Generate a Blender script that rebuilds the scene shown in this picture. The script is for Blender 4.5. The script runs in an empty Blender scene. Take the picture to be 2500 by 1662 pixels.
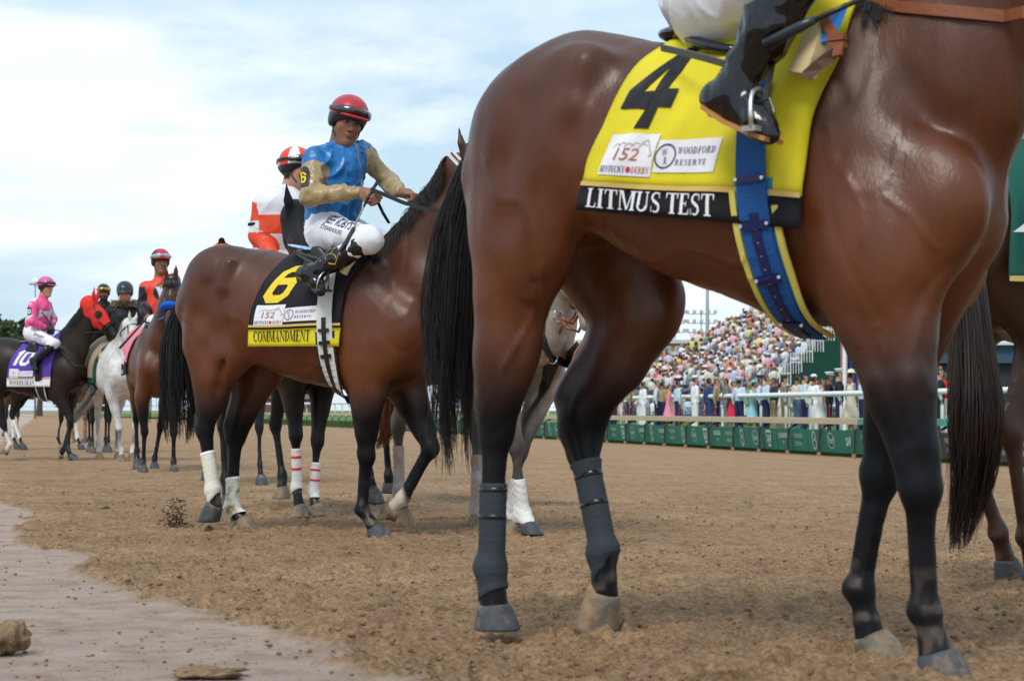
import bpy, bmesh, math, random
import numpy as np
from mathutils import Vector, Matrix
from mathutils.bvhtree import BVHTree

R = math.radians
random.seed(7)
RS = np.random.RandomState(11)
scene = bpy.context.scene
COL = scene.collection

# ------------------------------------------------------------------ camera
EYE = 0.60                     # a photographer crouching at the outer rail
FPX, PX0, PY0 = 5000.0, 1250.0, 1000.0
cam_d = bpy.data.cameras.new('camera')
cam = bpy.data.objects.new('camera', cam_d)
COL.objects.link(cam)
cam.location = (0, 0, EYE)
cam.rotation_euler = (R(90), 0, 0)
cam_d.sensor_width = 36.0
cam_d.lens = 72.0
cam_d.shift_y = 169.0 / 2500.0
cam_d.clip_start = 0.1
cam_d.clip_end = 3000
cam_d.dof.use_dof = True
cam_d.dof.focus_distance = 10.6
cam_d.dof.aperture_fstop = 9.0
scene.camera = cam

# ------------------------------------------------------------------ sky and sun
SUN_EL, SUN_AZ = R(50), R(205)          # behind and to the left of the camera
world = bpy.data.worlds.new('World')
scene.world = world
world.use_nodes = True
wn, wl = world.node_tree.nodes, world.node_tree.links
for n in list(wn): wn.remove(n)
def wnode(t, **k):
    n = wn.new(t)
    for a, b in k.items(): setattr(n, a, b)
    return n
w_out = wnode('ShaderNodeOutputWorld')
w_bg = wnode('ShaderNodeBackground'); w_bg.inputs['Strength'].default_value = 0.108
w_sky = wnode('ShaderNodeTexSky'); w_sky.sky_type = 'NISHITA'; w_sky.sun_disc = False
w_sky.sun_elevation = SUN_EL; w_sky.sun_rotation = SUN_AZ
w_sky.air_density = 1.0; w_sky.dust_density = 2.0; w_sky.ozone_density = 1.0
w_tc = wnode('ShaderNodeTexCoord')
w_map = wnode('ShaderNodeMapping'); w_map.inputs['Scale'].default_value = (1.0, 1.0, 3.2)
w_map.inputs['Location'].default_value = (0.35, 0.2, 0.12)
w_n1 = wnode('ShaderNodeTexNoise'); w_n1.inputs['Scale'].default_value = 2.6
w_n1.inputs['Detail'].default_value = 9; w_n1.inputs['Roughness'].default_value = 0.55; w_n1.inputs['Distortion'].default_value = 0.35
w_r1 = wnode('ShaderNodeValToRGB')
w_r1.color_ramp.elements[0].position = 0.42; w_r1.color_ramp.elements[0].color = (0.05, 0.05, 0.05, 1)
w_r1.color_ramp.elements[1].position = 0.56; w_r1.color_ramp.elements[1].color = (1, 1, 1, 1)
w_map2 = wnode('ShaderNodeMapping'); w_map2.inputs['Scale'].default_value = (1.0, 1.0, 6.0)
w_map2.inputs['Location'].default_value = (1.7, 0.4, 0.35)
w_n2 = wnode('ShaderNodeTexNoise'); w_n2.inputs['Scale'].default_value = 2.2; w_n2.inputs['Detail'].default_value = 7
w_r2 = wnode('ShaderNodeValToRGB')                       # cloud shade: blue-grey bellies to white tops
w_r2.color_ramp.elements[0].position = 0.42; w_r2.color_ramp.elements[0].color = (0.54, 0.70, 0.86, 1)
w_r2.color_ramp.elements[1].position = 0.63; w_r2.color_ramp.elements[1].color = (0.97, 0.99, 1.0, 1)
w_sc = wnode('ShaderNodeVectorMath', operation='SCALE'); w_sc.inputs['Scale'].default_value = 10.3
w_sk = wnode('ShaderNodeMix', data_type='RGBA'); w_sk.inputs[0].default_value = 0.62
w_sk.inputs[7].default_value = (5.6, 7.8, 9.4, 1)
w_mx = wnode('ShaderNodeMix', data_type='RGBA')
wl.new(w_tc.outputs['Generated'], w_map.inputs[0]); wl.new(w_map.outputs[0], w_n1.inputs['Vector'])
wl.new(w_tc.outputs['Generated'], w_map2.inputs[0]); wl.new(w_map2.outputs[0], w_n2.inputs['Vector'])
wl.new(w_n1.outputs['Fac'], w_r1.inputs[0]); wl.new(w_n2.outputs['Fac'], w_r2.inputs[0])
wl.new(w_r2.outputs[0], w_sc.inputs[0])
wl.new(w_sky.outputs[0], w_sk.inputs[6])
wl.new(w_r1.outputs[0], w_mx.inputs[0]); wl.new(w_sk.outputs[2], w_mx.inputs[6]); wl.new(w_sc.outputs[0], w_mx.inputs[7])
wl.new(w_mx.outputs[2], w_bg.inputs[0]); wl.new(w_bg.outputs[0], w_out.inputs[0])

sun_d = bpy.data.lights.new('sun', 'SUN'); sun_d.energy = 1.9; sun_d.angle = R(20); sun_d.color = (1, 0.95, 0.88)
sun = bpy.data.objects.new('sun', sun_d); COL.objects.link(sun)
# the sky's rotation is counted clockwise from +Y as seen from above
_sd = Vector((math.sin(SUN_AZ) * math.cos(SUN_EL), math.cos(SUN_AZ) * math.cos(SUN_EL), math.sin(SUN_EL)))
sun.rotation_euler = _sd.to_track_quat('Z', 'Y').to_euler()
scene.view_settings.view_transform = 'Standard'
scene.view_settings.look = 'None'
scene.view_settings.exposure = 0.14
scene.view_settings.gamma = 1.0
scene.view_settings.use_curve_mapping = False

# ------------------------------------------------------------------ helpers: things, parts
def setp(o, label=None, cat=None, group=None, kind=None):
    if label: o['label'] = label
    if cat: o['category'] = cat
    if group: o['group'] = group
    if kind: o['kind'] = kind
    return o
def thing(name, label, cat, loc=(0, 0, 0), rz=0.0, group=None):
    o = bpy.data.objects.new(name, None); COL.objects.link(o)
    o.empty_display_size = 0.2
    o.location = loc; o.rotation_euler = (0, 0, rz)
    return setp(o, label, cat, group)
def mobj(name, me, mats, parent=None, loc=None):
    o = bpy.data.objects.new(name, me); COL.objects.link(o)
    if mats is not None and len(me.materials) == 0:
        for m in (mats if isinstance(mats, (list, tuple)) else [mats]): me.materials.append(m)
    if parent is not None: o.parent = parent
    if loc is not None: o.location = loc
    return o
def np_mesh(name, V, F, smooth=True, col=None, mat_idx=None):
    """V (n,3), F (m,3) or (m,4) arrays -> mesh"""
    me = bpy.data.meshes.new(name)
    V = np.asarray(V, np.float32); F = np.asarray(F, np.int32)
    me.vertices.add(len(V)); me.vertices.foreach_set('co', V.ravel())
    k = F.shape[1]
    me.loops.add(F.size); me.loops.foreach_set('vertex_index', F.ravel())
    me.polygons.add(len(F))
    me.polygons.foreach_set('loop_start', np.arange(0, F.size, k, dtype=np.int32))
    me.polygons.foreach_set('loop_total', np.full(len(F), k, np.int32))
    me.polygons.foreach_set('use_smooth', np.full(len(F), smooth, bool))
    if mat_idx is not None: me.polygons.foreach_set('material_index', np.asarray(mat_idx, np.int32))
    me.update(calc_edges=True)
    if col is not None:
        a = me.color_attributes.new('Col', 'FLOAT_COLOR', 'POINT')
        c = np.ones((len(V), 4), np.float32); c[:, :3] = col
        a.data.foreach_set('color', c.ravel())
    return me
class MB:
    """collects simple solids into ONE mesh"""
    def __init__(s): s.v = []; s.f = []; s.m = []
    def add(s, V, F, m=0):
        b = len(s.v); s.v += [tuple(p) for p in V]; s.f += [tuple(i + b for i in f) for f in F]; s.m += [m] * len(F)
        return s
    def box(s, c, d, rz=0.0, m=0, M=None):
        x, y, z = d[0] / 2, d[1] / 2, d[2] / 2
        P = [Vector((sx * x, sy * y, sz * z)) for sx in (-1, 1) for sy in (-1, 1) for sz in (-1, 1)]
        if M is None: M = Matrix.Rotation(rz, 3, 'Z')
        P = [M @ p + Vector(c) for p in P]
        return s.add(P, [(0, 1, 3, 2), (4, 6, 7, 5), (0, 4, 5, 1), (2, 3, 7, 6), (0, 2, 6, 4), (1, 5, 7, 3)], m)
    def tube(s, pts, r, n=8, m=0, caps=True):
        pts = [Vector(p) for p in pts]
        if not isinstance(r, (list, tuple)): r = [r] * len(pts)
        V = []; F = []
        up = Vector((0, 0, 1))
        for i, p in enumerate(pts):
            d = (pts[min(i + 1, len(pts) - 1)] - pts[max(i - 1, 0)])
            d = d.normalized() if d.length > 1e-9 else Vector((1, 0, 0))
            a = d.cross(up)
            if a.length < .05: a = d.cross(Vector((0, 1, 0)))
            a.normalize(); b = d.cross(a)
            for j in range(n):
                t = 2 * math.pi * j / n
                V.append(p + (a * math.cos(t) + b * math.sin(t)) * r[i])
        for i in range(len(pts) - 1):
            for j in range(n):
                j2 = (j + 1) % n
                F.append((i * n + j, i * n + j2, (i + 1) * n + j2, (i + 1) * n + j))
        if caps:
            F.append(tuple(range(n - 1, -1, -1))); F.append(tuple(range((len(pts) - 1) * n, len(pts) * n)))
        return s.add(V, F, m)
    def strip(s, pts, wdir, w, th, m=0):
        """flat strap along pts, wide along wdir"""
        pts = [Vector(p) for p in pts]
        if not isinstance(wdir, list): wdir = [Vector(wdir)] * len(pts)
        V = []; F = []
        for i, p in enumerate(pts):
            d = (pts[min(i + 1, len(pts) - 1)] - pts[max(i - 1, 0)]).normalized()
            wd = (wdir[i] - d * wdir[i].dot(d)).normalized(); nn = d.cross(wd)
            for a, b in ((-1, -1), (1, -1), (1, 1), (-1, 1)): V.append(p + wd * a * w / 2 + nn * b * th / 2)
        for i in range(len(pts) - 1):
            for j in range(4): F.append((i * 4 + j, i * 4 + (j + 1) % 4, i * 4 + 4 + (j + 1) % 4, i * 4 + 4 + j))
        F.append((3, 2, 1, 0)); k = 4 * (len(pts) - 1); F.append((k, k + 1, k + 2, k + 3))
        return s.add(V, F, m)
    def lathe(s, c, prof, n=16, m=0, axis='Z'):
        V = []; F = []
        for r, h in prof:
            for j in range(n):
                t = 2 * math.pi * j / n
                V.append(Vector(c) + (Vector((r * math.cos(t), r * math.sin(t), h)) if axis == 'Z' else Vector((r * math.cos(t), h, r * math.sin(t)))))
        for i in range(len(prof) - 1):
            for j in range(n): F.append((i * n + j, i * n + (j + 1) % n, (i + 1) * n + (j + 1) % n, (i + 1) * n + j))
        F.append(tuple(range(n - 1, -1, -1))); F.append(tuple(range((len(prof) - 1) * n, len(prof) * n)))
        return s.add(V, F, m)
    def mesh(s, name, smooth=False):
        me = bpy.data.meshes.new(name); me.from_pydata([tuple(v) for v in s.v], [], s.f)
        me.polygons.foreach_set('material_index', s.m)
        me.polygons.foreach_set('use_smooth', [smooth] * len(s.f)); me.update()
        return me
    def build(s, name, mats, parent=None, loc=None, smooth=False):
        return mobj(name, s.mesh(name, smooth), mats, parent, loc)

# ------------------------------------------------------------------ noise (numpy)
_perm = RS.randint(0, 1 << 30, 4096).astype(np.int64)
def _hash(i, j, k):
    h = _perm[(i) & 4095]; h = _perm[(h + j) & 4095]; h = _perm[(h + k) & 4095]
    return (h & 65535) / 65535.0
def vnoise(P, sc=1.0):
    P = np.asarray(P, np.float64) * sc
    I = np.floor(P).astype(np.int64); f = P - I; f = f * f * (3 - 2 * f)
    r = 0
    for a in (0, 1):
        wa = f[:, 0] if a else 1 - f[:, 0]
        for b in (0, 1):
            wb = f[:, 1] if b else 1 - f[:, 1]
            for c in (0, 1):
                wc = f[:, 2] if c else 1 - f[:, 2]
                r = r + wa * wb * wc * _hash(I[:, 0] + a, I[:, 1] + b, I[:, 2] + c)
    return r * 2 - 1
def vnoise2(X, Y, sc=1.0, seed=0):
    X = X * sc; Y = Y * sc
    I = np.floor(X).astype(np.int64); J = np.floor(Y).astype(np.int64)
    f = X - I; g = Y - J; f = f * f * (3 - 2 * f); g = g * g * (3 - 2 * g)
    h = lambda a, b: _hash(I + a, J + b, np.full_like(I, seed))
    return ((h(0, 0) * (1 - f) + h(1, 0) * f) * (1 - g) + (h(0, 1) * (1 - f) + h(1, 1) * f) * g) * 2 - 1

# ------------------------------------------------------------------ implicit surfaces
V3 = lambda p: np.array(p, np.float64)
def cap(a, b, ra, rb, k=.03, sa=1.0, sb=None, ax=(0, 1, 0), op='u'):
    a, b, ax = V3(a), V3(b), V3(ax); sb = sa if sb is None else sb
    ax = ax / np.linalg.norm(ax)
    ab = b - a; L2 = max(float(ab @ ab), 1e-9)
    m = max(ra, rb) * max(1, sa, sb) + k + .03
    lo = np.minimum(a, b) - m; hi = np.maximum(a, b) + m
    def f(X, Y, Z):
        x, y, z = X - a[0], Y - a[1], Z - a[2]
        t = np.clip((x * ab[0] + y * ab[1] + z * ab[2]) / L2, 0, 1)
        x = x - t * ab[0]; y = y - t * ab[1]; z = z - t * ab[2]
        lat = x * ax[0] + y * ax[1] + z * ax[2]
        r = ra + (rb - ra) * t
        if sa == 1.0 and sb == 1.0:
            return np.sqrt(x * x + y * y + z * z) - r
        s = sa + (sb - sa) * t
        q = np.sqrt(np.maximum(x * x + y * y + z * z + lat * lat * (1 / (s * s) - 1), 1e-12))
        return (q - r) * np.minimum(1, s * 1.0 + .15)
    return (f, lo, hi, k, op)
def ell(c, r, k=.03, A=None, op='u'):
    c, r = V3(c), V3(r)
    A = np.eye(3) if A is None else np.array([V3(v) / np.linalg.norm(V3(v)) for v in A])
    m = float(max(r)) + k + .03
    def f(X, Y, Z):
        x, y, z = X - c[0], Y - c[1], Z - c[2]
        u = [(x * A[i][0] + y * A[i][1] + z * A[i][2]) for i in range(3)]
        k0 = np.sqrt((u[0] / r[0]) ** 2 + (u[1] / r[1]) ** 2 + (u[2] / r[2]) ** 2) + 1e-9
        k1 = np.sqrt((u[0] / r[0] ** 2) ** 2 + (u[1] / r[1] ** 2) ** 2 + (u[2] / r[2] ** 2) ** 2) + 1e-9
        return k0 * (k0 - 1) / k1
    return (f, c - m, c + m, k, op)
def cut(p, n):
    p, n = V3(p), V3(n); n = n / np.linalg.norm(n)
    def f(X, Y, Z): return (X - p[0]) * n[0] + (Y - p[1]) * n[1] + (Z - p[2]) * n[2]
    return (f, None, None, 0, 'cut')
def loft(st, k=.03, xs=None):
    """torso: stations (x, ztop, zbot, halfwidth, zwide01), x rising"""
    st = np.array(st, float)
    xx = np.linspace(st[0, 0], st[-1, 0], 120)
    def cr(col):
        # Catmull-Rom through the stations
        x, y = st[:, 0], st[:, col]
        m = np.gradient(y, x); i = np.clip(np.searchsorted(x, xx) - 1, 0, len(x) - 2)
        h = x[i + 1] - x[i]; t = (xx - x[i]) / h
        return (2*t**3-3*t**2+1)*y[i] + (t**3-2*t**2+t)*h*m[i] + (-2*t**3+3*t**2)*y[i+1] + (t**3-t**2)*h*m[i+1]
    T, B, W = cr(1), cr(2), np.maximum(cr(3), .01)
    lo = V3((xx[0], -W.max(), B.min())) - .12 - k; hi = V3((xx[-1], W.max(), T.max())) + .12 + k
    def f(X, Y, Z):
        xc = np.clip(X, xx[0], xx[-1])
        t = np.interp(xc, xx, T); b = np.interp(xc, xx, B); w = np.interp(xc, xx, W)
        hz = np.maximum((t - b) / 2, .02); c = (t + b) / 2
        q = (Z - c) / hz
        # egg section: wider below the middle, narrower to the spine
        w2 = w * (1.0 - .10 * q)
        r = (np.abs(q) ** 2.15 + np.abs(Y / w2) ** 2.15) ** (1 / 2.15)
        d = (r - 1) * np.minimum(hz, w)
        dx = X - xc
        return np.where(np.abs(dx) > 1e-6, np.sqrt(dx * dx + np.maximum(d, 0) ** 2), d)
    return (f, lo, hi, k, 'u')
def solve(prims, h, pad=0.0):
    us = [p for p in prims if p[1] is not None and p[4] == 'u']
    lo = np.min([p[1] for p in us], 0); hi = np.max([p[2] for p in us], 0)
    lo = lo - h; n = np.ceil((hi - lo) / h).astype(int) + 2
    D = np.full(n, .2, np.float32)
    ax = [lo[i] + h * np.arange(n[i]) for i in range(3)]
    for f, a, b, k, op in prims:
        if a is None:
            d = f(ax[0][:, None, None], ax[1][None, :, None], ax[2][None, None, :])
            D = np.maximum(D, d.astype(np.float32)); continue
        i0 = np.clip(np.floor((a - lo) / h).astype(int), 0, n - 1); i1 = np.clip(np.ceil((b - lo) / h).astype(int) + 1, 0, n)
        if (i1 <= i0).any(): continue
        sl = tuple(slice(i0[i], i1[i]) for i in range(3))
        d = f(ax[0][sl[0]][:, None, None], ax[1][sl[1]][None, :, None], ax[2][sl[2]][None, None, :])
        E = D[sl]
        if op == 's': d = -d
        if k > 1e-5:
            hh = np.maximum(k - np.abs(E - d), 0) / k
            if op == 'u': r = np.minimum(E, d) - hh * hh * k * .25
            else: r = np.maximum(E, d) + hh * hh * k * .25
        else:
            r = np.minimum(E, d) if op == 'u' else np.maximum(E, d)
        D[sl] = r
    D[0] = D[-1] = .2; D[:, 0] = D[:, -1] = .2; D[:, :, 0] = D[:, :, -1] = .2
    return D, lo
def surfnet(D, lo, h, relax=3):
    S = D < 0
    c = np.zeros(tuple(s - 1 for s in D.shape), np.int8)
    off = [(a, b, e) for a in (0, 1) for b in (0, 1) for e in (0, 1)]
    nx, ny, nz = c.shape
    for a, b, e in off: c += S[a:a + nx, b:b + ny, e:e + nz]
    M = (c > 0) & (c < 8)
    I, J, K = np.nonzero(M)
    idx = np.full(M.shape, -1, np.int64); idx[I, J, K] = np.arange(len(I))
    vals = [D[I + a, J + b, K + e] for a, b, e in off]
    P = np.zeros((len(I), 3)); N = np.zeros(len(I))
    for p in range(8):
        for q in range(p + 1, 8):
            if sum(abs(off[p][i] - off[q][i]) for i in range(3)) != 1: continue
            va, vb = vals[p], vals[q]; m = (va < 0) != (vb < 0)
            t = np.where(m, va / np.where(m, va - vb, 1), 0)
            for i in range(3): P[:, i] += np.where(m, off[p][i] + t * (off[q][i] - off[p][i]), 0)
            N += m
    P = (P / N[:, None] + np.stack([I, J, K], 1)) * h + lo
    F = []
    for axis in range(3):
        a1, a2 = (axis + 1) % 3, (axis + 2) % 3
        sl0 = [slice(None)] * 3; sl1 = [slice(None)] * 3; sl0[axis] = slice(0, -1); sl1[axis] = slice(1, None)
        A, B = S[tuple(sl0)], S[tuple(sl1)]
        E = np.stack(np.nonzero(A != B), 1)
        E = E[(E[:, a1] > 0) & (E[:, a2] > 0) & (E[:, a1] < D.shape[a1] - 1) & (E[:, a2] < D.shape[a2] - 1)]
        s = A[E[:, 0], E[:, 1], E[:, 2]]
        def cell(d1, d2):
            C = E.copy(); C[:, a1] += d1; C[:, a2] += d2
            return idx[C[:, 0], C[:, 1], C[:, 2]]
        q = np.stack([cell(-1, -1), cell(0, -1), cell(0, 0), cell(-1, 0)], 1)
        q[~s] = q[~s][:, ::-1]
        F.append(q)
    F = np.concatenate(F)
    F = F[(F >= 0).all(1)]
    e = np.concatenate([F[:, [0, 1]], F[:, [1, 2]], F[:, [2, 3]], F[:, [3, 0]]])
    n = len(P); deg = np.bincount(e[:, 0], minlength=n) + np.bincount(e[:, 1], minlength=n)
    for it in range(relax):
        Q = np.stack([(np.bincount(e[:, 0], P[e[:, 1], i], n) + np.bincount(e[:, 1], P[e[:, 0], i], n)) / np.maximum(deg, 1) for i in range(3)], 1)
        P = P + (Q - P) * (.55 if it % 2 == 0 else -.35 if relax > 3 else .4)
    return P, F
def vnormals(P, F):
    n = np.cross(P[F[:, 2]] - P[F[:, 0]], P[F[:, 3]] - P[F[:, 1]])
    N = np.zeros_like(P)
    for i in range(3):
        s = 0
        for c in range(4): s = s + np.bincount(F[:, c], n[:, i], len(P))
        N[:, i] = s
    return N / (np.linalg.norm(N, axis=1)[:, None] + 1e-12)
def sdf(name, prims, h, mat, parent, paint=None, disp=None, origin=(0, 0, 0), relax=3, keep=None):
    D, lo = solve(prims, h)
    P, F = surfnet(D, lo, h, relax)
    if disp is not None:
        P = P + vnormals(P, F) * disp(P)[:, None]
    col = paint(P) if paint is not None else None
    if keep is not None: keep['P'] = P; keep['F'] = F
    me = np_mesh(name, P - V3(origin), F, True, col)
    return mobj(name, me, mat, parent)

# ------------------------------------------------------------------ materials
_M = {}
def mat(name, c, rough=.6, spec=.5, metal=0.0, var=.12, vscale=6.0, bump=0.0, bscale=60.0, coat=0.0, sheen=0.0,
        attr=False, emit=0.0, alpha=1.0, stretch=None, c2=None, c2scale=3.0, c2lo=.5, c2hi=.6, rvar=.1, tr=0.0):
    if name in _M: return _M[name]
    m = bpy.data.materials.new(name); m.use_nodes = True
    nt = m.node_tree; N, L = nt.nodes, nt.links
    b = N['Principled BSDF']
    b.inputs['Roughness'].default_value = rough; b.inputs['Specular IOR Level'].default_value = spec
    b.inputs['Metallic'].default_value = metal; b.inputs['Coat Weight'].default_value = coat; b.inputs['Coat Roughness'].default_value = .15
    b.inputs['Sheen Weight'].default_value = sheen; b.inputs['Transmission Weight'].default_value = tr
    tc = N.new('ShaderNodeTexCoord'); vec = tc.outputs['Object']
    if stretch:
        mp = N.new('ShaderNodeMapping'); mp.inputs['Scale'].default_value = stretch; L.new(vec, mp.inputs[0]); vec = mp.outputs[0]
    nz = N.new('ShaderNodeTexNoise'); nz.inputs['Scale'].default_value = vscale; nz.inputs['Detail'].default_value = 6
    L.new(vec, nz.inputs['Vector'])
    if attr:
        at = N.new('ShaderNodeAttribute'); at.attribute_name = 'Col'; base = at.outputs['Color']
    else:
        rg = N.new('ShaderNodeRGB'); rg.outputs[0].default_value = (*c, 1); base = rg.outputs[0]
    if c2 is not None:
        n2 = N.new('ShaderNodeTexNoise'); n2.inputs['Scale'].default_value = c2scale; n2.inputs['Detail'].default_value = 8
        n2.inputs['Roughness'].default_value = .65
        L.new(vec, n2.inputs['Vector'])
        mr = N.new('ShaderNodeMapRange'); mr.inputs[1].default_value = c2lo; mr.inputs[2].default_value = c2hi
        L.new(n2.outputs['Fac'], mr.inputs[0])
        mc = N.new('ShaderNodeMix'); mc.data_type = 'RGBA'; mc.inputs[7].default_value = (*c2, 1)
        L.new(mr.outputs[0], mc.inputs[0]); L.new(base, mc.inputs[6]); base = mc.outputs[2]
    mr2 = N.new('ShaderNodeMapRange'); mr2.inputs[1].default_value = .25; mr2.inputs[2].default_value = .75
    mr2.inputs[3].default_value = 1 - var; mr2.inputs[4].default_value = 1 + var
    L.new(nz.outputs['Fac'], mr2.inputs[0])
    vm = N.new('ShaderNodeVectorMath'); vm.operation = 'SCALE'
    L.new(base, vm.inputs[0]); L.new(mr2.outputs[0], vm.inputs['Scale']); L.new(vm.outputs[0], b.inputs['Base Color'])
    if rvar:
        mr3 = N.new('ShaderNodeMapRange'); mr3.inputs[1].default_value = .3; mr3.inputs[2].default_value = .7
        mr3.inputs[3].default_value = max(rough - rvar, .03); mr3.inputs[4].default_value = min(rough + rvar, 1)
        L.new(nz.outputs['Fac'], mr3.inputs[0]); L.new(mr3.outputs[0], b.inputs['Roughness'])
    if bump:
        nb = N.new('ShaderNodeTexNoise'); nb.inputs['Scale'].default_value = bscale; nb.inputs['Detail'].default_value = 5
        L.new(vec, nb.inputs['Vector'])
        bp = N.new('ShaderNodeBump'); bp.inputs['Strength'].default_value = bump; bp.inputs['Distance'].default_value = .01
        L.new(nb.outputs['Fac'], bp.inputs['Height']); L.new(bp.outputs[0], b.inputs['Normal'])
    if emit:
        b.inputs['Emission Color'].default_value = (*c, 1); b.inputs['Emission Strength'].default_value = emit
    if alpha < 1: b.inputs['Alpha'].default_value = alpha
    _M[name] = m
    return m
COAT = mat('horse_coat', (0, 0, 0), .41, .38, var=.28, vscale=7, bump=.13, bscale=130, stretch=(1, 1, .35), attr=True, rvar=.10)
_n, _l = COAT.node_tree.nodes, COAT.node_tree.links        # the matt black points shine less than the body
_s = _n.new('ShaderNodeSeparateColor'); _r = _n.new('ShaderNodeMapRange')
_r.inputs[1].default_value = .008; _r.inputs[2].default_value = .045; _r.inputs[3].default_value = .14; _r.inputs[4].default_value = .42
_l.new([x for x in _n if x.type == 'ATTRIBUTE'][0].outputs['Color'], _s.inputs[0]); _l.new(_s.outputs[0], _r.inputs[0])
_l.new(_r.outputs[0], _n['Principled BSDF'].inputs['Specular IOR Level'])
COATG = mat('grey_horse_coat', (0, 0, 0), .55, .35, var=.25, vscale=14, bump=.08, bscale=40, attr=True, rvar=.05)
SKIN = mat('skin', (0, 0, 0), .5, .4, var=.06, vscale=20, attr=True)
HAIRB = mat('black_hair', (.012, .010, .009), .42, .5, var=.4, vscale=30, rvar=.12)
HAIRG = mat('grey_hair', (.55, .52, .46), .6, .3, var=.3, vscale=30)
HAIRR = mat('chestnut_hair', (.22, .07, .03), .5, .4, var=.3, vscale=30)
HOOF = mat('hoof_horn', (.13, .11, .08), .55, .4, var=.3, vscale=30, c2=(.30, .20, .11), c2scale=9, c2lo=.42, c2hi=.58, bump=.3, bscale=60)
HOOFD = mat('dark_hoof_horn', (.06, .065, .075), .6, .3, var=.3, vscale=30, c2=(.22, .15, .09), c2scale=11, c2lo=.52, c2hi=.66, bump=.3, bscale=60)
WHITE_BAND = mat('white_bandage', (.74, .74, .72), .8, .2, var=.06, bump=.5, bscale=90, c2=(.42, .33, .22), c2scale=7, c2lo=.6, c2hi=.74)
CREAM_BAND = mat('cream_bandage', (.72, .72, .62), .8, .2, var=.06, bump=.4, bscale=90)
TAN_BAND = mat('tan_bandage', (.42, .31, .24), .85, .2, var=.1, bump=.5, bscale=90, c2=(.55, .50, .50), c2scale=4)
SLATE_BAND = mat('slate_bandage', (.035, .045, .055), .75, .3, var=.15, bump=.4, bscale=120, stretch=(1, 1, 4))
RED_TAPE = mat('red_tape', (.65, .04, .03), .5)
BLACK_TAPE = mat('black_tape', (.008, .009, .01), .25)
BLACK_LEATHER = mat('black_leather', (.012, .012, .013), .35, .5, bump=.15, bscale=80)
PATENT = mat('patent_black_leather', (.004, .004, .006), .10, .45, coat=.25, bump=.35, bscale=9, rvar=.04)
BROWN_LEATHER = mat('brown_leather', (.24, .075, .03), .4, .5, var=.2, bump=.2)
STEEL = mat('steel', (.62, .62, .63), .25, .5, metal=1.0)
WHITE_CLOTH = mat('white_cloth', (.74, .74, .79), .7, .3, var=.04, bump=.25, bscale=22)
BLACK_CLOTH = mat('black_cloth', (.012, .012, .014), .75, .25, var=.2, bump=.2, bscale=60)
# ------------------------------------------------------------------ lettering: flat outlines that are later laid onto cloth or boards
def _stroke(pts, w, closed=False):
    P = [Vector(p).to_2d() for p in pts]; n = len(P); out = []
    if not isinstance(w, (list, tuple)): w = [w] * n
    for i in range(n):
        a = P[i - 1] if (i > 0 or closed) else None
        b = P[(i + 1) % n] if (i < n - 1 or closed) else None
        d1 = (P[i] - a).normalized() if a is not None else (b - P[i]).normalized()
        d2 = (b - P[i]).normalized() if b is not None else d1
        nn = Vector((-(d1.y + d2.y), d1.x + d2.x))
        nn.normalize(); k = max(.45, nn.dot(Vector((-d1.y, d1.x))))
        out.append((P[i] + nn * w[i] / 2 / k, P[i] - nn * w[i] / 2 / k))
    Q = []
    for i in range(n if closed else n - 1):
        a, b = out[i], out[(i + 1) % n]
        Q.append([a[0], a[1], b[1], b[0]])
    return Q
def _arc(cx, cy, rx, ry, a0, a1, T=.15, t=.05, n=14):
    Q = []
    for i in range(n):
        q = []
        for a, inner in ((a0 + (a1 - a0) * i / n, 0), (a0 + (a1 - a0) * (i + 1) / n, 0), (a0 + (a1 - a0) * (i + 1) / n, 1), (a0 + (a1 - a0) * i / n, 1)):
            r = R(a); q.append((cx + (rx - T * inner) * math.cos(r), cy + (ry - t * inner) * math.sin(r)))
        Q.append(q)
    return Q
def _box(x0, y0, x1, y1): return [[(x0, y0), (x1, y0), (x1, y1), (x0, y1)]]
T_, t_ = .16, .055
def _stem(x, w=T_, y0=0, y1=1, s=.08, top=True, bot=True):
    q = _box(x - w / 2, y0, x + w / 2, y1)
    if top: q += _box(x - w / 2 - s, y1 - t_, x + w / 2 + s, y1)
    if bot: q += _box(x - w / 2 - s, y0, x + w / 2 + s, y0 + t_)
    return q
def _tick(x, y, h): return [[(x - .05, y), (x, y), (x, y + h), (x - .02, y + h)]]
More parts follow.
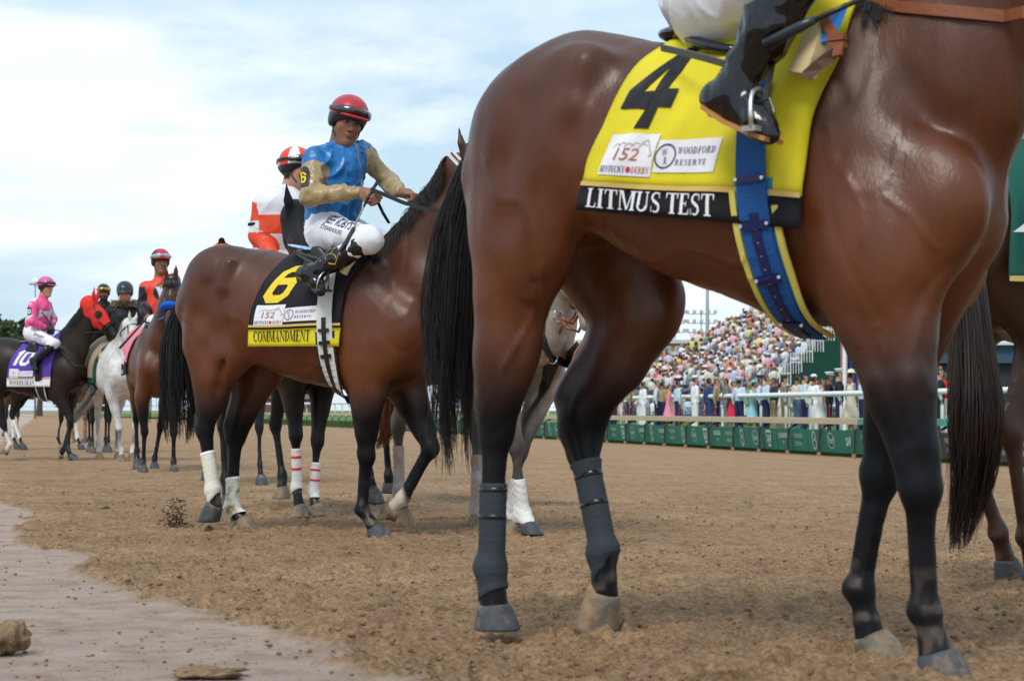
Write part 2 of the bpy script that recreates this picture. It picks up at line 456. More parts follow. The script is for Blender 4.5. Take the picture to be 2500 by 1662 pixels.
SERIF = {
 'L': (.62, _stem(.18) + _box(.18, 0, .58, t_) + [[(.50, 0), (.58, 0), (.60, .26), (.57, .26)]]),
 'I': (.36, _stem(.18)),
 'T': (.66, _stem(.33, top=False) + _box(.02, 1 - t_, .64, 1) + [[(.02, 1), (.02, .74), (.05, .74), (.10, 1)], [(.64, 1), (.56, 1), (.61, .74), (.64, .74)]]),
 'M': (.98, _stem(.13, .055) + _stem(.82, T_) + [[(.12, 1), (.28, 1), (.52, .02), (.44, .02)], [(.44, .02), (.51, .02), (.80, 1), (.73, 1)]]),
 'U': (.74, _stem(.17, T_, .3, 1, bot=False) + _stem(.60, .055, .3, 1, bot=False) + _arc(.36, .3, .27, .31, 180, 360, .12, .09)),
 'S': (.58, _arc(.29, .74, .23, .27, 50, 250, .11, .07) + _arc(.29, .26, .23, .27, -130, 70, .11, .07) + _stroke([(.17, .60), (.42, .40)], .15) + [[(.44, .99), (.49, .99), (.49, .70), (.46, .70)], [(.08, .01), (.05, .01), (.05, .30), (.08, .30)]]),
 'E': (.62, _stem(.18) + _box(.18, 0, .57, t_) + _box(.18, 1 - t_, .54, 1) + _box(.18, .49, .42, .49 + t_) + [[(.50, 0), (.57, 0), (.59, .26), (.56, .26)], [(.48, 1), (.54, 1), (.55, .76), (.52, .76)], _box(.40, .38, .43, .64)[0]]),
 'C': (.70, _arc(.37, .5, .33, .52, 40, 320, .15, .06) + [[(.60, .98), (.64, .98), (.64, .66), (.61, .66)]]),
 'O': (.76, _arc(.38, .5, .35, .52, 0, 360, .15, .06, 24)),
 'A': (.74, [[(.10, 0), (.155, 0), (.40, .98), (.36, 1.0)], [(.50, 0), (.68, 0), (.42, 1.02), (.34, 1.02)]] + _box(.18, .30, .56, .35) + _box(.02, 0, .24, t_) + _box(.42, 0, .74, t_)),
 'N': (.80, _stem(.13, .055) + _stem(.66, .055, top=True, bot=False) + [[(.08, 1), (.26, 1), (.69, 0), (.63, 0)]]),
 'D': (.76, _stem(.18) + _arc(.26, .5, .45, .5, -90, 90, .15, .055)),
 'W': (1.04, [[(.10, 1), (.27, 1), (.38, 0), (.33, 0)], [(.33, 0), (.38, 0), (.56, .92), (.52, .98)], [(.44, 1), (.61, 1), (.72, 0), (.67, 0)], [(.67, 0), (.72, 0), (.95, 1), (.90, 1)]] + _box(.02, 1 - t_, .32, 1) + _box(.40, 1 - t_, .66, 1) + _box(.82, 1 - t_, 1.02, 1)),
 'R': (.72, _stem(.18) + _arc(.28, .75, .30, .25, -90, 90, .14, .055) + _box(.18, .50, .30, .555) + _box(.18, .945, .30, 1) + [[(.34, .52), (.46, .52), (.70, 0), (.54, 0)]]),
 'Y': (.70, _stem(.34, T_, 0, .45, top=False) + [[(.06, 1), (.24, 1), (.42, .45), (.27, .45)], [(.36, .45), (.42, .45), (.66, 1), (.60, 1)]] + _box(0, 1 - t_, .3, 1) + _box(.5, 1 - t_, .7, 1)),
 'B': (.68, _stem(.18) + _arc(.26, .75, .30, .25, -90, 90, .14, .055) + _arc(.26, .265, .35, .265, -90, 90, .15, .055)),
 'K': (.76, _stem(.18) + [[(.22, .42), (.28, .42), (.66, 1), (.58, 1)], [(.34, .58), (.46, .66), (.74, 0), (.55, 0)]] + _box(.5, 1 - t_, .74, 1)),
 'F': (.58, _stem(.18) + _box(.18, 1 - t_, .54, 1) + _box(.18, .47, .42, .47 + t_) + [[(.48, 1), (.54, 1), (.55, .74), (.52, .74)], _box(.40, .36, .43, .64)[0]]),
 'V': (.70, [[(.06, 1), (.24, 1), (.40, 0), (.34, 0)], [(.34, 0), (.40, 0), (.66, 1), (.60, 1)]] + _box(0, 1 - t_, .3, 1) + _box(.5, 1 - t_, .7, 1)),
 ' ': (.22, []),
}
NUM = {
 '4': (.72, [[(.37, 0), (.57, 0), (.57, 1), (.37, 1)], [(0, .22), (.37, .22), (.37, .41), (0, .41)], [(.57, .22), (.72, .22), (.72, .41), (.57, .41)], [(0, .41), (.19, .41), (.37, .74), (.37, 1)]]),
 '6': (.70, _stroke([(.585, .70), (.585, .80), (.47, .91), (.22, .91), (.10, .80), (.10, .20), (.22, .09), (.48, .09), (.60, .20), (.60, .44), (.48, .55), (.20, .55)], .19)),
 '1': (.34, _box(.08, 0, .28, 1) + [[(-.02, .72), (.08, .72), (.08, .94), (-.02, .84)]]),
 '0': (.68, _stroke([(.22, .91), (.10, .80), (.10, .20), (.22, .09), (.46, .09), (.58, .20), (.58, .80), (.46, .91)], .19, True)),
}
def glyphs(s, font, track=.02):
    """-> list of quads in units of the cap height, total width"""
    x = 0; Q = []
    for ch in s:
        w, q = font[ch]
        Q += [[(p[0] + x, p[1]) for p in k] for k in q]; x += w + track
    return Q, x - track
_sans = {}
def sans(s, bold=0.0):
    """built-in sans face -> (list of polygons, width) in units of the cap height"""
    if (s, bold) in _sans: return _sans[(s, bold)]
    cu = bpy.data.curves.new('t', 'FONT'); cu.body = s; cu.size = 1.0; cu.offset = bold; cu.resolution_u = 2
    o = bpy.data.objects.new('t', cu); COL.objects.link(o)
    dg = bpy.context.evaluated_depsgraph_get(); dg.update()
    me = o.evaluated_get(dg).to_mesh()
    V = [(v.co.x, v.co.y) for v in me.vertices]
    F = [[V[i] for i in p.vertices] for p in me.polygons]
    o.evaluated_get(dg).to_mesh_clear()
    bpy.data.objects.remove(o); bpy.data.curves.remove(cu)
    if not V: return [], .3
    x0 = min(v[0] for v in V); x1 = max(v[0] for v in V); h = .72
    r = ([[((a - x0) / h, b / h) for a, b in f] for f in F], (x1 - x0) / h)
    _sans[(s, bold)] = r
    return r
def lay(name, polys, mp, mt, parent, cell=.03, lift=0.0, step=.00012):
    """polys: list of 2-D polygons in metres; mp(u,v,off)->point. Cut small enough to follow a curved surface."""
    bm = bmesh.new(); lay_ = bm.verts.layers.float.new('off')
    for i, f in enumerate(polys):
        vs = [bm.verts.new((p[0], p[1], 0)) for p in f]
        for v in vs: v[lay_] = lift + step * (i % 7)
        try: bm.faces.new(vs)
        except ValueError: pass
    xs = [v.co.x for v in bm.verts]; ys = [v.co.y for v in bm.verts]
    if not xs: bm.free(); return None
    if cell:
        for axis, (lo, hi) in enumerate(((min(xs), max(xs)), (min(ys), max(ys)))):
            c = math.floor(lo / cell) * cell + cell
            nv = Vector((1, 0, 0)) if axis == 0 else Vector((0, 1, 0))
            while c < hi - 1e-6:
                bmesh.ops.bisect_plane(bm, geom=bm.verts[:] + bm.edges[:] + bm.faces[:], plane_co=nv * c, plane_no=nv, dist=1e-6)
                c += cell
    for v in bm.verts: v.co = Vector(mp(v.co.x, v.co.y, v[lay_]))
    me = bpy.data.meshes.new(name); bm.to_mesh(me); bm.free()
    return mobj(name, me, mt, parent)
def fit(polys, w, x, y, h, width=None, shear=0.0, sx=1.0):
    """scale unit polys to cap height h, at (x,y); squeezed to 'width' if given"""
    k = h if width is None else width / w
    return [[(x + p[0] * k * sx + p[1] * h * shear, y + p[1] * h) for p in f] for f in polys]
def rect(x0, y0, x1, y1): return [(x0, y0), (x1, y0), (x1, y1), (x0, y1)]
def ring(cx, cy, r, w, n=20, sx=1.0):
    return _stroke([(cx + r * sx * math.cos(2 * math.pi * i / n), cy + r * math.sin(2 * math.pi * i / n)) for i in range(n)], w, True)
# ------------------------------------------------------------------ placing: a frame fixed to each horse
def ground_z(x, y):
    """the dirt falls gently away from the outer rail towards the inside of the track"""
    x = np.asarray(x, float); y = np.asarray(y, float)
    s = np.clip((y - 5) / 6, 0, 1); s = s * s * (3 - 2 * s)
    perp = x * .975 + y * .222
    return -.05 * s - .50 * np.clip((perp - 3.0) / 16, 0, 1)
class Frame:
    """origin on the ground, +x where the horse goes, +y to its left"""
    def __init__(s, x, y, heading, z=None):
        s.o = Vector((x, y, float(ground_z(x, y)) if z is None else z)); s.h = R(heading)
        s.f = Vector((math.cos(s.h), math.sin(s.h), 0)); s.l = Vector((-math.sin(s.h), math.cos(s.h), 0))
    def L(s, px, py, v=0.0):
        """the point of the photograph (px,py), taken to lie v metres to the left of the horse's middle plane"""
        d = Vector(((px - PX0) / FPX, 1, (PY0 - py) / FPX)); e = Vector((0, 0, EYE))
        t = (v - (e - s.o).dot(s.l)) / d.dot(s.l)
        p = e + d * t - s.o
        return Vector((p.dot(s.f), v, p.z))
    def X(s, px, py, x=0.0):
        """the same, for a point known to lie x metres ahead of the horse's middle"""
        d = Vector(((px - PX0) / FPX, 1, (PY0 - py) / FPX)); e = Vector((0, 0, EYE))
        t = (x - (e - s.o).dot(s.f)) / d.dot(s.f)
        p = e + d * t - s.o
        return Vector((x, p.dot(s.l), p.z))
    def W(s, p): return s.o + s.f * p[0] + s.l * p[1] + Vector((0, 0, p[2]))

def lerp(a, b, t): return a + (b - a) * t
GK = [1.0]
def leg_hind(j, side, prims, sc=1.0, thick=1.0):
    """j: hip, stifle, hock, fetlock, coronet (Vectors), outward = side*y"""
    hip, sti, hok, fet, cor = [Vector(p) for p in j]
    o = Vector((0, side, 0)); q = sc
    back = Vector((-1, 0, 0))
    prims += [cap(hip, sti, .19 * q, .135 * q * (.4 + .6 * GK[0]), .06, .62, .60),
              cap(hip + Vector((-.13, 0, -.10)) * q, lerp(sti, hok, .25) + Vector((-.07, 0, .02)) * q, .13 * q, .065 * q * GK[0], .06, .66),
              cap(sti + Vector((-.02, 0, 0)), lerp(sti, hok, .55), .112 * q * GK[0], .068 * q * GK[0], .05, .66, .74),
              cap(lerp(sti, hok, .5), hok, .070 * q, .046 * q, .03, .76, .8),
              cap(lerp(sti, hok, .35) + Vector((-.05, 0, 0)) * q, hok + Vector((-.045, 0, .045)) * q, .055 * q, .020 * q, .03, .6),
              ell(hok, (.052 * q, .040 * q, .064 * q), .025),
              cap(hok + Vector((-.045, 0, .055)) * q, hok + Vector((-.022, 0, -.04)) * q, .023 * q, .024 * q, .02, .8),
              cap(hok, lerp(hok, fet, .25), .042 * q, .028 * q * thick, .02, .82),
              cap(lerp(hok, fet, .2), fet, .028 * q * thick, .027 * q * thick, .015, .88)]
    dn = (fet - hok).normalized(); tb = Vector((dn.z, 0, -dn.x)); tb = tb if tb.x < 0 else -tb
    prims += [cap(lerp(hok, fet, .12) + tb * .022 * q, fet + tb * .020 * q, .0165 * q * thick, .018 * q * thick, .010),
              ell(fet + tb * .006, (.038 * q, .036 * q, .040 * q), .02),
              ell(fet + tb * .030 * q, (.018 * q, .024 * q, .022 * q), .02),
              cap(fet, lerp(fet, cor, .6), .030 * q, .031 * q, .02, .95), cap(lerp(fet, cor, .6), cor, .032 * q, .041 * q, .015, .95)]
def leg_fore(j, side, prims, sc=1.0, thick=1.0):
    sho, elb, kne, fet, cor = [Vector(p) for p in j]; q = sc
    prims += [cap(sho, elb, .130 * q, .115 * q, .09, .52, .58),
              cap(elb + Vector((.01, 0, .03)), lerp(elb, kne, .45), .105 * q, .068 * q, .05, .66, .78),
              cap(lerp(elb, kne, .4), kne, .070 * q, .043 * q, .03, .80, .88),
              cap(elb + Vector((-.06, 0, .04)), lerp(elb, kne, .3) + Vector((-.03, 0, 0)), .06 * q, .05 * q, .04, .7),
              ell(kne, (.047 * q, .044 * q, .062 * q), .02),
              ell(kne + Vector((-.030, 0, .015)) * q, (.024 * q, .026 * q, .034 * q), .015),
              cap(kne, lerp(kne, fet, .3), .037 * q, .026 * q * thick, .02, .9),
              cap(lerp(kne, fet, .25), fet, .0255 * q * thick, .0255 * q * thick, .012, .9)]
    dn = (fet - kne).normalized(); tb = Vector((dn.z, 0, -dn.x)); tb = tb if tb.x < 0 else -tb
    prims += [cap(lerp(kne, fet, .1) + tb * .021 * q, fet + tb * .019 * q, .0155 * q * thick, .0165 * q * thick, .009),
              ell(fet + tb * .004, (.036 * q, .034 * q, .038 * q), .02),
              ell(fet + tb * .027 * q, (.018 * q, .022 * q, .022 * q), .02),
              cap(fet, lerp(fet, cor, .6), .028 * q, .030 * q, .02, .95), cap(lerp(fet, cor, .6), cor, .031 * q, .040 * q, .015, .95)]
HOOVES = []                       # where feet stand, for the prints in the dirt
def hoof(cor, toe, parent, mt, q=1.0, seed=0):
    """cor: coronet centre; toe: centre of the ground face"""
    HOOVES.append((Vector(parent.location) + Matrix.Rotation(parent.rotation_euler.z, 3, 'Z') @ Vector(toe)))
    cor, toe = Vector(cor), Vector(toe); d = toe - cor
    L = d.length; n = 20; V = []; F = []
    dn = d.normalized()
    fw = Vector((1, 0, 0)); fw = fw - dn * fw.dot(dn)
    # a flat sole: shear the ring planes when the foot is on the ground
    lat = Vector((0, 1, 0)); fw.normalize()
    sole = abs(dn.z) > .45
    rings = [(-.06, .040), (.02, .0445), (.12, .047), (.5, .0545), (.85, .060), (.97, .061), (1.0, .056)]
    for s, r in rings:
        c = cor + d * s
        f2 = Vector((1, 0, 0)) if sole and s > .5 else fw
        for j in range(n):
            t = 2 * math.pi * j / n; cx, sy = math.cos(t), math.sin(t)
            rx = r * (1.10 if cx > 0 else .95)
            p = c + f2 * (rx * cx * q) + lat * (r * .95 * sy * q)
            if cx < 0: p -= d * (.16 * (-cx) * (1 - s))
            V.append(p)
    m = len(rings)
    for i in range(m - 1):
        for j in range(n): F.append((i * n + j, i * n + (j + 1) % n, (i + 1) * n + (j + 1) % n, (i + 1) * n + j))
    V.append(cor + d * .93); k = len(V) - 1                # the hollow sole
    for j in range(n): F.append(((m - 1) * n + j, (m - 1) * n + (j + 1) % n, k))
    V.append(cor - d * .1)
    for j in range(n): F.append(((j + 1) % n, j, k + 1))
    mb = MB(); mb.add(V, F)
    return mb.build('hoof', mt, parent, smooth=True)
def wrap(hd, a, b, mt, name='leg_bandage', turns=9, n=26, th=.005, ridge=.0016, label=None, slope=.5, cutb=.022, mats=None, bands=None):
    """a bandage wound round a leg from a down to b, following the leg inside it"""
    a, b = Vector(a), Vector(b); d = (b - a); dn = d.normalized(); bvh = hd['bvh']
    fw = Vector((1, 0, 0)); fw = (fw - dn * fw.dot(dn)).normalized(); lat = Vector((0, 1, 0)); lat = (lat - dn * lat.dot(dn)).normalized()
    m = max(turns * 4, 3); Rr = np.zeros((m + 1, n)); cs = []
    ph = RS.rand() * 6
    for i in range(m + 1):
        c = a + d * (i / m); cs.append(c)
        for j in range(n):
            t = 2 * math.pi * j / n; u = fw * math.cos(t) + lat * math.sin(t)
            hit = bvh.ray_cast(c + u * .085, -u, .085)
            Rr[i, j] = .085 - hit[3] if hit[0] is not None else .028
    Rr = np.clip(Rr, .022, .075)
    for it in range(5):
        Rr = np.maximum(Rr, (np.roll(Rr, 1, 1) + np.roll(Rr, -1, 1)) / 2)
    for it in range(2):
        Rr[1:-1] = (Rr[:-2] + 2 * Rr[1:-1] + Rr[2:]) / 4
    V = []; F = []
    for i in range(m + 1):
        s = i / m
        for j in range(n):
            t = 2 * math.pi * j / n
            w = (s * turns + slope * math.sin(t + ph) * .5) % 1.0
            r = Rr[i, j] + th + ridge * (1 - w)
            if i in (0, m): r -= th * .8
            sk = cutb * max(0, (s - .8) / .2) * math.cos(t)
            V.append(cs[i] + (fw * math.cos(t) + lat * math.sin(t)) * r - dn * sk)
    for i in range(m):
        for j in range(n): F.append((i * n + j, i * n + (j + 1) % n, (i + 1) * n + (j + 1) % n, (i + 1) * n + j))
    mb = MB(); mb.add(V, F)
    o = mb.build(name, mt, hd['root'], smooth=True)
    if bands:                                             # coloured turns of tape
        for mtb, s0, s1 in bands:
            wrap(hd, a + d * s0, a + d * s1, mtb, 'bandage_tape', 1, n, th + .002, 0, cutb=0)
    if label: o['label'] = label
    return o
def strands(name, C, rad, mt, parent, origin=(0, 0, 0)):
    """C (N,S,3) hair paths, rad (N,S)"""
    C = np.asarray(C, float); N, S, _ = C.shape
    T = np.gradient(C, axis=1); T /= np.linalg.norm(T, axis=2, keepdims=True) + 1e-9
    ref = RS.randn(N, 1, 3); A = np.cross(T, ref); A /= np.linalg.norm(A, axis=2, keepdims=True) + 1e-9
    B = np.cross(T, A)
    V = np.stack([C + (A * math.cos(t) + B * math.sin(t)) * rad[..., None] for t in (0, 2.094, 4.189)], 2)   # N,S,3,3
    idx = np.arange(N * S * 3).reshape(N, S, 3)
    F = []
    for j in range(3):
        j2 = (j + 1) % 3
        F.append(np.stack([idx[:, :-1, j], idx[:, :-1, j2], idx[:, 1:, j2], idx[:, 1:, j]], -1).reshape(-1, 4))
    me = np_mesh(name, V.reshape(-1, 3) - V3(origin), np.concatenate(F), True)
    return mobj(name, me, mt, parent)
def spline(P, n):
    P = np.array(P, float); m = len(P)
    t = np.linspace(0, m - 1, n); i = np.clip(t.astype(int), 0, m - 2); f = (t - i)[:, None]
    g = lambda k: P[np.clip(k, 0, m - 1)]
    a, b, c, d = g(i - 1), g(i), g(i + 1), g(i + 2)
    return .5 * ((2 * b) + (-a + c) * f + (2 * a - 5 * b + 4 * c - d) * f ** 2 + (-a + 3 * b - 3 * c + d) * f ** 3)
def tail(path, spread, N, parent, mt, r=.0016, S=14, wild=.5, endvar=.35, squash=.6):
    """a hanging tail: path of the middle, spread radius along it"""
    S0 = S; P = spline(path, 60); sp = np.interp(np.linspace(0, 1, 60), np.linspace(0, 1, len(spread)), spread)
    C = np.zeros((N, S, 3)); rr = np.zeros((N, S))
    NL = 46; LA, LQ, LE, LP = RS.rand(NL) * 6.283, np.sqrt(RS.rand(NL)), RS.rand(NL), RS.rand(NL, 3) * 6.283
    for i in range(N):
        lk = RS.randint(NL); loose = RS.rand() < .12
        e = 1 - endvar * (LE[lk] ** 1.6 * .75 + .25 * RS.rand())
        t = np.linspace(0, e, S); k = t * 59; i0 = np.clip(k.astype(int), 0, 58); f = (k - i0)[:, None]
        c = P[i0] * (1 - f) + P[i0 + 1] * f
        s = sp[i0] * (1 - f[:, 0]) + sp[i0 + 1] * f[:, 0]
        a = RS.rand() * 6.283; q = math.sqrt(RS.rand())
        if not loose:                                  # hair hangs in locks that gather towards their tips
            g = .45 - .30 * t / e; xa = LQ[lk] * math.cos(LA[lk]) + g * q * math.cos(a); ya = LQ[lk] * math.sin(LA[lk]) + g * q * math.sin(a); ph = LP[lk] + .5 * RS.rand(3)
        else: xa, ya = q * math.cos(a) * np.ones(S), q * math.sin(a) * np.ones(S); ph = RS.rand(3) * 6.283
        tw = wild * t * (1.6 if loose else 1)
        c[:, 0] += s * xa + .012 * tw * np.sin(5 * t + ph[0]) + .005 * tw * np.sin(17 * t + ph[2])
        c[:, 1] += s * ya * squash + .012 * tw * np.sin(4 * t + ph[1])
        c[:, 2] += .01 * RS.randn()
        C[i] = c; rr[i] = r * (1 - .75 * t / e) * (.6 + .8 * RS.rand())
    return strands('tail', C, rr, mt, parent)

TORSO = [(-.80, 1.36, 1.22, .05), (-.74, 1.44, 1.08, .16), (-.62, 1.52, .98, .24), (-.45, 1.575, .92, .275), (-.28, 1.58, .90, .28),
         (-.10, 1.545, .86, .29), (.08, 1.50, .82, .295), (.22, 1.50, .785, .28), (.36, 1.545, .775, .25), (.48, 1.565, .79, .225),
         (.58, 1.51, .84, .205), (.68, 1.40, .90, .18), (.76, 1.26, .97, .14), (.80, 1.16, 1.04, .08)]
def std_legs(dx=(0, 0, 0, 0), lift=None):
    """canonical legs; dx moves each foot fore/aft: right hind, left hind, right fore, left fore"""
    J = {}
    for n, s, d in (('RH', -1, dx[0]), ('LH', 1, dx[1])):
        J[n] = [(-.50, .13 * s, 1.26), (-.30 + .1 * d, .17 * s, .98), (-.60 + .55 * d, .13 * s, .56), (-.60 + d, .12 * s, .20), (-.555 + d, .12 * s, .085)]
    for n, s, d in (('RF', -1, dx[2]), ('LF', 1, dx[3])):
        J[n] = [(.66, .15 * s, 1.10), (.47, .15 * s, .90), (.50 + .5 * d, .125 * s, .50), (.49 + d, .12 * s, .19), (.535 + d, .12 * s, .08)]
    if lift:
        for n, (kx, kz, fx, fz, cx, cz) in lift.items():
            s = J[n][2][1]
            J[n][2] = (kx, s, kz); J[n][3] = (fx, s, fz); J[n][4] = (cx, s, cz)
    return J
def smooth01(a, b, x): x = np.clip((x - a) / (b - a), 0, 1); return x * x * (3 - 2 * x)
BAY = (.074, .0180, .0050); BAY_HI = (.128, .032, .0080); BAY_DK = (.030, .011, .007); BLACKP = (.0075, .008, .0100)
def horse_paint(kind, zs=1.0, socks=None, seed=0):
    """pigment of the coat: points darker below the knee and hock, whatever the light"""
    def f(P):
        n = vnoise(P + seed, 3.0); n2 = vnoise(P + seed, 11.0)
        z = P[:, 2] / zs
        if kind in ('bay', 'darkbay', 'chestnut', 'brown'):
            c0 = {'bay': V3(BAY), 'brown': V3((.030, .014, .009)), 'darkbay': V3((.014, .0095, .008)), 'chestnut': V3((.19, .06, .022))}[kind]
            c1 = {'bay': V3(BAY_HI), 'brown': V3((.050, .021, .012)), 'darkbay': V3((.024, .014, .010)), 'chestnut': V3((.24, .085, .03))}[kind]
            c = c0[None] * (1 - (.5 + .5 * n)[:, None]) + c1[None] * (.5 + .5 * n)[:, None]
            if kind == 'bay':
                wm = (smooth01(1.35, 1.0, z) * smooth01(.6, .9, z))[:, None]; c = c * (1 - .45 * wm) + V3((.135, .040, .010)) * .45 * wm
                up = smooth01(1.05, 1.5, z + .06 * n)[:, None]; c = c * (1 - .55 * up) + V3((.042, .019, .011)) * .55 * up
                lo = smooth01(.86, .56, z + .05 * n)[:, None]; c = c * (1 - lo) + (V3(BLACKP)[None] * (1 + .5 * n2[:, None]) + V3((.010, .004, .001))[None] * np.clip(n, 0, 1)[:, None]) * lo
            if kind == 'darkbay':
                lo = smooth01(.8, .5, z + .05 * n)[:, None]; c = c * (1 - lo) + V3((.013, .014, .017)) * lo
        elif kind == 'white':
            c = np.tile(V3((.60, .60, .58)), (len(P), 1)); g = smooth01(.75, .35, z + .12 * n)[:, None] * smooth01(-.1, .4, n2 + .3 * n)[:, None]
            c = c * (1 - g) + V3((.20, .21, .22)) * g
            lo = smooth01(.3, .08, z)[:, None]; c = c * (1 - .5 * lo) + V3((.5, .40, .28)) * .5 * lo
        else:                                     # roan grey pony
            c = np.tile(V3((.33, .285, .245)), (len(P), 1)); d = smooth01(.10, .5, vnoise(P, 17.0))[:, None] * .7
            c = c * (1 - d) + V3((.50, .46, .42)) * d
            lo = smooth01(.75, .5, z + .06 * n)[:, None]; c = c * (1 - lo) + V3((.075, .068, .066)) * lo
        n3 = vnoise(P + seed * 2, 38.0); dm_ = (smooth01(.34, .04, z) * smooth01(.10, .55, n2 * .25 + n3 * .9) * (.38 if kind != 'white' else .4))[:, None]
        c = c * (1 - dm_) + V3((.20, .13, .075)) * dm_
        if socks:
            for (x, y, z0, rr, colr) in socks:
                m = smooth01(rr + .03, rr, np.sqrt((P[:, 0] - x) ** 2 + (P[:, 1] - y) ** 2 + (P[:, 2] - z0) ** 2) + .02 * n2)[:, None]
                c = c * (1 - m) + V3(colr) * m
        return np.clip(c, .004, 1)
    return f
def horse_head(prims, poll, muz, nrm, ax, q=1.0, ears=True, earf=.3):
    poll, muz, nrm, ax = [Vector(p) for p in (poll, muz, nrm, ax)]
    e = (muz - poll); Ln = e.length; e.normalize(); nrm = (nrm - e * nrm.dot(e)).normalized(); ax = e.cross(nrm).normalized() if ax.dot(e.cross(nrm)) > 0 else -e.cross(nrm).normalized()
    H = lambda a, b, c=0: poll + e * (a * Ln) + nrm * (b * q) + ax * (c * q)
    A = (e, nrm, ax)
    prims += [cap(H(-.02, -.03), H(.36, -.045), .088 * q, .098 * q, .04, .82, .76, ax),
              cap(H(.34, -.035), H(.86, -.035), .088 * q, .048 * q, .04, .68, .80, ax),
              cap(H(.14, -.115), H(.36, -.125), .070 * q, .060 * q, .03, .78, .7, ax),
              cap(H(.40, -.105), H(.88, -.075), .036 * q, .024 * q, .03, .9, .9, ax),
              ell(H(.93, -.035), (.062 * q, .055 * q, .048 * q), .03, A), ell(H(.95, -.08), (.036 * q, .026 * q, .034 * q), .02, A)]
    for s in (-1, 1):
        prims += [ell(H(.30, .018, s * .066), (.040 * q, .020 * q, .016 * q), .02, A),
                  ell(H(.335, -.004, s * .074), (.022 * q, .017 * q, .013 * q), .006, A),
                  cap(H(.44, -.03, s * .062), H(.62, -.035, s * .052), .010 * q, .008 * q, .015),
                  ell(H(.945, -.012, s * .042), (.018 * q, .012 * q, .012 * q), .008, A, 's')]
        if ears:
            b = H(.0, .035, s * .045); tip = b + (nrm * (1 - earf) - e * (.55 + earf)).normalized() * .175 * q + ax * s * .02 * q
            m = lerp(b, tip, .45)
            prims += [cap(b, m, .022 * q, .027 * q, .02, .62, .62, e if abs(e.dot(tip - b)) < .1 else nrm), cap(m, tip, .026 * q, .005 * q, .008, .6, .5, e if abs(e.dot(tip - b)) < .1 else nrm)]
    return H
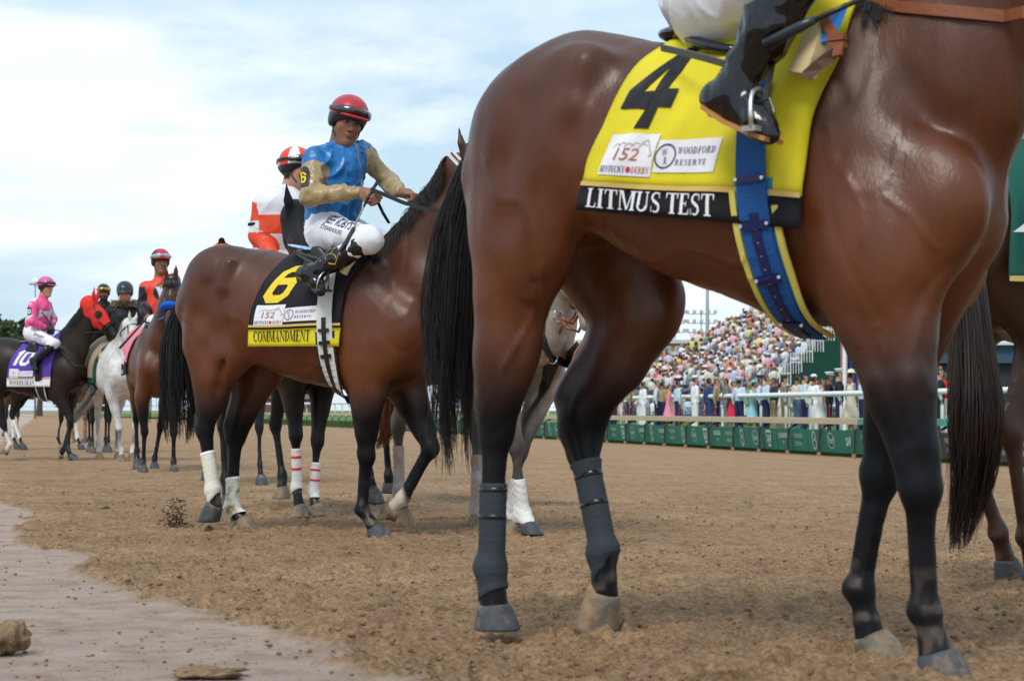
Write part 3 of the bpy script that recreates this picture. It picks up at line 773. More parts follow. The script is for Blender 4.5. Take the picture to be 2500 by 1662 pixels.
def build_horse(name_label, fr, J, torso=TORSO, neck=None, head=None, kind='bay', h=.014, group=None, feet=None, hoofmat=None, zs=1.0,
                extra=None, tailspec=None, mane=True, hair=None, ax=(0, 1, 0), sc=1.0, socks=None, seed=0, coat=None, ears=True, thick=1.0, disp=None,
                manespec=None, headq=1.0, skip_hoof=(), relax=3, hoof_dirs=None):
    root = thing('horse', name_label, 'horse', fr.o, fr.h, group)
    prims = [loft(torso, .04)]
    for n in ('RH', 'LH'): leg_hind(J[n], -1 if n[0] == 'R' else 1, prims, sc, thick)
    for n in ('RF', 'LF'): leg_fore(J[n], -1 if n[0] == 'R' else 1, prims, sc, thick)
    # haunch, shoulder and breast masses
    for s in (-1, 1):
        k = 'RH' if s < 0 else 'LH'; f = 'RF' if s < 0 else 'LF'
        hip = Vector(J[k][0]); sho = Vector(J[f][0]); elb = Vector(J[f][1])
        prims += [ell((hip.x + .03, s * .11, hip.z + .04), (.20, .12, .17), .08),
                  ell((sho.x - .22, s * .125, sho.z + .12), (.17, .085, .27), .09, ((.8, 0, .6), (0, 1, 0), (-.6, 0, .8))),
                  ell((elb.x - .02, s * .15, elb.z + .11), (.13, .075, .13), .05),
                  ell((sho.x + .0, s * .085, sho.z), (.09, .075, .13), .09)]
    nk = neck
    if nk is None:
        nk = [((.50, 0, 1.25), .27, .58), ((.72, 0, 1.42), .20, .52), ((.90, 0, 1.60), .145, .52), ((1.04, 0, 1.76), .105, .62)]
    for i in range(len(nk) - 1):
        (a, ra, s1), (b, rb, s2) = nk[i], nk[i + 1]
        prims.append(cap(a, b, ra, rb, .05 if i == 0 else .03, s1, s2, ax))
    H = None
    if head is None: head = ((1.06, 0, 1.82), (1.40, 0, 1.40), (1, 0, .8))
    if head is not False: H = horse_head(prims, head[0], head[1], head[2], ax, headq, ears)
    if extra: prims += extra
    keep = {}
    body = sdf('body', prims, h, coat or (COATG if kind in ('white', 'roan') else COAT), root, horse_paint(kind, zs, socks, seed), disp or coat_relief, relax=relax, keep=keep)
    for n in ('RH', 'LH', 'RF', 'LF'):
        if n in skip_hoof: continue
        cor = Vector(J[n][4]); t = (feet or {}).get(n)
        if t is None: t = Vector((cor.x + .035, cor.y, .0))
        hoof(cor, t, root, (hoofmat or {}).get(n, HOOFD), sc)
    hm = hair or HAIRB
    if tailspec: tail(tailspec[0], tailspec[1], tailspec[2], root, hm, *(tailspec[3:] if len(tailspec) > 3 else ()))
    if mane and head is not False:
        side, length, N = manespec or (1, .20, 500)
        pts = spline([Vector(p[0]) for p in nk] + [Vector(head[0])], 40)
        rads = np.interp(np.linspace(0, 1, 40), np.linspace(0, 1, len(nk) + 1), [p[1] for p in nk] + [.09])
        tg = np.gradient(pts, axis=0); tg /= np.linalg.norm(tg, axis=1)[:, None]
        axv = V3(ax) / np.linalg.norm(V3(ax)); up = np.cross(tg, axv); up *= np.sign(up[:, 2:3])
        bvh = BVHTree.FromPolygons([tuple(p) for p in keep['P']], [tuple(int(i) for i in q) for q in keep['F']])
        C = np.zeros((N, 9, 3)); rr = np.zeros((N, 9))
        for i in range(N):
            u = .12 + .88 * RS.rand(); k = int(u * 39)
            base = pts[k] + up[k] * rads[k] * 1.02 + axv * RS.randn() * .012
            L = length * (.55 + .6 * RS.rand()); ph = RS.rand() * 6
            for j in range(9):
                t = j / 8
                p = base + up[k] * (.02 * math.sin(t * 3.1)) + axv * side * (.07 * t ** .6 + .02 * t) + np.array([0, 0, -1]) * L * t ** 1.25 + tg[k] * (.03 * math.sin(ph + 2 * t) * t)
                hit = bvh.find_nearest(Vector(p), .12)
                if hit[0] is not None and j > 0:
                    nn = hit[1]; dd = (Vector(p) - hit[0]).dot(nn)
                    if dd < .008: p = np.array(hit[0] + nn * (.008 + .006 * RS.rand()))
                C[i, j] = p; rr[i, j] = .0018 * (1 - .7 * t)
        strands('mane', C, rr, hm, root)
    root_data = dict(root=root, body=body, fr=fr, H=H, P=keep['P'], F=keep['F'], J=J)
    root_data['bvh'] = BVHTree.FromPolygons([tuple(p) for p in keep['P']], [tuple(int(i) for i in q) for q in keep['F']])
    return root_data

def coat_relief(P, k=1.0):
    up = smooth01(.25, .6, P[:, 2]); Q = P * V3((1, 1, .62))
    n = vnoise(Q + 3, 6.5); m = vnoise(Q + 8, 14.0); v = vnoise(Q * V3((1.2, 1, .9)) + 1.7, 5.0)
    return k * up * (.0038 * n + .0022 * m + .0022 * np.exp(-(v / .05) ** 2) * (P[:, 2] < 1.25) - .0030 * np.exp(-(vnoise(Q + 21, 4.2) / .07) ** 2))
# ------------------------------------------------------------------ cloth laid over a horse's back
def drape(hd, xl, xr, zb_l, zb_r, zc=1.18, s_n=28, t_n=36, off=.014, far=.25, wr=.006, seed=0, flare=.02, side=-1):
    """xl(z), xr(z): fore and aft edges on the viewed side; zb: hem heights. returns S(s,t,off) -> point, arc length"""
    bvh = hd['bvh']
    G = np.zeros((s_n + 1, t_n + 1, 3))
    for a in range(s_n + 1):
        s = a / s_n; zb = zb_l + (zb_r - zb_l) * s
        col = []; lat = 0
        for j in range(int((far * 100 + 125) / 2.2)):
            ph = R(90 + far * 100 - j * 2.2)
            dy, dz = math.cos(ph) * side * -1, math.sin(ph)
            # ray from outside towards the trunk's middle line
            zg = zc + .38 * dz
            x = (1 - s) * xl(zg) + s * xr(zg)
            o = Vector((x, -dy * -1 * 1.2, zc + dz * 1.2)); o = Vector((x, side * math.cos(ph) * 1.2, zc + dz * 1.2))
            hit = bvh.ray_cast(o, (Vector((x, 0, zc)) - o).normalized(), 1.6)
            if hit[0] is None: continue
            p = hit[0] + Vector((0, side * math.cos(ph), dz)) * off
            if ph < R(90) and dz < .75:
                if abs(p.y) < lat: break
                lat = abs(p.y)
            if p.z < zb:
                if ph < R(90): break
                continue
            col.append(np.array(p))
        p = col[-1].copy()
        n = 0
        while p[2] > zb + .02 and n < 60:
            p = p + np.array([0, side * flare * .02, -.02]); x = (1 - s) * xl(p[2]) + s * xr(p[2]); p[0] = x; col.append(p.copy()); n += 1
        p = p.copy(); p[2] = zb; p[0] = (1 - s) * xl(zb) + s * xr(zb); col.append(p)
        col = np.array(col)
        ar = np.r_[0, np.cumsum(np.linalg.norm(np.diff(col, axis=0), axis=1))]
        tt = np.linspace(0, ar[-1], t_n + 1)
        G[a] = np.stack([np.interp(tt, ar, col[:, i]) for i in range(3)], 1)
    for it in range(2):
        G[:, 1:-1] = (G[:, :-2] + 2 * G[:, 1:-1] + G[:, 2:]) / 4
        G[1:-1] = (G[:-2] + 2 * G[1:-1] + G[2:]) / 4
    # loose folds
    ss, tt = np.meshgrid(np.linspace(0, 1, s_n + 1), np.linspace(0, 1, t_n + 1), indexing='ij')
    Gs = np.gradient(G, axis=0); Gt = np.gradient(G, axis=1); Nn = np.cross(Gs, Gt); Nn /= np.linalg.norm(Nn, axis=2, keepdims=True) + 1e-9
    if Nn[s_n // 2, t_n * 3 // 4, 1] * side < 0: Nn = -Nn
    w = vnoise2(ss * 2.2 + seed, tt * 1.1 + ss * .5, 2.0, seed) + .7 * vnoise2(ss * 5 + tt * 2 + seed, tt * 1.5, 2.0, seed + 3)
    G = G + Nn * (np.abs(w) * wr * smooth01(0, .15, tt) )[..., None]
    W = np.linalg.norm(np.diff(G[:, -1], axis=0), axis=1).sum(); Hh = np.linalg.norm(np.diff(G[s_n // 2], axis=0), axis=1).sum()
    def S(s, t, o=0.0):
        a = min(max(s, 0), 1) * s_n; b = min(max(t, 0), 1) * t_n
        i = min(int(a), s_n - 1); j = min(int(b), t_n - 1); f, g = a - i, b - j
        bl = lambda A: (A[i, j] * (1 - f) + A[i + 1, j] * f) * (1 - g) + (A[i, j + 1] * (1 - f) + A[i + 1, j + 1] * f) * g
        return bl(G) + bl(Nn) * o
    return S, W, Hh, G, Nn
def cloth_mesh(name, G, Nn, mt, parent, th=.006, s0=0, s1=None, t0=0, t1=None, o=0.0):
    A = G[s0:s1, t0:t1]; B = Nn[s0:s1, t0:t1]; a, b = A.shape[:2]
    V = np.concatenate([(A + B * (o + th)).reshape(-1, 3), (A + B * o).reshape(-1, 3)])
    i = np.arange(a * b).reshape(a, b); m = a * b
    F = [np.stack([i[:-1, :-1], i[1:, :-1], i[1:, 1:], i[:-1, 1:]], -1).reshape(-1, 4),
         np.stack([i[:-1, :-1], i[:-1, 1:], i[1:, 1:], i[1:, :-1]], -1).reshape(-1, 4) + m]
    for e in (i[0], i[-1], i[:, 0], i[:, -1]): F.append(np.stack([e[:-1], e[1:], e[1:] + m, e[:-1] + m], -1))
    me = np_mesh(name, V, np.concatenate(F), True)
    return mobj(name, me, mt, parent)
def belt(hd, x_of, half, a0, a1, mt, parent, name, off=.02, th=.005, n=30, zc=1.18, side=-1):
    """a strap lying round the trunk from angle a0 to a1 (0 = straight out to the side, -90 = underneath)"""
    pts = []
    for j in range(n + 1):
        a = R(a0 + (a1 - a0) * j / n); c, s = math.cos(a), math.sin(a)
        row = []
        for w in (-half, half):
            x = x_of(a0 + (a1 - a0) * j / n) + w
            o = Vector((x, side * c * 1.2, zc + s * 1.2))
            hit = hd['bvh'].ray_cast(o, (Vector((x, 0, zc)) - o).normalized(), 1.6)
            p = hit[0] if hit[0] is not None else Vector((x, side * c * .3, zc + s * .35))
            row.append(p + Vector((0, side * c, s)) * off)
        pts.append(row)
    V = []; F = []
    for j, (p, q) in enumerate(pts):
        a = R(a0 + (a1 - a0) * j / n); d = Vector((0, side * math.cos(a), math.sin(a))) * th
        V += [p, q, q + d, p + d]
        if j < n:
            b = j * 4
            for k in range(4): F.append((b + k, b + (k + 1) % 4, b + 4 + (k + 1) % 4, b + 4 + k))
    mb = MB(); mb.add(V, F)
    return mb.build(name, mt, parent, smooth=False), pts
# ------------------------------------------------------------------ ground
def dirt_material():
    m = bpy.data.materials.new('track_dirt'); m.use_nodes = True
    nt = m.node_tree; N, L = nt.nodes, nt.links; b = N['Principled BSDF']
    b.inputs['Roughness'].default_value = .92; b.inputs['Specular IOR Level'].default_value = .2
    tc = N.new('ShaderNodeTexCoord')
    def noise(sc, det=8, rough=.6, dist=0.0, w=None):
        n = N.new('ShaderNodeTexNoise'); n.inputs['Scale'].default_value = sc; n.inputs['Detail'].default_value = det
        n.inputs['Roughness'].default_value = rough; n.inputs['Distortion'].default_value = dist
        L.new(tc.outputs['Object'], n.inputs['Vector']); return n
    def ramp(src, p0, c0, p1, c1):
        r = N.new('ShaderNodeValToRGB'); r.color_ramp.elements[0].position = p0; r.color_ramp.elements[0].color = (*c0, 1)
        r.color_ramp.elements[1].position = p1; r.color_ramp.elements[1].color = (*c1, 1); L.new(src, r.inputs[0]); return r.outputs[0]
    fine = ramp(noise(70, 8, .7).outputs['Fac'], .30, (.145, .086, .043), .62, (.475, .310, .178))
    big = ramp(noise(.9, 6, .6).outputs['Fac'], .35, (.86, .84, .82), .65, (1.10, 1.08, 1.06))
    mid = ramp(noise(9, 7, .65).outputs['Fac'], .33, (.68, .66, .64), .58, (1.10, 1.10, 1.10))
    def mul(a, c):
        x = N.new('ShaderNodeMix'); x.data_type = 'RGBA'; x.blend_type = 'MULTIPLY'; x.inputs[0].default_value = 1
        L.new(a, x.inputs[6]); L.new(c, x.inputs[7]); return x.outputs[2]
    dirt = mul(mul(fine, big), mid)
    pale = mul(ramp(noise(7, 10, .62, .4).outputs['Fac'], .32, (.37, .265, .195), .54, (.50, .395, .33)), ramp(noise(2.2, 6).outputs['Fac'], .3, (.86, .82, .8), .7, (1.05, 1.05, 1.06)))
    # scattered crumbs of dirt on the packed clay
    crumbs = ramp(noise(26, 5, .55).outputs['Fac'], .60, (0, 0, 0), .66, (1, 1, 1))
    at = N.new('ShaderNodeAttribute'); at.attribute_name = 'Col'
    sep = N.new('ShaderNodeSeparateColor'); L.new(at.outputs['Color'], sep.inputs[0])
    mx = N.new('ShaderNodeMath'); mx.operation = 'MULTIPLY'; mx.inputs[1].default_value = .75; L.new(crumbs, mx.inputs[0])
    mc = N.new('ShaderNodeMix'); mc.data_type = 'RGBA'; L.new(mx.outputs[0], mc.inputs[0]); L.new(pale, mc.inputs[6]); L.new(dirt, mc.inputs[7])
    m2 = N.new('ShaderNodeMix'); m2.data_type = 'RGBA'; L.new(sep.outputs[0], m2.inputs[0]); L.new(dirt, m2.inputs[6]); L.new(mc.outputs[2], m2.inputs[7])
    L.new(m2.outputs[2], b.inputs['Base Color'])
    bp = N.new('ShaderNodeBump'); bp.inputs['Strength'].default_value = .9; bp.inputs['Distance'].default_value = .016
    L.new(noise(110, 6, .7).outputs['Fac'], bp.inputs['Height']); L.new(bp.outputs[0], b.inputs['Normal'])
    return m
DIRT = dirt_material()
def clay_mask(x, y):
    """1 on the bare packed clay beside the outer rail, 0 on the harrowed dirt"""
    perp = x * .975 + y * .222
    e = .03 + .16 * vnoise2(x, y, .9, 5) + .09 * vnoise2(x, y, 3.1, 6) + .05 * vnoise2(x, y, 11, 7)
    # edge traced on the ground
    edge = np.interp(y, [3.5, 4.5, 6, 8, 10.5, 14, 17, 25], [.98, .72, .42, .16, -.10, -.32, -.50, -.9])
    return smooth01(.05, -.05, perp - edge - e)
def dirt_sheet():
    yr = [3.4]
    while yr[-1] < 330: yr.append(yr[-1] + max(.007, .0021 * yr[-1] ** 1.35))
    yr = np.array(yr); nx = 860
    u = np.linspace(-.34, .34, nx)
    Y, U = np.meshgrid(yr, u, indexing='ij'); X = U * Y
    Z = ground_z(X, Y)
    C = clay_mask(X, Y)
    fade = np.clip(16 / Y, .25, 1)
    warp = .35 * vnoise2(X, Y, 4, 20)
    h = .018 * vnoise2(X + warp * .1, Y, 1.3, 21) + .010 * vnoise2(X, Y, 4.5, 22)
    t = np.abs(vnoise2(X + warp * .2, Y * 1.0, 13, 23)); h += .010 * (t - .3)
    h += .012 * np.abs(vnoise2(X, Y, 36, 24)) + .0045 * vnoise2(X, Y, 70, 25)
    c = np.clip(vnoise2(X, Y, 30, 26) - .45, 0, 1); h += .030 * c
    hc = .008 * vnoise2(X, Y, 1.0, 31) + .0008 * vnoise2(X, Y, 12, 32) + .012 * np.clip(vnoise2(X, Y, 26, 33) - .62, 0, 1)
    # hoofprints: a dished hollow with a pushed up rim, round the standing feet and scattered where others walked
    prints = [(float(p.x), float(p.y), 1, 0.0) for p in HOOVES if p.z < .04]
    rs = np.random.RandomState(77)
    for k in range(420):
        y = 4.2 + 24 * rs.rand() ** 1.3; x = (rs.rand() * 2 - 1) * .28 * y; prints.append((x, y, 0, rs.rand() * 6.28))
    for x0, y0, live, a in prints:
        i0, i1 = np.searchsorted(yr, [y0 - .22, y0 + .22])
        if i1 <= i0: continue
        dx, dy = X[i0:i1] - x0, Y[i0:i1] - y0; ca, sa = math.cos(a), math.sin(a)
        r = np.hypot(dx * ca + dy * sa, (dx * sa - dy * ca) * 1.15)
        rim = np.exp(-((r - .085) / .028) ** 2); n_ = .6 + .5 * vnoise2(X[i0:i1], Y[i0:i1], 40, 41)
        if live: h[i0:i1] += .016 * rim * n_
        else: h[i0:i1] += (.018 * rim * n_ - .030 * np.exp(-(r / .058) ** 4))
    Z = Z + (h * (1 - C) + (hc - .012) * C) * np.clip(1.15 - Y / 45, .12, 1)
    V = np.stack([X, Y, Z], -1).reshape(-1, 3)
    i = np.arange(len(yr) * nx).reshape(len(yr), nx)
    F = np.stack([i[:-1, :-1], i[:-1, 1:], i[1:, 1:], i[1:, :-1]], -1).reshape(-1, 4)
    me = np_mesh('dirt_track', V, F, True, np.repeat(C.reshape(-1, 1), 3, 1))
    o = mobj('dirt_track', me, DIRT); setp(o, 'harrowed brown dirt of the race track with bare pale clay along its near left side', 'race track', kind='structure')
    # the rest of the ground out to the horizon, a little lower
    g = MB(); z = -.62
    g.add([(-1500, -300, z), (1500, -300, z), (1500, 2600, z), (-1500, 2600, z)], [(0, 1, 2, 3)])
    o = g.build('infield_grass', mat('far_grass', (.07, .13, .035), .9, .2, var=.25, vscale=.3, c2=(.12, .17, .06), c2scale=.05)); o['kind'] = 'structure'
    g = MB()
    gx = [(-60, 0), (-1.16, 3.4), (1.16, 3.4), (60, 0)]
    g.add([(-90, -20, -.12), (-1.0, -20, -.10), (-1.156, 3.4, -.02), (-20.7, 61, -.25), (-90, 61, -.3)], [(0, 1, 2, 3, 4)])
    g.add([(-1.0, -20, -.10), (90, -20, -.61), (90, 61, -.61), (20.7, 61, -.6), (1.156, 3.4, -.03), (-1.156, 3.4, -.02)], [(0, 1, 2, 3, 4, 5)])
    me = g.mesh('track_apron'); a = me.color_attributes.new('Col', 'FLOAT_COLOR', 'POINT')
    for k in range(len(me.vertices)): a.data[k].color = (0, 0, 0, 1)
    mobj('track_apron', me, DIRT)['kind'] = 'structure'
def clod_mesh(seed, n=2):
    bm = bmesh.new(); bmesh.ops.create_icosphere(bm, subdivisions=n, radius=1)
    for v in bm.verts:
        k = 1 + .35 * float(vnoise(np.array([v.co]) * 1.3 + seed * 7.1, 1.4)[0]) + .15 * float(vnoise(np.array([v.co]) + seed, 4)[0])
        v.co = Vector((v.co.x * k, v.co.y * k, v.co.z * k * .6))
    V = np.array([v.co[:] for v in bm.verts]); F = np.array([[v.index for v in f.verts] for f in bm.faces]); bm.free()
    return V, F
def loose_clods():
    """crumbs of dirt scattered over track and clay: one mass nobody could count"""
    base = [clod_mesh(i, 1) for i in range(5)]
    Vs, Fs, Cs = [], [], []; nb = 0
    n = 0
    while n < 5200:
        y = 4.2 + 13 * RS.rand() ** 1.7; x = (RS.rand() * 2 - 1) * .29 * y
        c = float(clay_mask(np.array([x]), np.array([y]))[0])
        if c > .5 and RS.rand() < .35: continue
        V, F = base[RS.randint(5)]
        s = (.0025 + .008 * RS.rand() ** 3) * (.8 if c > .5 else 1.2)
        a = RS.rand() * 6.28; ca, sa = math.cos(a), math.sin(a)
        P = V * s; P = np.stack([P[:, 0] * ca - P[:, 1] * sa, P[:, 0] * sa + P[:, 1] * ca, P[:, 2]], 1)
        P += [x, y, float(ground_z(x, y)) + (.012 if c < .5 else -.008) + s * .2]
        Vs.append(P); Fs.append(F + nb); nb += len(P); n += 1
    me = np_mesh('loose_clods', np.concatenate(Vs), np.concatenate(Fs), False, np.zeros((nb, 3)))
    o = mobj('loose_clods', me, DIRT); setp(o, 'loose crumbs of dirt scattered over the track surface', 'dirt clods', kind='stuff')
# ------------------------------------------------------------------ people
def unit(v): v = Vector(v); return v.normalized()
def head_prims(c, F, U, s=1.0, kk=.012, detail=True):
    """c: middle of the skull"""
    c, F, U = Vector(c), unit(F), Vector(U); U = (U - F * U.dot(F)).normalized(); Rr = F.cross(U)
    P = lambda f, u, r=0: c + (F * f + U * u + Rr * r) * s
    A = (Rr, F, U); e = lambda q, r, k=kk, op='u': ell(q, [x * s for x in r], k, A, op)
    pr = [e(P(0, .03), (.076, .098, .088)), e(P(.022, -.035), (.063, .070, .085)),
          cap(P(-.01, -.055), P(.060, -.100), .050 * s, .024 * s, .03), cap(P(.045, -.085), P(.072, -.096), .026 * s, .018 * s, .02),
          cap(P(-.02, -.05), P(-.045, -.165), .052 * s, .056 * s, .03)]
    if detail:
        for r in (-1, 1):
            pr += [e(P(.055, -.020, r * .040), (.020, .022, .020), .02), e(P(.088, .010, r * .031), (.017, .012, .012), .012, 's'),
                   e(P(.078, .010, r * .031), (.013, .012, .012), .004), e(P(-.012, -.008, r * .078), (.009, .020, .031), .006),
                   e(P(.086, .027, r * .028), (.022, .008, .006), .010)]
        pr += [cap(P(.088, .012), P(.108, -.026), .0085 * s, .0125 * s, .010), e(P(.098, -.030, .010), (.008, .009, .007), .006), e(P(.098, -.030, -.010), (.008, .009, .007), .006),
               e(P(.090, -.056), (.023, .010, .0055), .005), e(P(.088, -.067), (.020, .010, .0065), .005)]
    return pr, P, A
def hand_prims(wr, aim, up, s=1.0, side=1, grip=.8):
    """wrist, direction to the knuckles, back of the hand; grip 0 open .. 1 fist"""
    wr, aim, up = Vector(wr), unit(aim), Vector(up); up = (up - aim * up.dot(aim)).normalized(); lat = aim.cross(up) * side
    P = lambda a, u, l: wr + (aim * a + up * u + lat * l) * s
    pr = [cap(P(.0, 0, 0), P(.05, 0, 0), .024 * s, .030 * s, .015), ell(P(.06, 0, 0), (.042 * s, .038 * s, .016 * s), .015, (aim, lat, up))]
    for i, (l, ln) in enumerate(((.030, .92), (.010, 1.0), (-.010, .94), (-.029, .76))):
        a0 = R(35 + 45 * grip); a1 = a0 + R(50 + 45 * grip); a2 = a1 + R(40 + 30 * grip)
        p = P(.092, .004, l); L1, L2, L3 = .042 * ln, .026 * ln, .020 * ln
        for a, ll, ra, rb in ((a0, L1, .0098, .0092), (a1, L2, .0092, .0085), (a2, L3, .0085, .007)):
            q = p + (aim * math.cos(a) - up * math.sin(a)) * ll * s
            pr.append(cap(p, q, ra * s, rb * s, .004)); p = q
    t0 = P(.025, -.006, .030); t1 = P(.062, -.022, .040); t2 = P(.088, -.038, .024)
    pr += [cap(t0, t1, .013 * s, .011 * s, .01), cap(t1, t2, .011 * s, .009 * s, .004)]
    return pr
SKIN_T = {'tan': (.27, .125, .072), 'light': (.50, .27, .185), 'pink': (.50, .235, .165), 'brown': (.27, .125, .075), 'olive': (.33, .17, .10)}
def face_paint(P_, A, tone, s=1.0, beard=0.0, hair=(.012, .010, .009), hairline=True, lips=None):
    base = V3(SKIN_T[tone]); A3 = np.array([V3(a) for a in A]); o = V3(P_(0, 0))
    spots = []
    for r in (-1, 1):
        spots += [((.090, .010, r * .031), (.016, .0055), (.02, .014, .012), .9), ((.090, .0105, r * .040), (.004, .0035), (.55, .5, .47), .7), ((.094, .0275, r * .032), (.021, .0045), hair, .85)]
    spots += [((.095, -.0615, 0), (.022, .0075), lips or tuple(base * V3((.95, .62, .62))), .8), ((.105, -.038, .007), (.003, .002), tuple(base * .3), .8), ((.105, -.038, -.007), (.003, .002), tuple(base * .3), .8)]
    def f(Q):
        n = vnoise(Q, 30)[:, None]
        c = np.tile(base, (len(Q), 1)) * (1 + .06 * n)
        L = (Q - o) / s; l = L @ A3.T                       # lateral, forward, up
        near = (np.linalg.norm(l, axis=1) < .17)
        red = np.exp(-((np.abs(l[:, 0]) - .042) ** 2 + (l[:, 2] + .028) ** 2) / .0006) * (l[:, 1] > .03) * near
        c = c * (1 + np.stack([.10 * red, -.06 * red, -.08 * red], 1))
        if beard:
            b = smooth01(-.02, -.05, l[:, 2] - .25 * np.clip(.06 - l[:, 1], 0, .2)) * (l[:, 2] > -.125) * near * beard
            c = c * (1 - b[:, None]) + V3(hair) * b[:, None]
        if hairline:
            hl = smooth01(.045, .052, l[:, 2] - .4 * np.clip(-.0 + l[:, 1] - .04, 0, .1)) + smooth01(.005, -.006, l[:, 1]) * smooth01(-.07, -.06, l[:, 2])
            hl = np.clip(hl, 0, 1) * near * (np.abs(np.abs(l[:, 0]) - .082) > .012)
            c = c * (1 - hl[:, None]) + V3(hair) * hl[:, None]
        for (fc, uc, rc), (w, h), col, k in spots:
            d = ((l[:, 0] - rc) / w) ** 2 + ((l[:, 2] - uc) / h) ** 2
            m = (smooth01(1.5, .7, d) * (l[:, 1] > .05) * near * k)[:, None]
            c = c * (1 - m) + V3(col) * m
        return np.clip(c, .003, 1)
    return f
def helmet(P_, A, parent, kind, mtcol=None, s=1.0, h=.006, goggles=True, peak=True, lens=None, strap=True, gog_up=True):
    """riding skull cap with a silk cover, peak, strap and goggles"""
    Rr, F, U = A; e = lambda q, r, k=.012, op='u': ell(q, [x * s for x in r], k, A, op)
    pr = [e(P_(-.004, .048), (.101, .122, .100), .02), cap(P_(-.07, .01), P_(-.06, -.02), .045 * s, .03 * s, .03)]
    pr += [e(P_(-.02, -.005, .074), (.020, .045, .035), .02), e(P_(-.02, -.005, -.074), (.020, .045, .035), .02)]
    pr.append(cap(P_(.13, -.115), P_(.05, -.04), .10 * s, .066 * s, .01, op='s'))
    pr.append(e(P_(.06, -.035), (.078, .09, .062), .01, 's'))
    if peak: pr.append(e(P_(.105, .040), (.082, .050, .012), .012, 'u'))
    keep = {}
    hm = sdf('helmet', pr, h * s, mat('helmet_' + kind, (0, 0, 0), .38 if kind != 'plain' else .3, .5, attr=True, var=.05, bump=.05), parent, mtcol, keep=keep, relax=3)
    if goggles:
        mb = MB()
        zz = .070 if gog_up else .012
        fr = .126 if gog_up else .104
        n = 20; pts = []
        for i in range(n + 1):
            a = R(-78 + 156 * i / n); pts.append(P_(math.cos(a) * fr * (1 if gog_up else .98) - .004, zz + .012 * abs(math.sin(a)) * (-1), math.sin(a) * .098 * (1.06 if gog_up else .9)))
        V = []; Fs = []
        for i, p in enumerate(pts):
            u = abs(i - n / 2) / (n / 2); hh = (.024 if .12 < u < .8 else (.017 if u <= .12 else .014)) * s
            o = (Vector(p) - P_(-.004, zz)).normalized() * .012 * s
            V += [Vector(p) + U * hh, Vector(p) + U * hh * .7 + o, Vector(p) - U * hh * (.75 if u > .1 else .2) + o, Vector(p) - U * hh]
        for i in range(n):
            for k in range(4): Fs.append((i * 4 + k, i * 4 + (k + 1) % 4, i * 4 + 4 + (k + 1) % 4, i * 4 + 4 + k))
        mb.add(V, Fs)
        g = mb.build('goggles', lens or mat('smoked_lens', (.01, .012, .018), .08, .8, coat=.6, rvar=0), hm, smooth=True)
        mb = MB(); pts = []
        for i in range(25):
            a = R(70 + 220 * i / 24); pts.append(P_(math.cos(a) * .126 - .004, zz - .012 - .018 * (1 - abs(math.sin(a))) * 1.2, math.sin(a) * .105))
        mb.strip(pts, U, .018 * s, .004 * s)
        mb.build('goggle_strap', BLACK_LEATHER, hm)
    if strap:
        mb = MB()
        for r in (-1, 1): mb.tube([P_(.0, -.01, r * .083), P_(.028, -.06, r * .068), P_(.05, -.105, r * .03), P_(.055, -.115, 0)], .004 * s, 6)
        mb.build('chin_strap', BLACK_LEATHER, hm, smooth=True)
    return hm
def silk_disp(amp=.006, sc=9.0, seed=0, st=(1, 1, 1)):
    def f(P):
        Q = P * V3((1, 1, .62)) + seed
        a = np.abs(vnoise(Q + .12 * vnoise(Q, 5)[:, None], sc)); b = np.abs(vnoise(Q, sc * 2.3))
        c = np.abs(vnoise(Q * V3((1, 1, .6)) + 9, sc * 4))
        return amp * (1 - 2.4 * np.sqrt(a)) + amp * .6 * (1 - 2 * b) + amp * .22 * (1 - 2 * c)
    return f
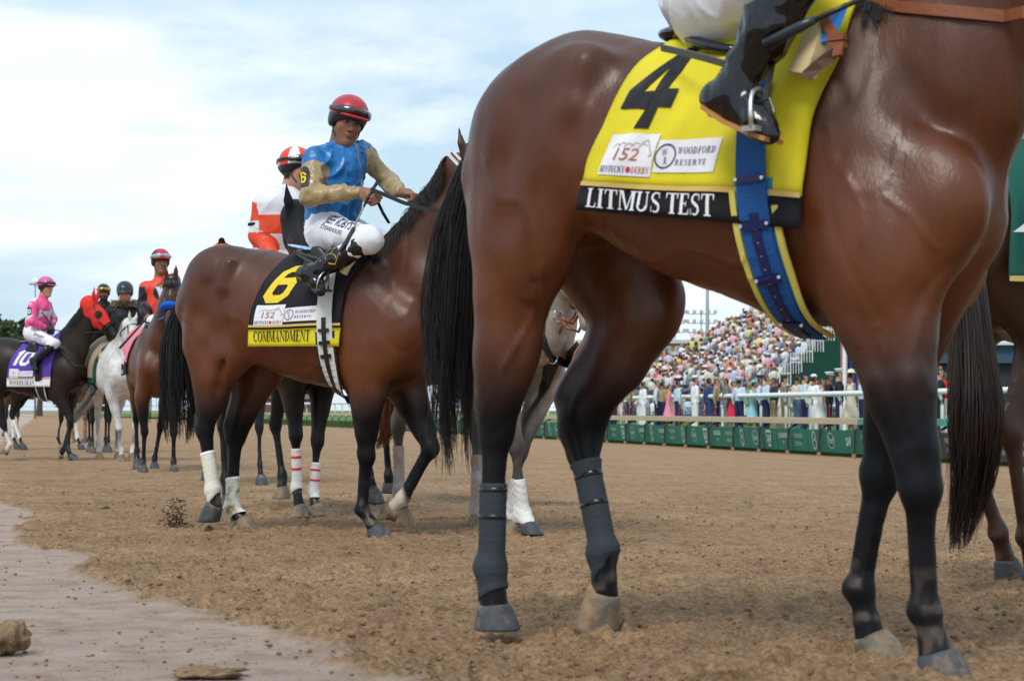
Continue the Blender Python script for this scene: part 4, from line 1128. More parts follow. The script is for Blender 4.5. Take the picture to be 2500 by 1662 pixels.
def rider(label, fr, J, look, tone='light', shirt=None, shirt_paint=None, trousers=None, boots=None, helm=None, group=None, h=.010, hh=.006, up=(0, 0, 1),
          beard=0.0, s=1.0, gloves=None, goggles=True, lens=None, hair=(.012, .010, .009), amp=.006, body_h=None, gog_up=True, belly=1.0, detail=True, arms=('R', 'L'), sleeve=1.0, peak=True, lips=None, thick=1.0, bootw=1.0, fold=8):
    """J: pelvis chest neck head, sR eR wR hR kR aR tR (+L); all in the horse's frame"""
    root = thing('person', label, 'rider', fr.o, fr.h, group)
    V = {k: Vector(v) for k, v in J.items()}
    hp, P_, A = head_prims(V['head'], look, up, s)
    body = list(hp); sil = []; br = []; bo = []
    body.append(cap(V['chest'], V['neck'], .09 * s, .05 * s, .04)); body.append(cap(V['pelvis'], V['chest'], .09 * s, .10 * s, .04))
    lat = (V['sL'] - V['sR']); lat.z *= .3; lat.normalize()
    dn = Vector((0, 0, -1)); tor = V['chest'] - V['pelvis']
    b = belly * s
    sil += [cap(V['pelvis'] + tor * .10, V['pelvis'] + tor * .55, .128 * b, .130 * b, .05, 1.15, 1.15, lat), cap(V['pelvis'] + tor * .5, V['chest'] + tor * .08, .128 * b, .128 * s, .05, 1.15, 1.20, lat),
            cap(V['sR'] + (V['sL'] - V['sR']) * .12 - Vector((0, 0, .015)), V['sL'] + (V['sR'] - V['sL']) * .12 - Vector((0, 0, .015)), .074 * s, .074 * s, .05),
            cap(V['neck'] - Vector((0, 0, .06)) * s, V['neck'] + Vector((0, 0, .002)) * s, .075 * s, .062 * s, .03)]
    for q in ('R', 'L'):
        S_, E_, W_ = V['s' + q], V['e' + q], V['w' + q]
        body += [cap(S_, E_, .040 * s, .033 * s, .03), cap(E_, W_, .033 * s, .022 * s, .02), cap(V['chest'], S_, .06 * s, .04 * s, .03),
                 cap(V['h' + q], V['k' + q], .065 * s, .045 * s, .03), cap(V['k' + q], V['a' + q], .045 * s, .03 * s, .02), cap(V['a' + q], V['t' + q], .03 * s, .024 * s, .02),
                 cap(V['pelvis'], V['h' + q], .09 * s, .065 * s, .04)]
        aim = (W_ - E_).normalized(); hu = V.get('u' + q, Vector((0, 0, 1)))
        body += hand_prims(W_, V.get('g' + q, aim), hu, s, 1 if q == 'R' else -1, .8)
        sil += [cap(S_, E_, .066 * s * sleeve, .053 * s * sleeve, .03), cap(E_, lerp(E_, W_, .55), .052 * s * sleeve, .046 * s * sleeve, .03), cap(lerp(E_, W_, .5), lerp(E_, W_, .93), .046 * s * sleeve, .030 * s, .02)]
        H_, K_, N_, O_ = V['h' + q], V['k' + q], V['a' + q], V['t' + q]
        br += [cap(H_, K_, .098 * s * thick, .062 * s * thick, .05), cap(V['pelvis'], H_, .115 * s, .105 * s, .05), cap(K_, lerp(K_, N_, .45), .060 * s, .048 * s, .03)]
        kn = lerp(K_, N_, .16)
        bo += [cap(kn, lerp(K_, N_, .55), .062 * s * bootw, .055 * s * bootw, .02), cap(lerp(K_, N_, .5), N_, .056 * s * bootw, .040 * s, .02), ell(N_, (.045 * s, .042 * s, .045 * s), .02)]
        toe = O_ - N_; heel = N_ - toe.normalized() * .035 * s + (N_ - K_).normalized() * .045 * s
        bo += [cap(heel, O_, .036 * s, .032 * s, .02, .9, .9, (0, 1, 0)), cap(N_, lerp(N_, O_, .7), .042 * s, .032 * s, .02), cap(O_, O_ + toe.normalized() * .045 * s, .033 * s, .022 * s, .02)]
    br.append(cap(V['pelvis'], V['pelvis'] + tor * .25, .118 * s * belly, .112 * s * belly, .04, 1.12, 1.12, lat))
    keep = {}
    sdf('body', body, body_h or hh, SKIN, root, face_paint(P_, A, tone, s, beard, hair, lips=lips), relax=2)
    ks = {}
    if shirt is not None or shirt_paint: sdf('shirt', sil, h, shirt, root, shirt_paint, silk_disp(amp, fold, 3), keep=ks)
    kt = {}
    if trousers: sdf('breeches', br, h, trousers, root, None, silk_disp(amp * .8, 7, 5), keep=kt)
    if boots:
        for half in (bo[:len(bo) // 2], bo[len(bo) // 2:]): sdf('boot', half, h, boots, root, None, silk_disp(amp * .6, 14, 8))
    hm = None
    if helm: hm = helmet(P_, A, root, helm[0], helm[1](P_, A, s), s, hh, goggles, peak, lens, gog_up=gog_up)
    if gloves:
        g = []
        for q in arms: g += hand_prims(V['w' + q] - (V['w' + q] - V['e' + q]).normalized() * .012, V.get('g' + q, (V['w' + q] - V['e' + q])), V.get('u' + q, Vector((0, 0, 1))), s * 1.14, 1 if q == 'R' else -1, .8)
        sdf('gloves', g, .007, gloves, root)
    mk = lambda k: BVHTree.FromPolygons([tuple(p) for p in k['P']], [tuple(int(i) for i in q) for q in k['F']]) if k else None
    return dict(root=root, P=P_, A=A, V=V, shirt=mk(ks), trousers=mk(kt), s=s, helmet=hm)
def plain_helm(col, under=(.01, .01, .012), peakcol=None):
    def mk(P_, A, s):
        o = V3(P_(0, 0)); A3 = np.array([V3(a) for a in A])
        def f(Q):
            l = ((Q - o) / s) @ A3.T
            c = np.tile(V3(col), (len(Q), 1))
            low = smooth01(.034, .028, l[:, 2] + .10 * np.clip(-l[:, 1], -.05, .12))[:, None]
            c = c * (1 - low) + V3(under) * low
            if peakcol is not None:
                m = (smooth01(.088, .095, l[:, 1]) * smooth01(.065, .055, l[:, 2]))[:, None]
                c = c * (1 - m) + V3(peakcol) * m
                m = (smooth01(.034, .030, l[:, 2]) * smooth01(.088, .095, l[:, 1]))[:, None]
                c = c * (1 - m) + V3(under) * m
            return c
        return f
    return mk
def panel_helm(c1, c2, n=4, ph=.4, under=(.01, .01, .012)):
    def mk(P_, A, s):
        o = V3(P_(-.004, .048)); A3 = np.array([V3(a) for a in A])
        def f(Q):
            l = ((Q - o) / s) @ A3.T
            a = np.arctan2(l[:, 0], l[:, 1]) + ph
            m = (np.floor(a / math.pi * n) % 2)[:, None]
            c = V3(c1) * (1 - m) + V3(c2) * m
            low = smooth01(-.018, -.024, l[:, 2] + .10 * np.clip(-l[:, 1], -.05, .12))[:, None]
            return c * (1 - low) + V3(under) * low
        return f
    return mk
def on_surface(bvh, o, d, U, Vv, off=.004):
    """map (u,v) to a body surface: cast from o + u*U + v*Vv along d"""
    o, d, U, Vv = Vector(o), unit(d), unit(U), unit(Vv)
    def f(u, v, e=0.0):
        p = o + U * u + Vv * v
        hit = bvh.ray_cast(p - d * .35, d, .8)
        if hit[0] is None: return p - d * (off + e)
        return hit[0] - d * (off + e)
    return f
def std_rider(z=1.50, x=.05, dy=0.0, lean=.0, s=1.0):
    J = dict(pelvis=(0, 0, .10), chest=(.06 + lean, 0, .42), neck=(.09 + lean * 1.3, 0, .56), head=(.13 + lean * 1.4, 0, .69),
             sR=(.06 + lean, -.17, .50), sL=(.06 + lean, .17, .50), eR=(.04 + lean, -.24, .25), eL=(.06 + lean, .24, .25), wR=(.26, -.09, .21), wL=(.28, .09, .21),
             hR=(.02, -.09, .10), hL=(.02, .09, .10), kR=(.36, -.26, .03), kL=(.36, .26, .03), aR=(.14, -.31, -.24), aL=(.14, .31, -.24), tR=(.24, -.32, -.33), tL=(.24, .32, -.33))
    return {k: (v[0] * s + x, v[1] * (1 if k[0] in 'kath' and k not in ('head',) else s) + dy, v[2] * s + z) for k, v in J.items()}
def tack(name, label, cat, fr, group=None): return thing(name, label, cat, fr.o, fr.h, group)
# ------------------------------------------------------------------ the near bay horse in the yellow cloth
f4 = Frame(.49, 5.12, -38)
def torso_from(fr, top, bot, wid, n=18, x0=None, x1=None):
    T = np.array([(fr.L(*p).x, fr.L(*p).z) for p in top]); B = np.array([(fr.L(*p).x, fr.L(*p).z) for p in bot])
    x0 = max(T[0, 0], B[0, 0]) if x0 is None else x0; x1 = min(T[-1, 0], B[-1, 0]) if x1 is None else x1
    xs = np.linspace(x0, x1, n); u = (xs - x0) / (x1 - x0)
    W = np.interp(u, [w[0] for w in wid], [w[1] for w in wid])
    return [(x, float(np.interp(x, T[:, 0], T[:, 1])), float(np.interp(x, B[:, 0], B[:, 1])), float(w)) for x, w in zip(xs, W)]
def near_horse():
    L = f4.L
    top = [(1150, 440, -.14), (1170, 320, -.14), (1207, 225, -.13), (1236, 190, -.13), (1278, 145, -.12), (1320, 110, -.10), (1367, 86, -.06), (1432, 74, -.02), (1486, 77), (1539, 90), (1620, 104), (1720, 112), (1820, 98), (1900, 60),
           (1980, 15), (2060, -15), (2140, 10), (2210, 90), (2280, 200), (2350, 330, .05), (2400, 470, .07)]
    bot = [(1150, 560, -.14), (1207, 640, -.1), (1278, 640), (1367, 610), (1500, 585), (1600, 650), (1690, 694), (1760, 718), (1830, 738), (1931, 786), (2020, 796), (2120, 780), (2220, 745), (2290, 700), (2350, 650, .05), (2400, 590, .07)]
    wid = [(0, .10), (.06, .17), (.15, .235), (.3, .275), (.45, .275), (.6, .275), (.72, .255), (.82, .22), (.92, .17), (1, .10)]
    T = torso_from(f4, top, bot, wid, 20)
    J = {'RH': [L(1330, 330, -.13), L(1302, 590, -.17), L(1212, 1050, -.15), L(1202, 1385, -.14), L(1206, 1480, -.14)],
         'LH': [L(1380, 330, .13), L(1580, 735, .15), L(1415, 1010, .10), L(1478, 1345, .09), L(1474, 1450, .09)],
         'RF': [L(2270, 500, -.13), L(2150, 750, -.15), L(2248, 1190, -.15), L(2262, 1490, -.14), L(2285, 1600, -.14)],
         'LF': [L(2300, 540, .07), L(2215, 770, .10), L(2150, 1165, .08), L(2101, 1440, .06), L(2126, 1558, .06)]}
    feet = {'RH': L(1212, 1537, -.14), 'LH': L(1452, 1543, .09), 'RF': L(2308, 1662, -.14), 'LF': L(2158, 1622, .06)}
    nb = L(2110, 240, 0); n1 = L(2295, 165, 0); n2 = L(2425, -35, 0)
    n3 = (n2.x + .13, 0, n2.z + .22)
    neck = [((nb.x, 0, nb.z), .25, .72), ((n1.x, 0, n1.z), .212, .60), ((n2.x, 0, n2.z), .165, .55), (n3, .11, .62)]
    hp = (n3[0] + .04, 0, n3[2] + .06); head = (hp, (hp[0] + .36, 0, hp[2] - .42), (1, 0, .8))
    # muscle edges cut into the coat, seen on the near flank
    ex = []
    def groove(pts, v, r=.016, k=.05, both=True):
        v = v + .016
        for a, b in zip(pts[:-1], pts[1:]):
            A, B = L(*a, v), L(*b, v)
            ex.append(cap(A, B, r, r, k, op='s'))
            if both: ex.append(cap((A.x, -A.y, A.z), (B.x, -B.y, B.z), r, r, k, op='s'))
    def bulge(c, r, v, A=None, k=.05):
        p = L(*c, v); ex.append(ell(p, r, k, A)); ex.append(ell((p.x, -p.y, p.z), r, k, A if A is None else tuple((q[0], -q[1], q[2]) for q in A)))
    def ridge(pts, v, r=.02, k=.04):
        n = len(pts) - 1
        for i, (a, b) in enumerate(zip(pts[:-1], pts[1:])): ex.append(cap(L(*a, v + .012), L(*b, v + .012 + .012 * (i == n - 1)), r, r * (1 if i < n - 1 else .5), k))
    def mass(pts, v, sq=.62, k=.05, both=None):
        for (p, ra), (q, rb) in zip(pts[:-1], pts[1:]): ex.append(cap(L(*p, v), L(*q, v), ra, rb, k, sq))
    mass([((1290, 330), .15), ((1272, 560), .128), ((1245, 720), .080), ((1231, 866), .066), ((1216, 960), .050)], -.17, .62, .06)
    mass([((1440, 480), .12), ((1500, 640), .125), ((1548, 780), .088), ((1500, 880), .074), ((1440, 960), .062), ((1420, 1040), .055), ((1418, 1110), .042)], .13, .62, .05)
    mass([((1372, 968), .024), ((1440, 890), .03)], .11, .7, .03)
    mass([((2170, 700), .095), ((2190, 840), .078), ((2200, 960), .066), ((2235, 1100), .046)], -.15, .78, .04)
    mass([((2215, 760), .085), ((2190, 900), .068), ((2160, 1060), .052)], .10, .75, .04)
    # furrows and swellings of the muscles
    groove([(1262, 260), (1225, 400), (1222, 540), (1240, 640)], -.315, .022, .09)
    groove([(1395, 190), (1362, 330), (1365, 470), (1400, 560)], -.345, .020, .09)
    bulge((1420, 160), (.07, .035, .045), -.205, k=.08)
    bulge((1310, 470), (.10, .05, .22), -.215, k=.08)
    ridge([(1425, 150), (1405, 260), (1390, 380)], -.255, .012, .05)
    groove([(1310, 690), (1275, 800), (1255, 920)], -.245, .010, .04, False)
    ridge([(1330, 610), (1300, 720)], -.235, .014, .04)
    groove([(2050, 180), (2110, 320), (2170, 440)], -.345, .016, .08)
    groove([(1990, 230), (2010, 380), (2050, 520), (2075, 640), (2080, 740)], -.345, .020, .08)
    groove([(2210, 300), (2240, 440), (2200, 560), (2150, 660)], -.315, .016, .08)
    bulge((2120, 590), (.085, .045, .13), -.20, ((1, 0, .3), (0, 1, 0), (-.3, 0, 1)), .08)
    groove([(2352, 440), (2335, 560), (2290, 660), (2250, 720)], -.25, .012, .06)
    ridge([(2095, 800), (2140, 930), (2190, 1050)], -.215, .014, .035)
    ridge([(2190, 780), (2215, 920), (2245, 1080)], -.205, .016, .035)
    mass([((2310, 470), .115), ((2378, 275), .115)], .02, .8, .08)
    for i in range(5):                                       # the last ribs, barely showing
        x = 1640 + i * 58; groove([(x, 420), (x + 26, 520), (x + 60, 610)], -.325, .010, .05)
    veins = [[(2140, 800, -.22), (2165, 880, -.22), (2200, 960, -.2), (2225, 1050, -.19)], [(2250, 760, -.2), (2235, 860, -.2), (2262, 960, -.19)], [(1560, 560, -.3), (1660, 600, -.3), (1740, 640, -.3), (1850, 650, -.3)],
             [(1740, 640, -.3), (1800, 600, -.3), (1830, 560, -.3)], [(1300, 700, -.24), (1268, 800, -.23), (1240, 900, -.2)], [(1325, 640, -.25), (1290, 760, -.24)], [(2010, 420, -.34), (2060, 500, -.33), (2070, 590, -.32)], [(2110, 470, -.33), (2180, 520, -.3), (2230, 600, -.3)]]
    VS = [[V3(L(*p)) for p in v] for v in veins]
    lines = []
    for q in ('RF', 'LF', 'RH', 'LH'):
        a, b = V3(J[q][2]), V3(J[q][3]); lines.append((a + V3((-.012, 0, -.05)), b + V3((-.010, 0, .03))))
    for a, b in (((2130, 850, -.15), (2215, 1090, -.15)), ((2185, 800, -.15), (2248, 1080, -.15))): lines.append((V3(L(*a)), V3(L(*b))))
    def disp(P):
        r = np.zeros(len(P))
        for v in VS:
            for a, b in zip(v[:-1], v[1:]):
                ab = b - a; ab[1] = 0; q = P - a; q = q * V3((1, 0, 1)); t = np.clip(q @ ab / (ab @ ab), 0, 1); d = np.linalg.norm(q - t[:, None] * ab, axis=1)
                r = np.maximum(r, np.exp(-(d / .006) ** 2) * (P[:, 1] < 0))
        for a, b in lines:
            ab = b - a; q = P - a; t = np.clip(q @ ab / (ab @ ab), 0, 1); q = q - t[:, None] * ab; d = np.abs(q[:, 0] + q[:, 2] * .2)
            r -= 1.1 * np.exp(-(d / .008) ** 2) * (np.abs(q[:, 1]) < .09) * (t > 0) * (t < 1)
        return .0032 * r + coat_relief(P) + .0012 * vnoise(P * V3((1, 1, .5)), 30.0)
    dock = L(1150, 330, -.02)
    tl = [L(1215, 330, 0), L(1165, 410, 0), L(1132, 560, 0), L(1113, 760, 0), L(1106, 950, 0), L(1108, 1175, 0)]
    GK[0] = .74
    hd = build_horse('nearest bay horse with slate grey hind bandages, under the yellow saddle cloth', f4, J, T, neck, head, 'bay', .0095, feet=feet,
                     hoofmat={'RH': HOOFD, 'LH': HOOF, 'RF': HOOFD, 'LF': HOOF}, extra=ex, disp=disp, seed=3, relax=4, thick=1.08, manespec=(-1, .10, 900),
                     tailspec=(tl, (.02, .045, .075, .088, .070, .055), 3000, .0015, 22, 1.6, .45, .9))
    GK[0] = 1.0
    r = hd['root']
    wrap(hd, L(1199, 1178, -.14), L(1200, 1452, -.14), SLATE_BAND, turns=14, ridge=.0009, bands=[(BLACK_TAPE, .03, .09), (BLACK_TAPE, .27, .33)])
    wrap(hd, L(1420, 1128, .10), L(1476, 1398, .09), SLATE_BAND, turns=14, ridge=.0009, bands=[(BLACK_TAPE, .10, .17), (BLACK_TAPE, .36, .42)])
    return hd
h4 = near_horse()
# ------------------------------------------------------------------ the bay horse in the black cloth, in focus
f6 = Frame(-.95, 10.70, -28)
def second_horse():
    L = f6.L
    top = [(445, 860, -.14), (446, 740, -.14), (457, 690, -.14), (484, 651, -.12), (515, 625, -.10), (551, 613, -.06), (600, 608, -.02), (650, 608), (700, 622), (760, 628), (820, 615), (870, 600), (910, 590), (960, 620), (1010, 690), (1050, 770)]
    bot = [(445, 880), (490, 900), (530, 870), (576, 845), (618, 877), (675, 907), (733, 930), (790, 943), (847, 953), (910, 955), (970, 940), (1020, 915), (1050, 890)]
    wid = [(0, .09), (.06, .17), (.15, .235), (.3, .27), (.45, .275), (.6, .275), (.72, .25), (.82, .22), (.92, .17), (1, .10)]
    T = torso_from(f6, top, bot, wid, 20)
    J = {'RH': [L(530, 700, -.13), L(560, 860, -.17), L(500, 1044, -.13), L(522, 1196, -.12), L(524, 1232, -.12)],
         'LH': [L(560, 700, .13), L(640, 900, .15), L(575, 1062, .10), L(568, 1238, .09), L(590, 1268, .09)],
         'RF': [L(975, 800, -.14), L(888, 905, -.15), L(895, 1112, -.13), L(886, 1245, -.12), L(915, 1290, -.12)],
         'LF': [L(1010, 830, .12), L(980, 920, .12), L(1052, 1092, .10), L(985, 1218, .08), L(958, 1238, .08)]}
    feet = {'RH': L(506, 1274, -.12), 'LH': L(604, 1290, .09), 'RF': L(931, 1317, -.12), 'LF': L(934, 1268, .08)}
    nb = L(945, 720, 0)
    n1 = L(1010, 640, 0); n2 = L(1075, 530, 0); n3 = L(1118, 440, 0)
    neck = [((nb.x, 0, nb.z), .24, .6), ((n1.x, 0, n1.z), .19, .55), ((n2.x, 0, n2.z), .145, .55), ((n3.x, 0, n3.z), .095, .62)]
    p = L(1135, 405, 0); head = (p, (p.x + .40, p.y, p.z - .36), (.8, 0, 1))
    ex = []
    def mass(pts, v, sq=.62, k=.05):
        for (p, ra), (q, rb) in zip(pts[:-1], pts[1:]): ex.append(cap(L(*p, v), L(*q, v), ra, rb, k, sq))
    def groove(pts, v, r=.016, k=.05):
        v = v + .014
        for a, b in zip(pts[:-1], pts[1:]):
            A, B = L(*a, v), L(*b, v)
            for s in (1, -1): ex.append(cap((A.x, s * A.y, A.z), (B.x, s * B.y, B.z), r, r, k, op='s'))
    def ridge(pts, v, r=.02, k=.04):
        for a, b in zip(pts[:-1], pts[1:]): ex.append(cap(L(*a, v), L(*b, v), r, r, k))
    # near thigh and gaskin
    mass([((508, 740), .14), ((506, 840), .125), ((515, 920), .095), ((506, 980), .062)], -.16, .62, .06)
    mass([((570, 800), .12), ((605, 880), .125), ((612, 950), .090), ((590, 1010), .064), ((576, 1060), .052)], .12, .62, .05)
    mass([((1000, 760), .15), ((1040, 700), .17)], 0, .8, .06)
    mass([((900, 890), .10), ((900, 960), .085), ((897, 1050), .060)], -.14, .78, .04)
    mass([((985, 900), .10), ((1005, 980), .080), ((1035, 1050), .058)], .11, .75, .04)
    groove([(492, 700), (478, 770), (480, 850), (492, 900)], -.31, .020, .08)
    groove([(545, 660), (535, 730), (537, 800), (560, 850)], -.335, .018, .08)
    groove([(550, 880), (530, 950), (516, 1000)], -.24, .010, .04)
    ridge([(560, 640), (548, 700)], -.235, .014, .06)
    groove([(840, 650), (852, 740), (865, 830), (870, 900)], -.34, .018, .07)
    groove([(920, 640), (945, 700), (985, 740)], -.30, .016, .06)
    groove([(935, 760), (945, 830), (930, 890)], -.30, .016, .06)
    groove([(1000, 720), (1020, 800), (1000, 880)], -.22, .014, .05)
    groove([(880, 640), (905, 690)], -.325, .010, .04)
    for i in range(4):
        x = 700 + i * 28; groove([(x, 760), (x + 14, 820), (x + 30, 880)], -.315, .008, .04)
    def disp(P): return coat_relief(P) + .001 * vnoise(P * V3((1, 1, .5)), 30.0)
    tl = [L(450, 735, 0), L(432, 790, 0), L(428, 860, 0), L(432, 940, 0), L(432, 1010, 0), L(434, 1080, 0)]
    sk = [(feet['LF'].x, .08, .10 + feet['LF'].z, .13, (.55, .5, .42))]
    hd = build_horse('bay horse with cream bandaged hind legs under the black saddle cloth', f6, J, T, neck, head, 'bay', .0115, feet=feet,
                     hoofmat={'RH': HOOFD, 'LH': HOOF, 'RF': HOOFD, 'LF': HOOF}, extra=ex, disp=disp, seed=9, relax=4, thick=1.15, socks=sk, manespec=(-1, .15, 900),
                     tailspec=(tl, (.02, .05, .085, .10, .10, .08), 1500, .0024, 16, 1.4, .6, .9))
    r = hd['root']
    tp = mat('white_tape', (.8, .8, .8), .4)
    wrap(hd, L(500, 1104, -.13), L(526, 1216, -.12), CREAM_BAND, ridge=.001, bands=[(tp, .0, .09)])
    wrap(hd, L(563, 1166, .10), L(573, 1262, .09), mat('stained_bandage', (.72, .72, .62), .8, .2, bump=.4, bscale=90, c2=(.30, .24, .08), c2scale=11, c2lo=.55, c2hi=.64), ridge=.001, bands=[(tp, .0, .10)])
    return hd
h6 = second_horse()
# ------------------------------------------------------------------ saddle cloths with their print, girths, saddles
YEL = mat('yellow_cloth', (.70, .60, .018), .6, .3, var=.07, bump=.12, bscale=9)
YEL2 = mat('yellow_print', (.78, .58, .03), .6, .3, var=.03)
BLKC = mat('black_saddle_cloth', (.010, .010, .013), .72, .3, var=.15, bump=.2, bscale=160)
PURP = mat('purple_cloth', (.095, .04, .36), .6, .3, bump=.2, bscale=100)
WHTP = mat('white_print', (.78, .78, .82), .6, .3, var=.03)
GOLD = mat('gold_piping', (.62, .42, .12), .55, .4, var=.08)
BLKP = mat('black_print', (.010, .010, .013), .6, .3)
INK = mat('navy_ink', (.03, .03, .12), .6); RUST = mat('rust_ink', (.45, .13, .07), .6); REDI = mat('rose_red_ink', (.6, .02, .05), .6); TAUP = mat('taupe_ink', (.45, .38, .30), .6)
def sponsor_badges(S, W, H, root, a, b, kind='new'):
    """two white patches of print: a=(u0,v0,u1,v1) the race badge, b the sponsor's"""
    mp = lambda u, v, e=0: S(u / W, 1 - v / H, e + .0075)
    lay('badge', [rect(*a)], mp, WHTP, root, .02, .0012)
    lay('badge', [rect(*b)], mp, WHTP, root, .02, .0012)
    u0, v0, u1, v1 = a; w, h = u1 - u0, v1 - v0
    q, ww = sans('152', .004); lay('badge_number', fit(q, ww, u0 + .26 * w, v0 + .36 * h, .30 * h, .44 * w, .12), mp, RUST, root, .02, .0022)
    q, ww = glyphs('KENTUCKY', SERIF); lay('badge_lettering', fit(q, ww, u0 + .03 * w, v0 + .07 * h, .15 * h, .50 * w), mp, INK, root, .02, .0022)
    q, ww = glyphs('DERBY', SERIF); lay('badge_lettering', fit(q, ww, u0 + .64 * w, v0 + .07 * h, .15 * h, .33 * w), mp, RUST, root, .02, .0022)
    lay('rose', [[(u0 + w * (.585 + .045 * math.cos(t)), v0 + h * (.145 + .075 * math.sin(t))) for t in [i * math.pi / 5 for i in range(10)]]], mp, REDI, root, .02, .0024)
    sw = []
    for i in range(5):
        x = u0 + w * (.14 + .13 * i); y = v0 + h * (.66 + .02 * (i % 2)); sw += _stroke([(x, y), (x + .07 * w, y + .10 * h), (x + .16 * w, y + .07 * h)], .011 * w * 1.3)
    sw += _stroke([(u0 + .70 * w, v0 + .78 * h), (u0 + .80 * w, v0 + .86 * h), (u0 + .88 * w, v0 + .66 * h), (u0 + .95 * w, v0 + .52 * h), (u0 + .90 * w, v0 + .46 * h)], .02 * w)
    lay('horse_emblem', sw, mp, TAUP, root, .02, .0022)
    u0, v0, u1, v1 = b; w, h = u1 - u0, v1 - v0
    lay('round_emblem', ring(u0 + .16 * w, v0 + .5 * h, .36 * h, .05 * h, 18), mp, INK, root, .02, .0022)
    q, ww = sans('W'); lay('badge_lettering', fit(q, ww, u0 + .10 * w, v0 + .50 * h, .24 * h, .08 * w), mp, INK, root, .02, .0022)
    q, ww = sans('R'); lay('badge_lettering', fit(q, ww, u0 + .155 * w, v0 + .24 * h, .24 * h, .05 * w), mp, INK, root, .02, .0022)
    q, ww = glyphs('WOODFORD', SERIF, .10); lay('badge_lettering', fit(q, ww, u0 + .34 * w, v0 + .56 * h, .20 * h, .60 * w), mp, INK, root, .02, .0022)
    q, ww = glyphs('RESERVE', SERIF, .12); lay('badge_lettering', fit(q, ww, u0 + .34 * w, v0 + .22 * h, .17 * h, .50 * w), mp, INK, root, .02, .0022)
def number_cloth(hd, label, name, num, xl, xr, zbl, zbr, cm, bm_, nm, tm, bandh, nspec, nmspec, badges, seed=0, wr=.008, shear=0.0, numdark=None, far=.25, piping=GOLD):
    fr = hd['fr']; root = thing('saddle_cloth', label, 'saddle cloth', fr.o, fr.h)
    S, W, H, G, Nn = drape(hd, xl, xr, zbl, zbr, wr=wr, seed=seed, far=far)
    tn = G.shape[1] - 1; k = int(round(tn * (1 - bandh / H)))
    cloth_mesh('cloth', G, Nn, cm, root, t1=k + 1)
    cloth_mesh('name_band', G, Nn, bm_, root, t0=k, o=.0005)
    mp = lambda u, v, e=0: S(u / W, 1 - v / H, e + .0075)
    lay('piping', [rect(.0, bandh, W, bandh + .012)], mp, piping, root, .02, .002)
    q, ww = glyphs(num, NUM, .06)
    (x, y, h, w, sh) = nspec; lay('number', fit(q, ww, x * W, y, h, w, sh), mp, nm, root, .012, .0015)
    q, ww = glyphs(name, SERIF); (x, y, h, w) = nmspec; lay('name_lettering', fit(q, ww, x * W, y, h, w), mp, tm, root, .02, .003)
    a, b = badges; sponsor_badges(S, W, H, root, (a[0] * W, a[1], a[2] * W, a[3]), (b[0] * W, b[1], b[2] * W, b[3]))
    return root, S, W, H
def edge_fn(fr, pts, v):
    P = sorted([(fr.L(x, y, v).z, fr.L(x, y, v).x) for x, y in pts]); zs = [p[0] for p in P]; xs = [p[1] for p in P]
    return lambda z: float(np.interp(z, zs, xs))

# --- near horse
xl4 = edge_fn(f4, [(1530, 60), (1510, 119), (1468, 261), (1432, 380), (1419, 442), (1409, 512)], -.30)
xr4 = edge_fn(f4, [(1990, 60), (1975, 110), (1949, 237), (1943, 356), (1928, 475), (1934, 552)], -.31)
cl4 = number_cloth(h4, 'yellow saddle cloth with a big black number 4 and a black name band', 'LITMUS TEST', '4', xl4, xr4, f4.L(1409, 512, -.31).z, f4.L(1934, 556, -.31).z,
                   YEL, BLKC, BLKP, WHTP, .066, (.05, .222, .275, .165, -.02), (.055, .010, .050, .375), ((.085, .098, .335, .208), (.345, .110, .635, .190)), 4, .017)
def girth4():
    L = f4.L; t = tack('girth', 'broad blue elastic girth with yellow edges round the nearest horse', 'girth', f4)
    xa, xb = L(1823, 440, -.31).x, L(1957, 790, -.10).x
    xf = lambda a: xa + (xb - xa) * float(smooth01(6, -80, a)) ** 1.2
    m = mat('blue_webbing', (.015, .10, .34), .7, .3, bump=.5, bscale=300)
    belt(h4, xf, .036, 34, -84, m, t, 'webbing', .034)
    ye = mat('yellow_edge', (.68, .58, .12), .7)
    belt(h4, lambda a: xf(a) - .050, .007, -14, -84, ye, t, 'edge', .027, .008)
    belt(h4, lambda a: xf(a) + .050, .007, -22, -84, ye, t, 'edge', .027, .008)
    belt(h4, xf, .047, -10, -84, mat('teal_webbing', (.02, .20, .38), .7), t, 'lining', .026, .003)
    nv = mat('navy_leather', (.008, .012, .10), .35)
    belt(h4, xf, .011, -24, -80, nv, t, 'buckle_strap', .040, .003)
    for a in (-8, -27, -48, -68):
        p = belt(h4, xf, .032 if a > -40 else .028, a, a - 3.2, nv, t, 'keeper', .042, .004, n=2)[1]
        for q in (p[1][0], p[1][1]):
            mb = MB(); mb.lathe(q + Vector((0, -.004, 0)), [(.0045, -.003), (.0045, .002)], 8, axis='Y'); mb.build('stud', STEEL, t)
    for k in range(9):
        a = -30 - k * 5.2; p = belt(h4, xf, .002, a, a - .5, STEEL, t, 'eyelet', .0435, .001, n=1)
girth4()
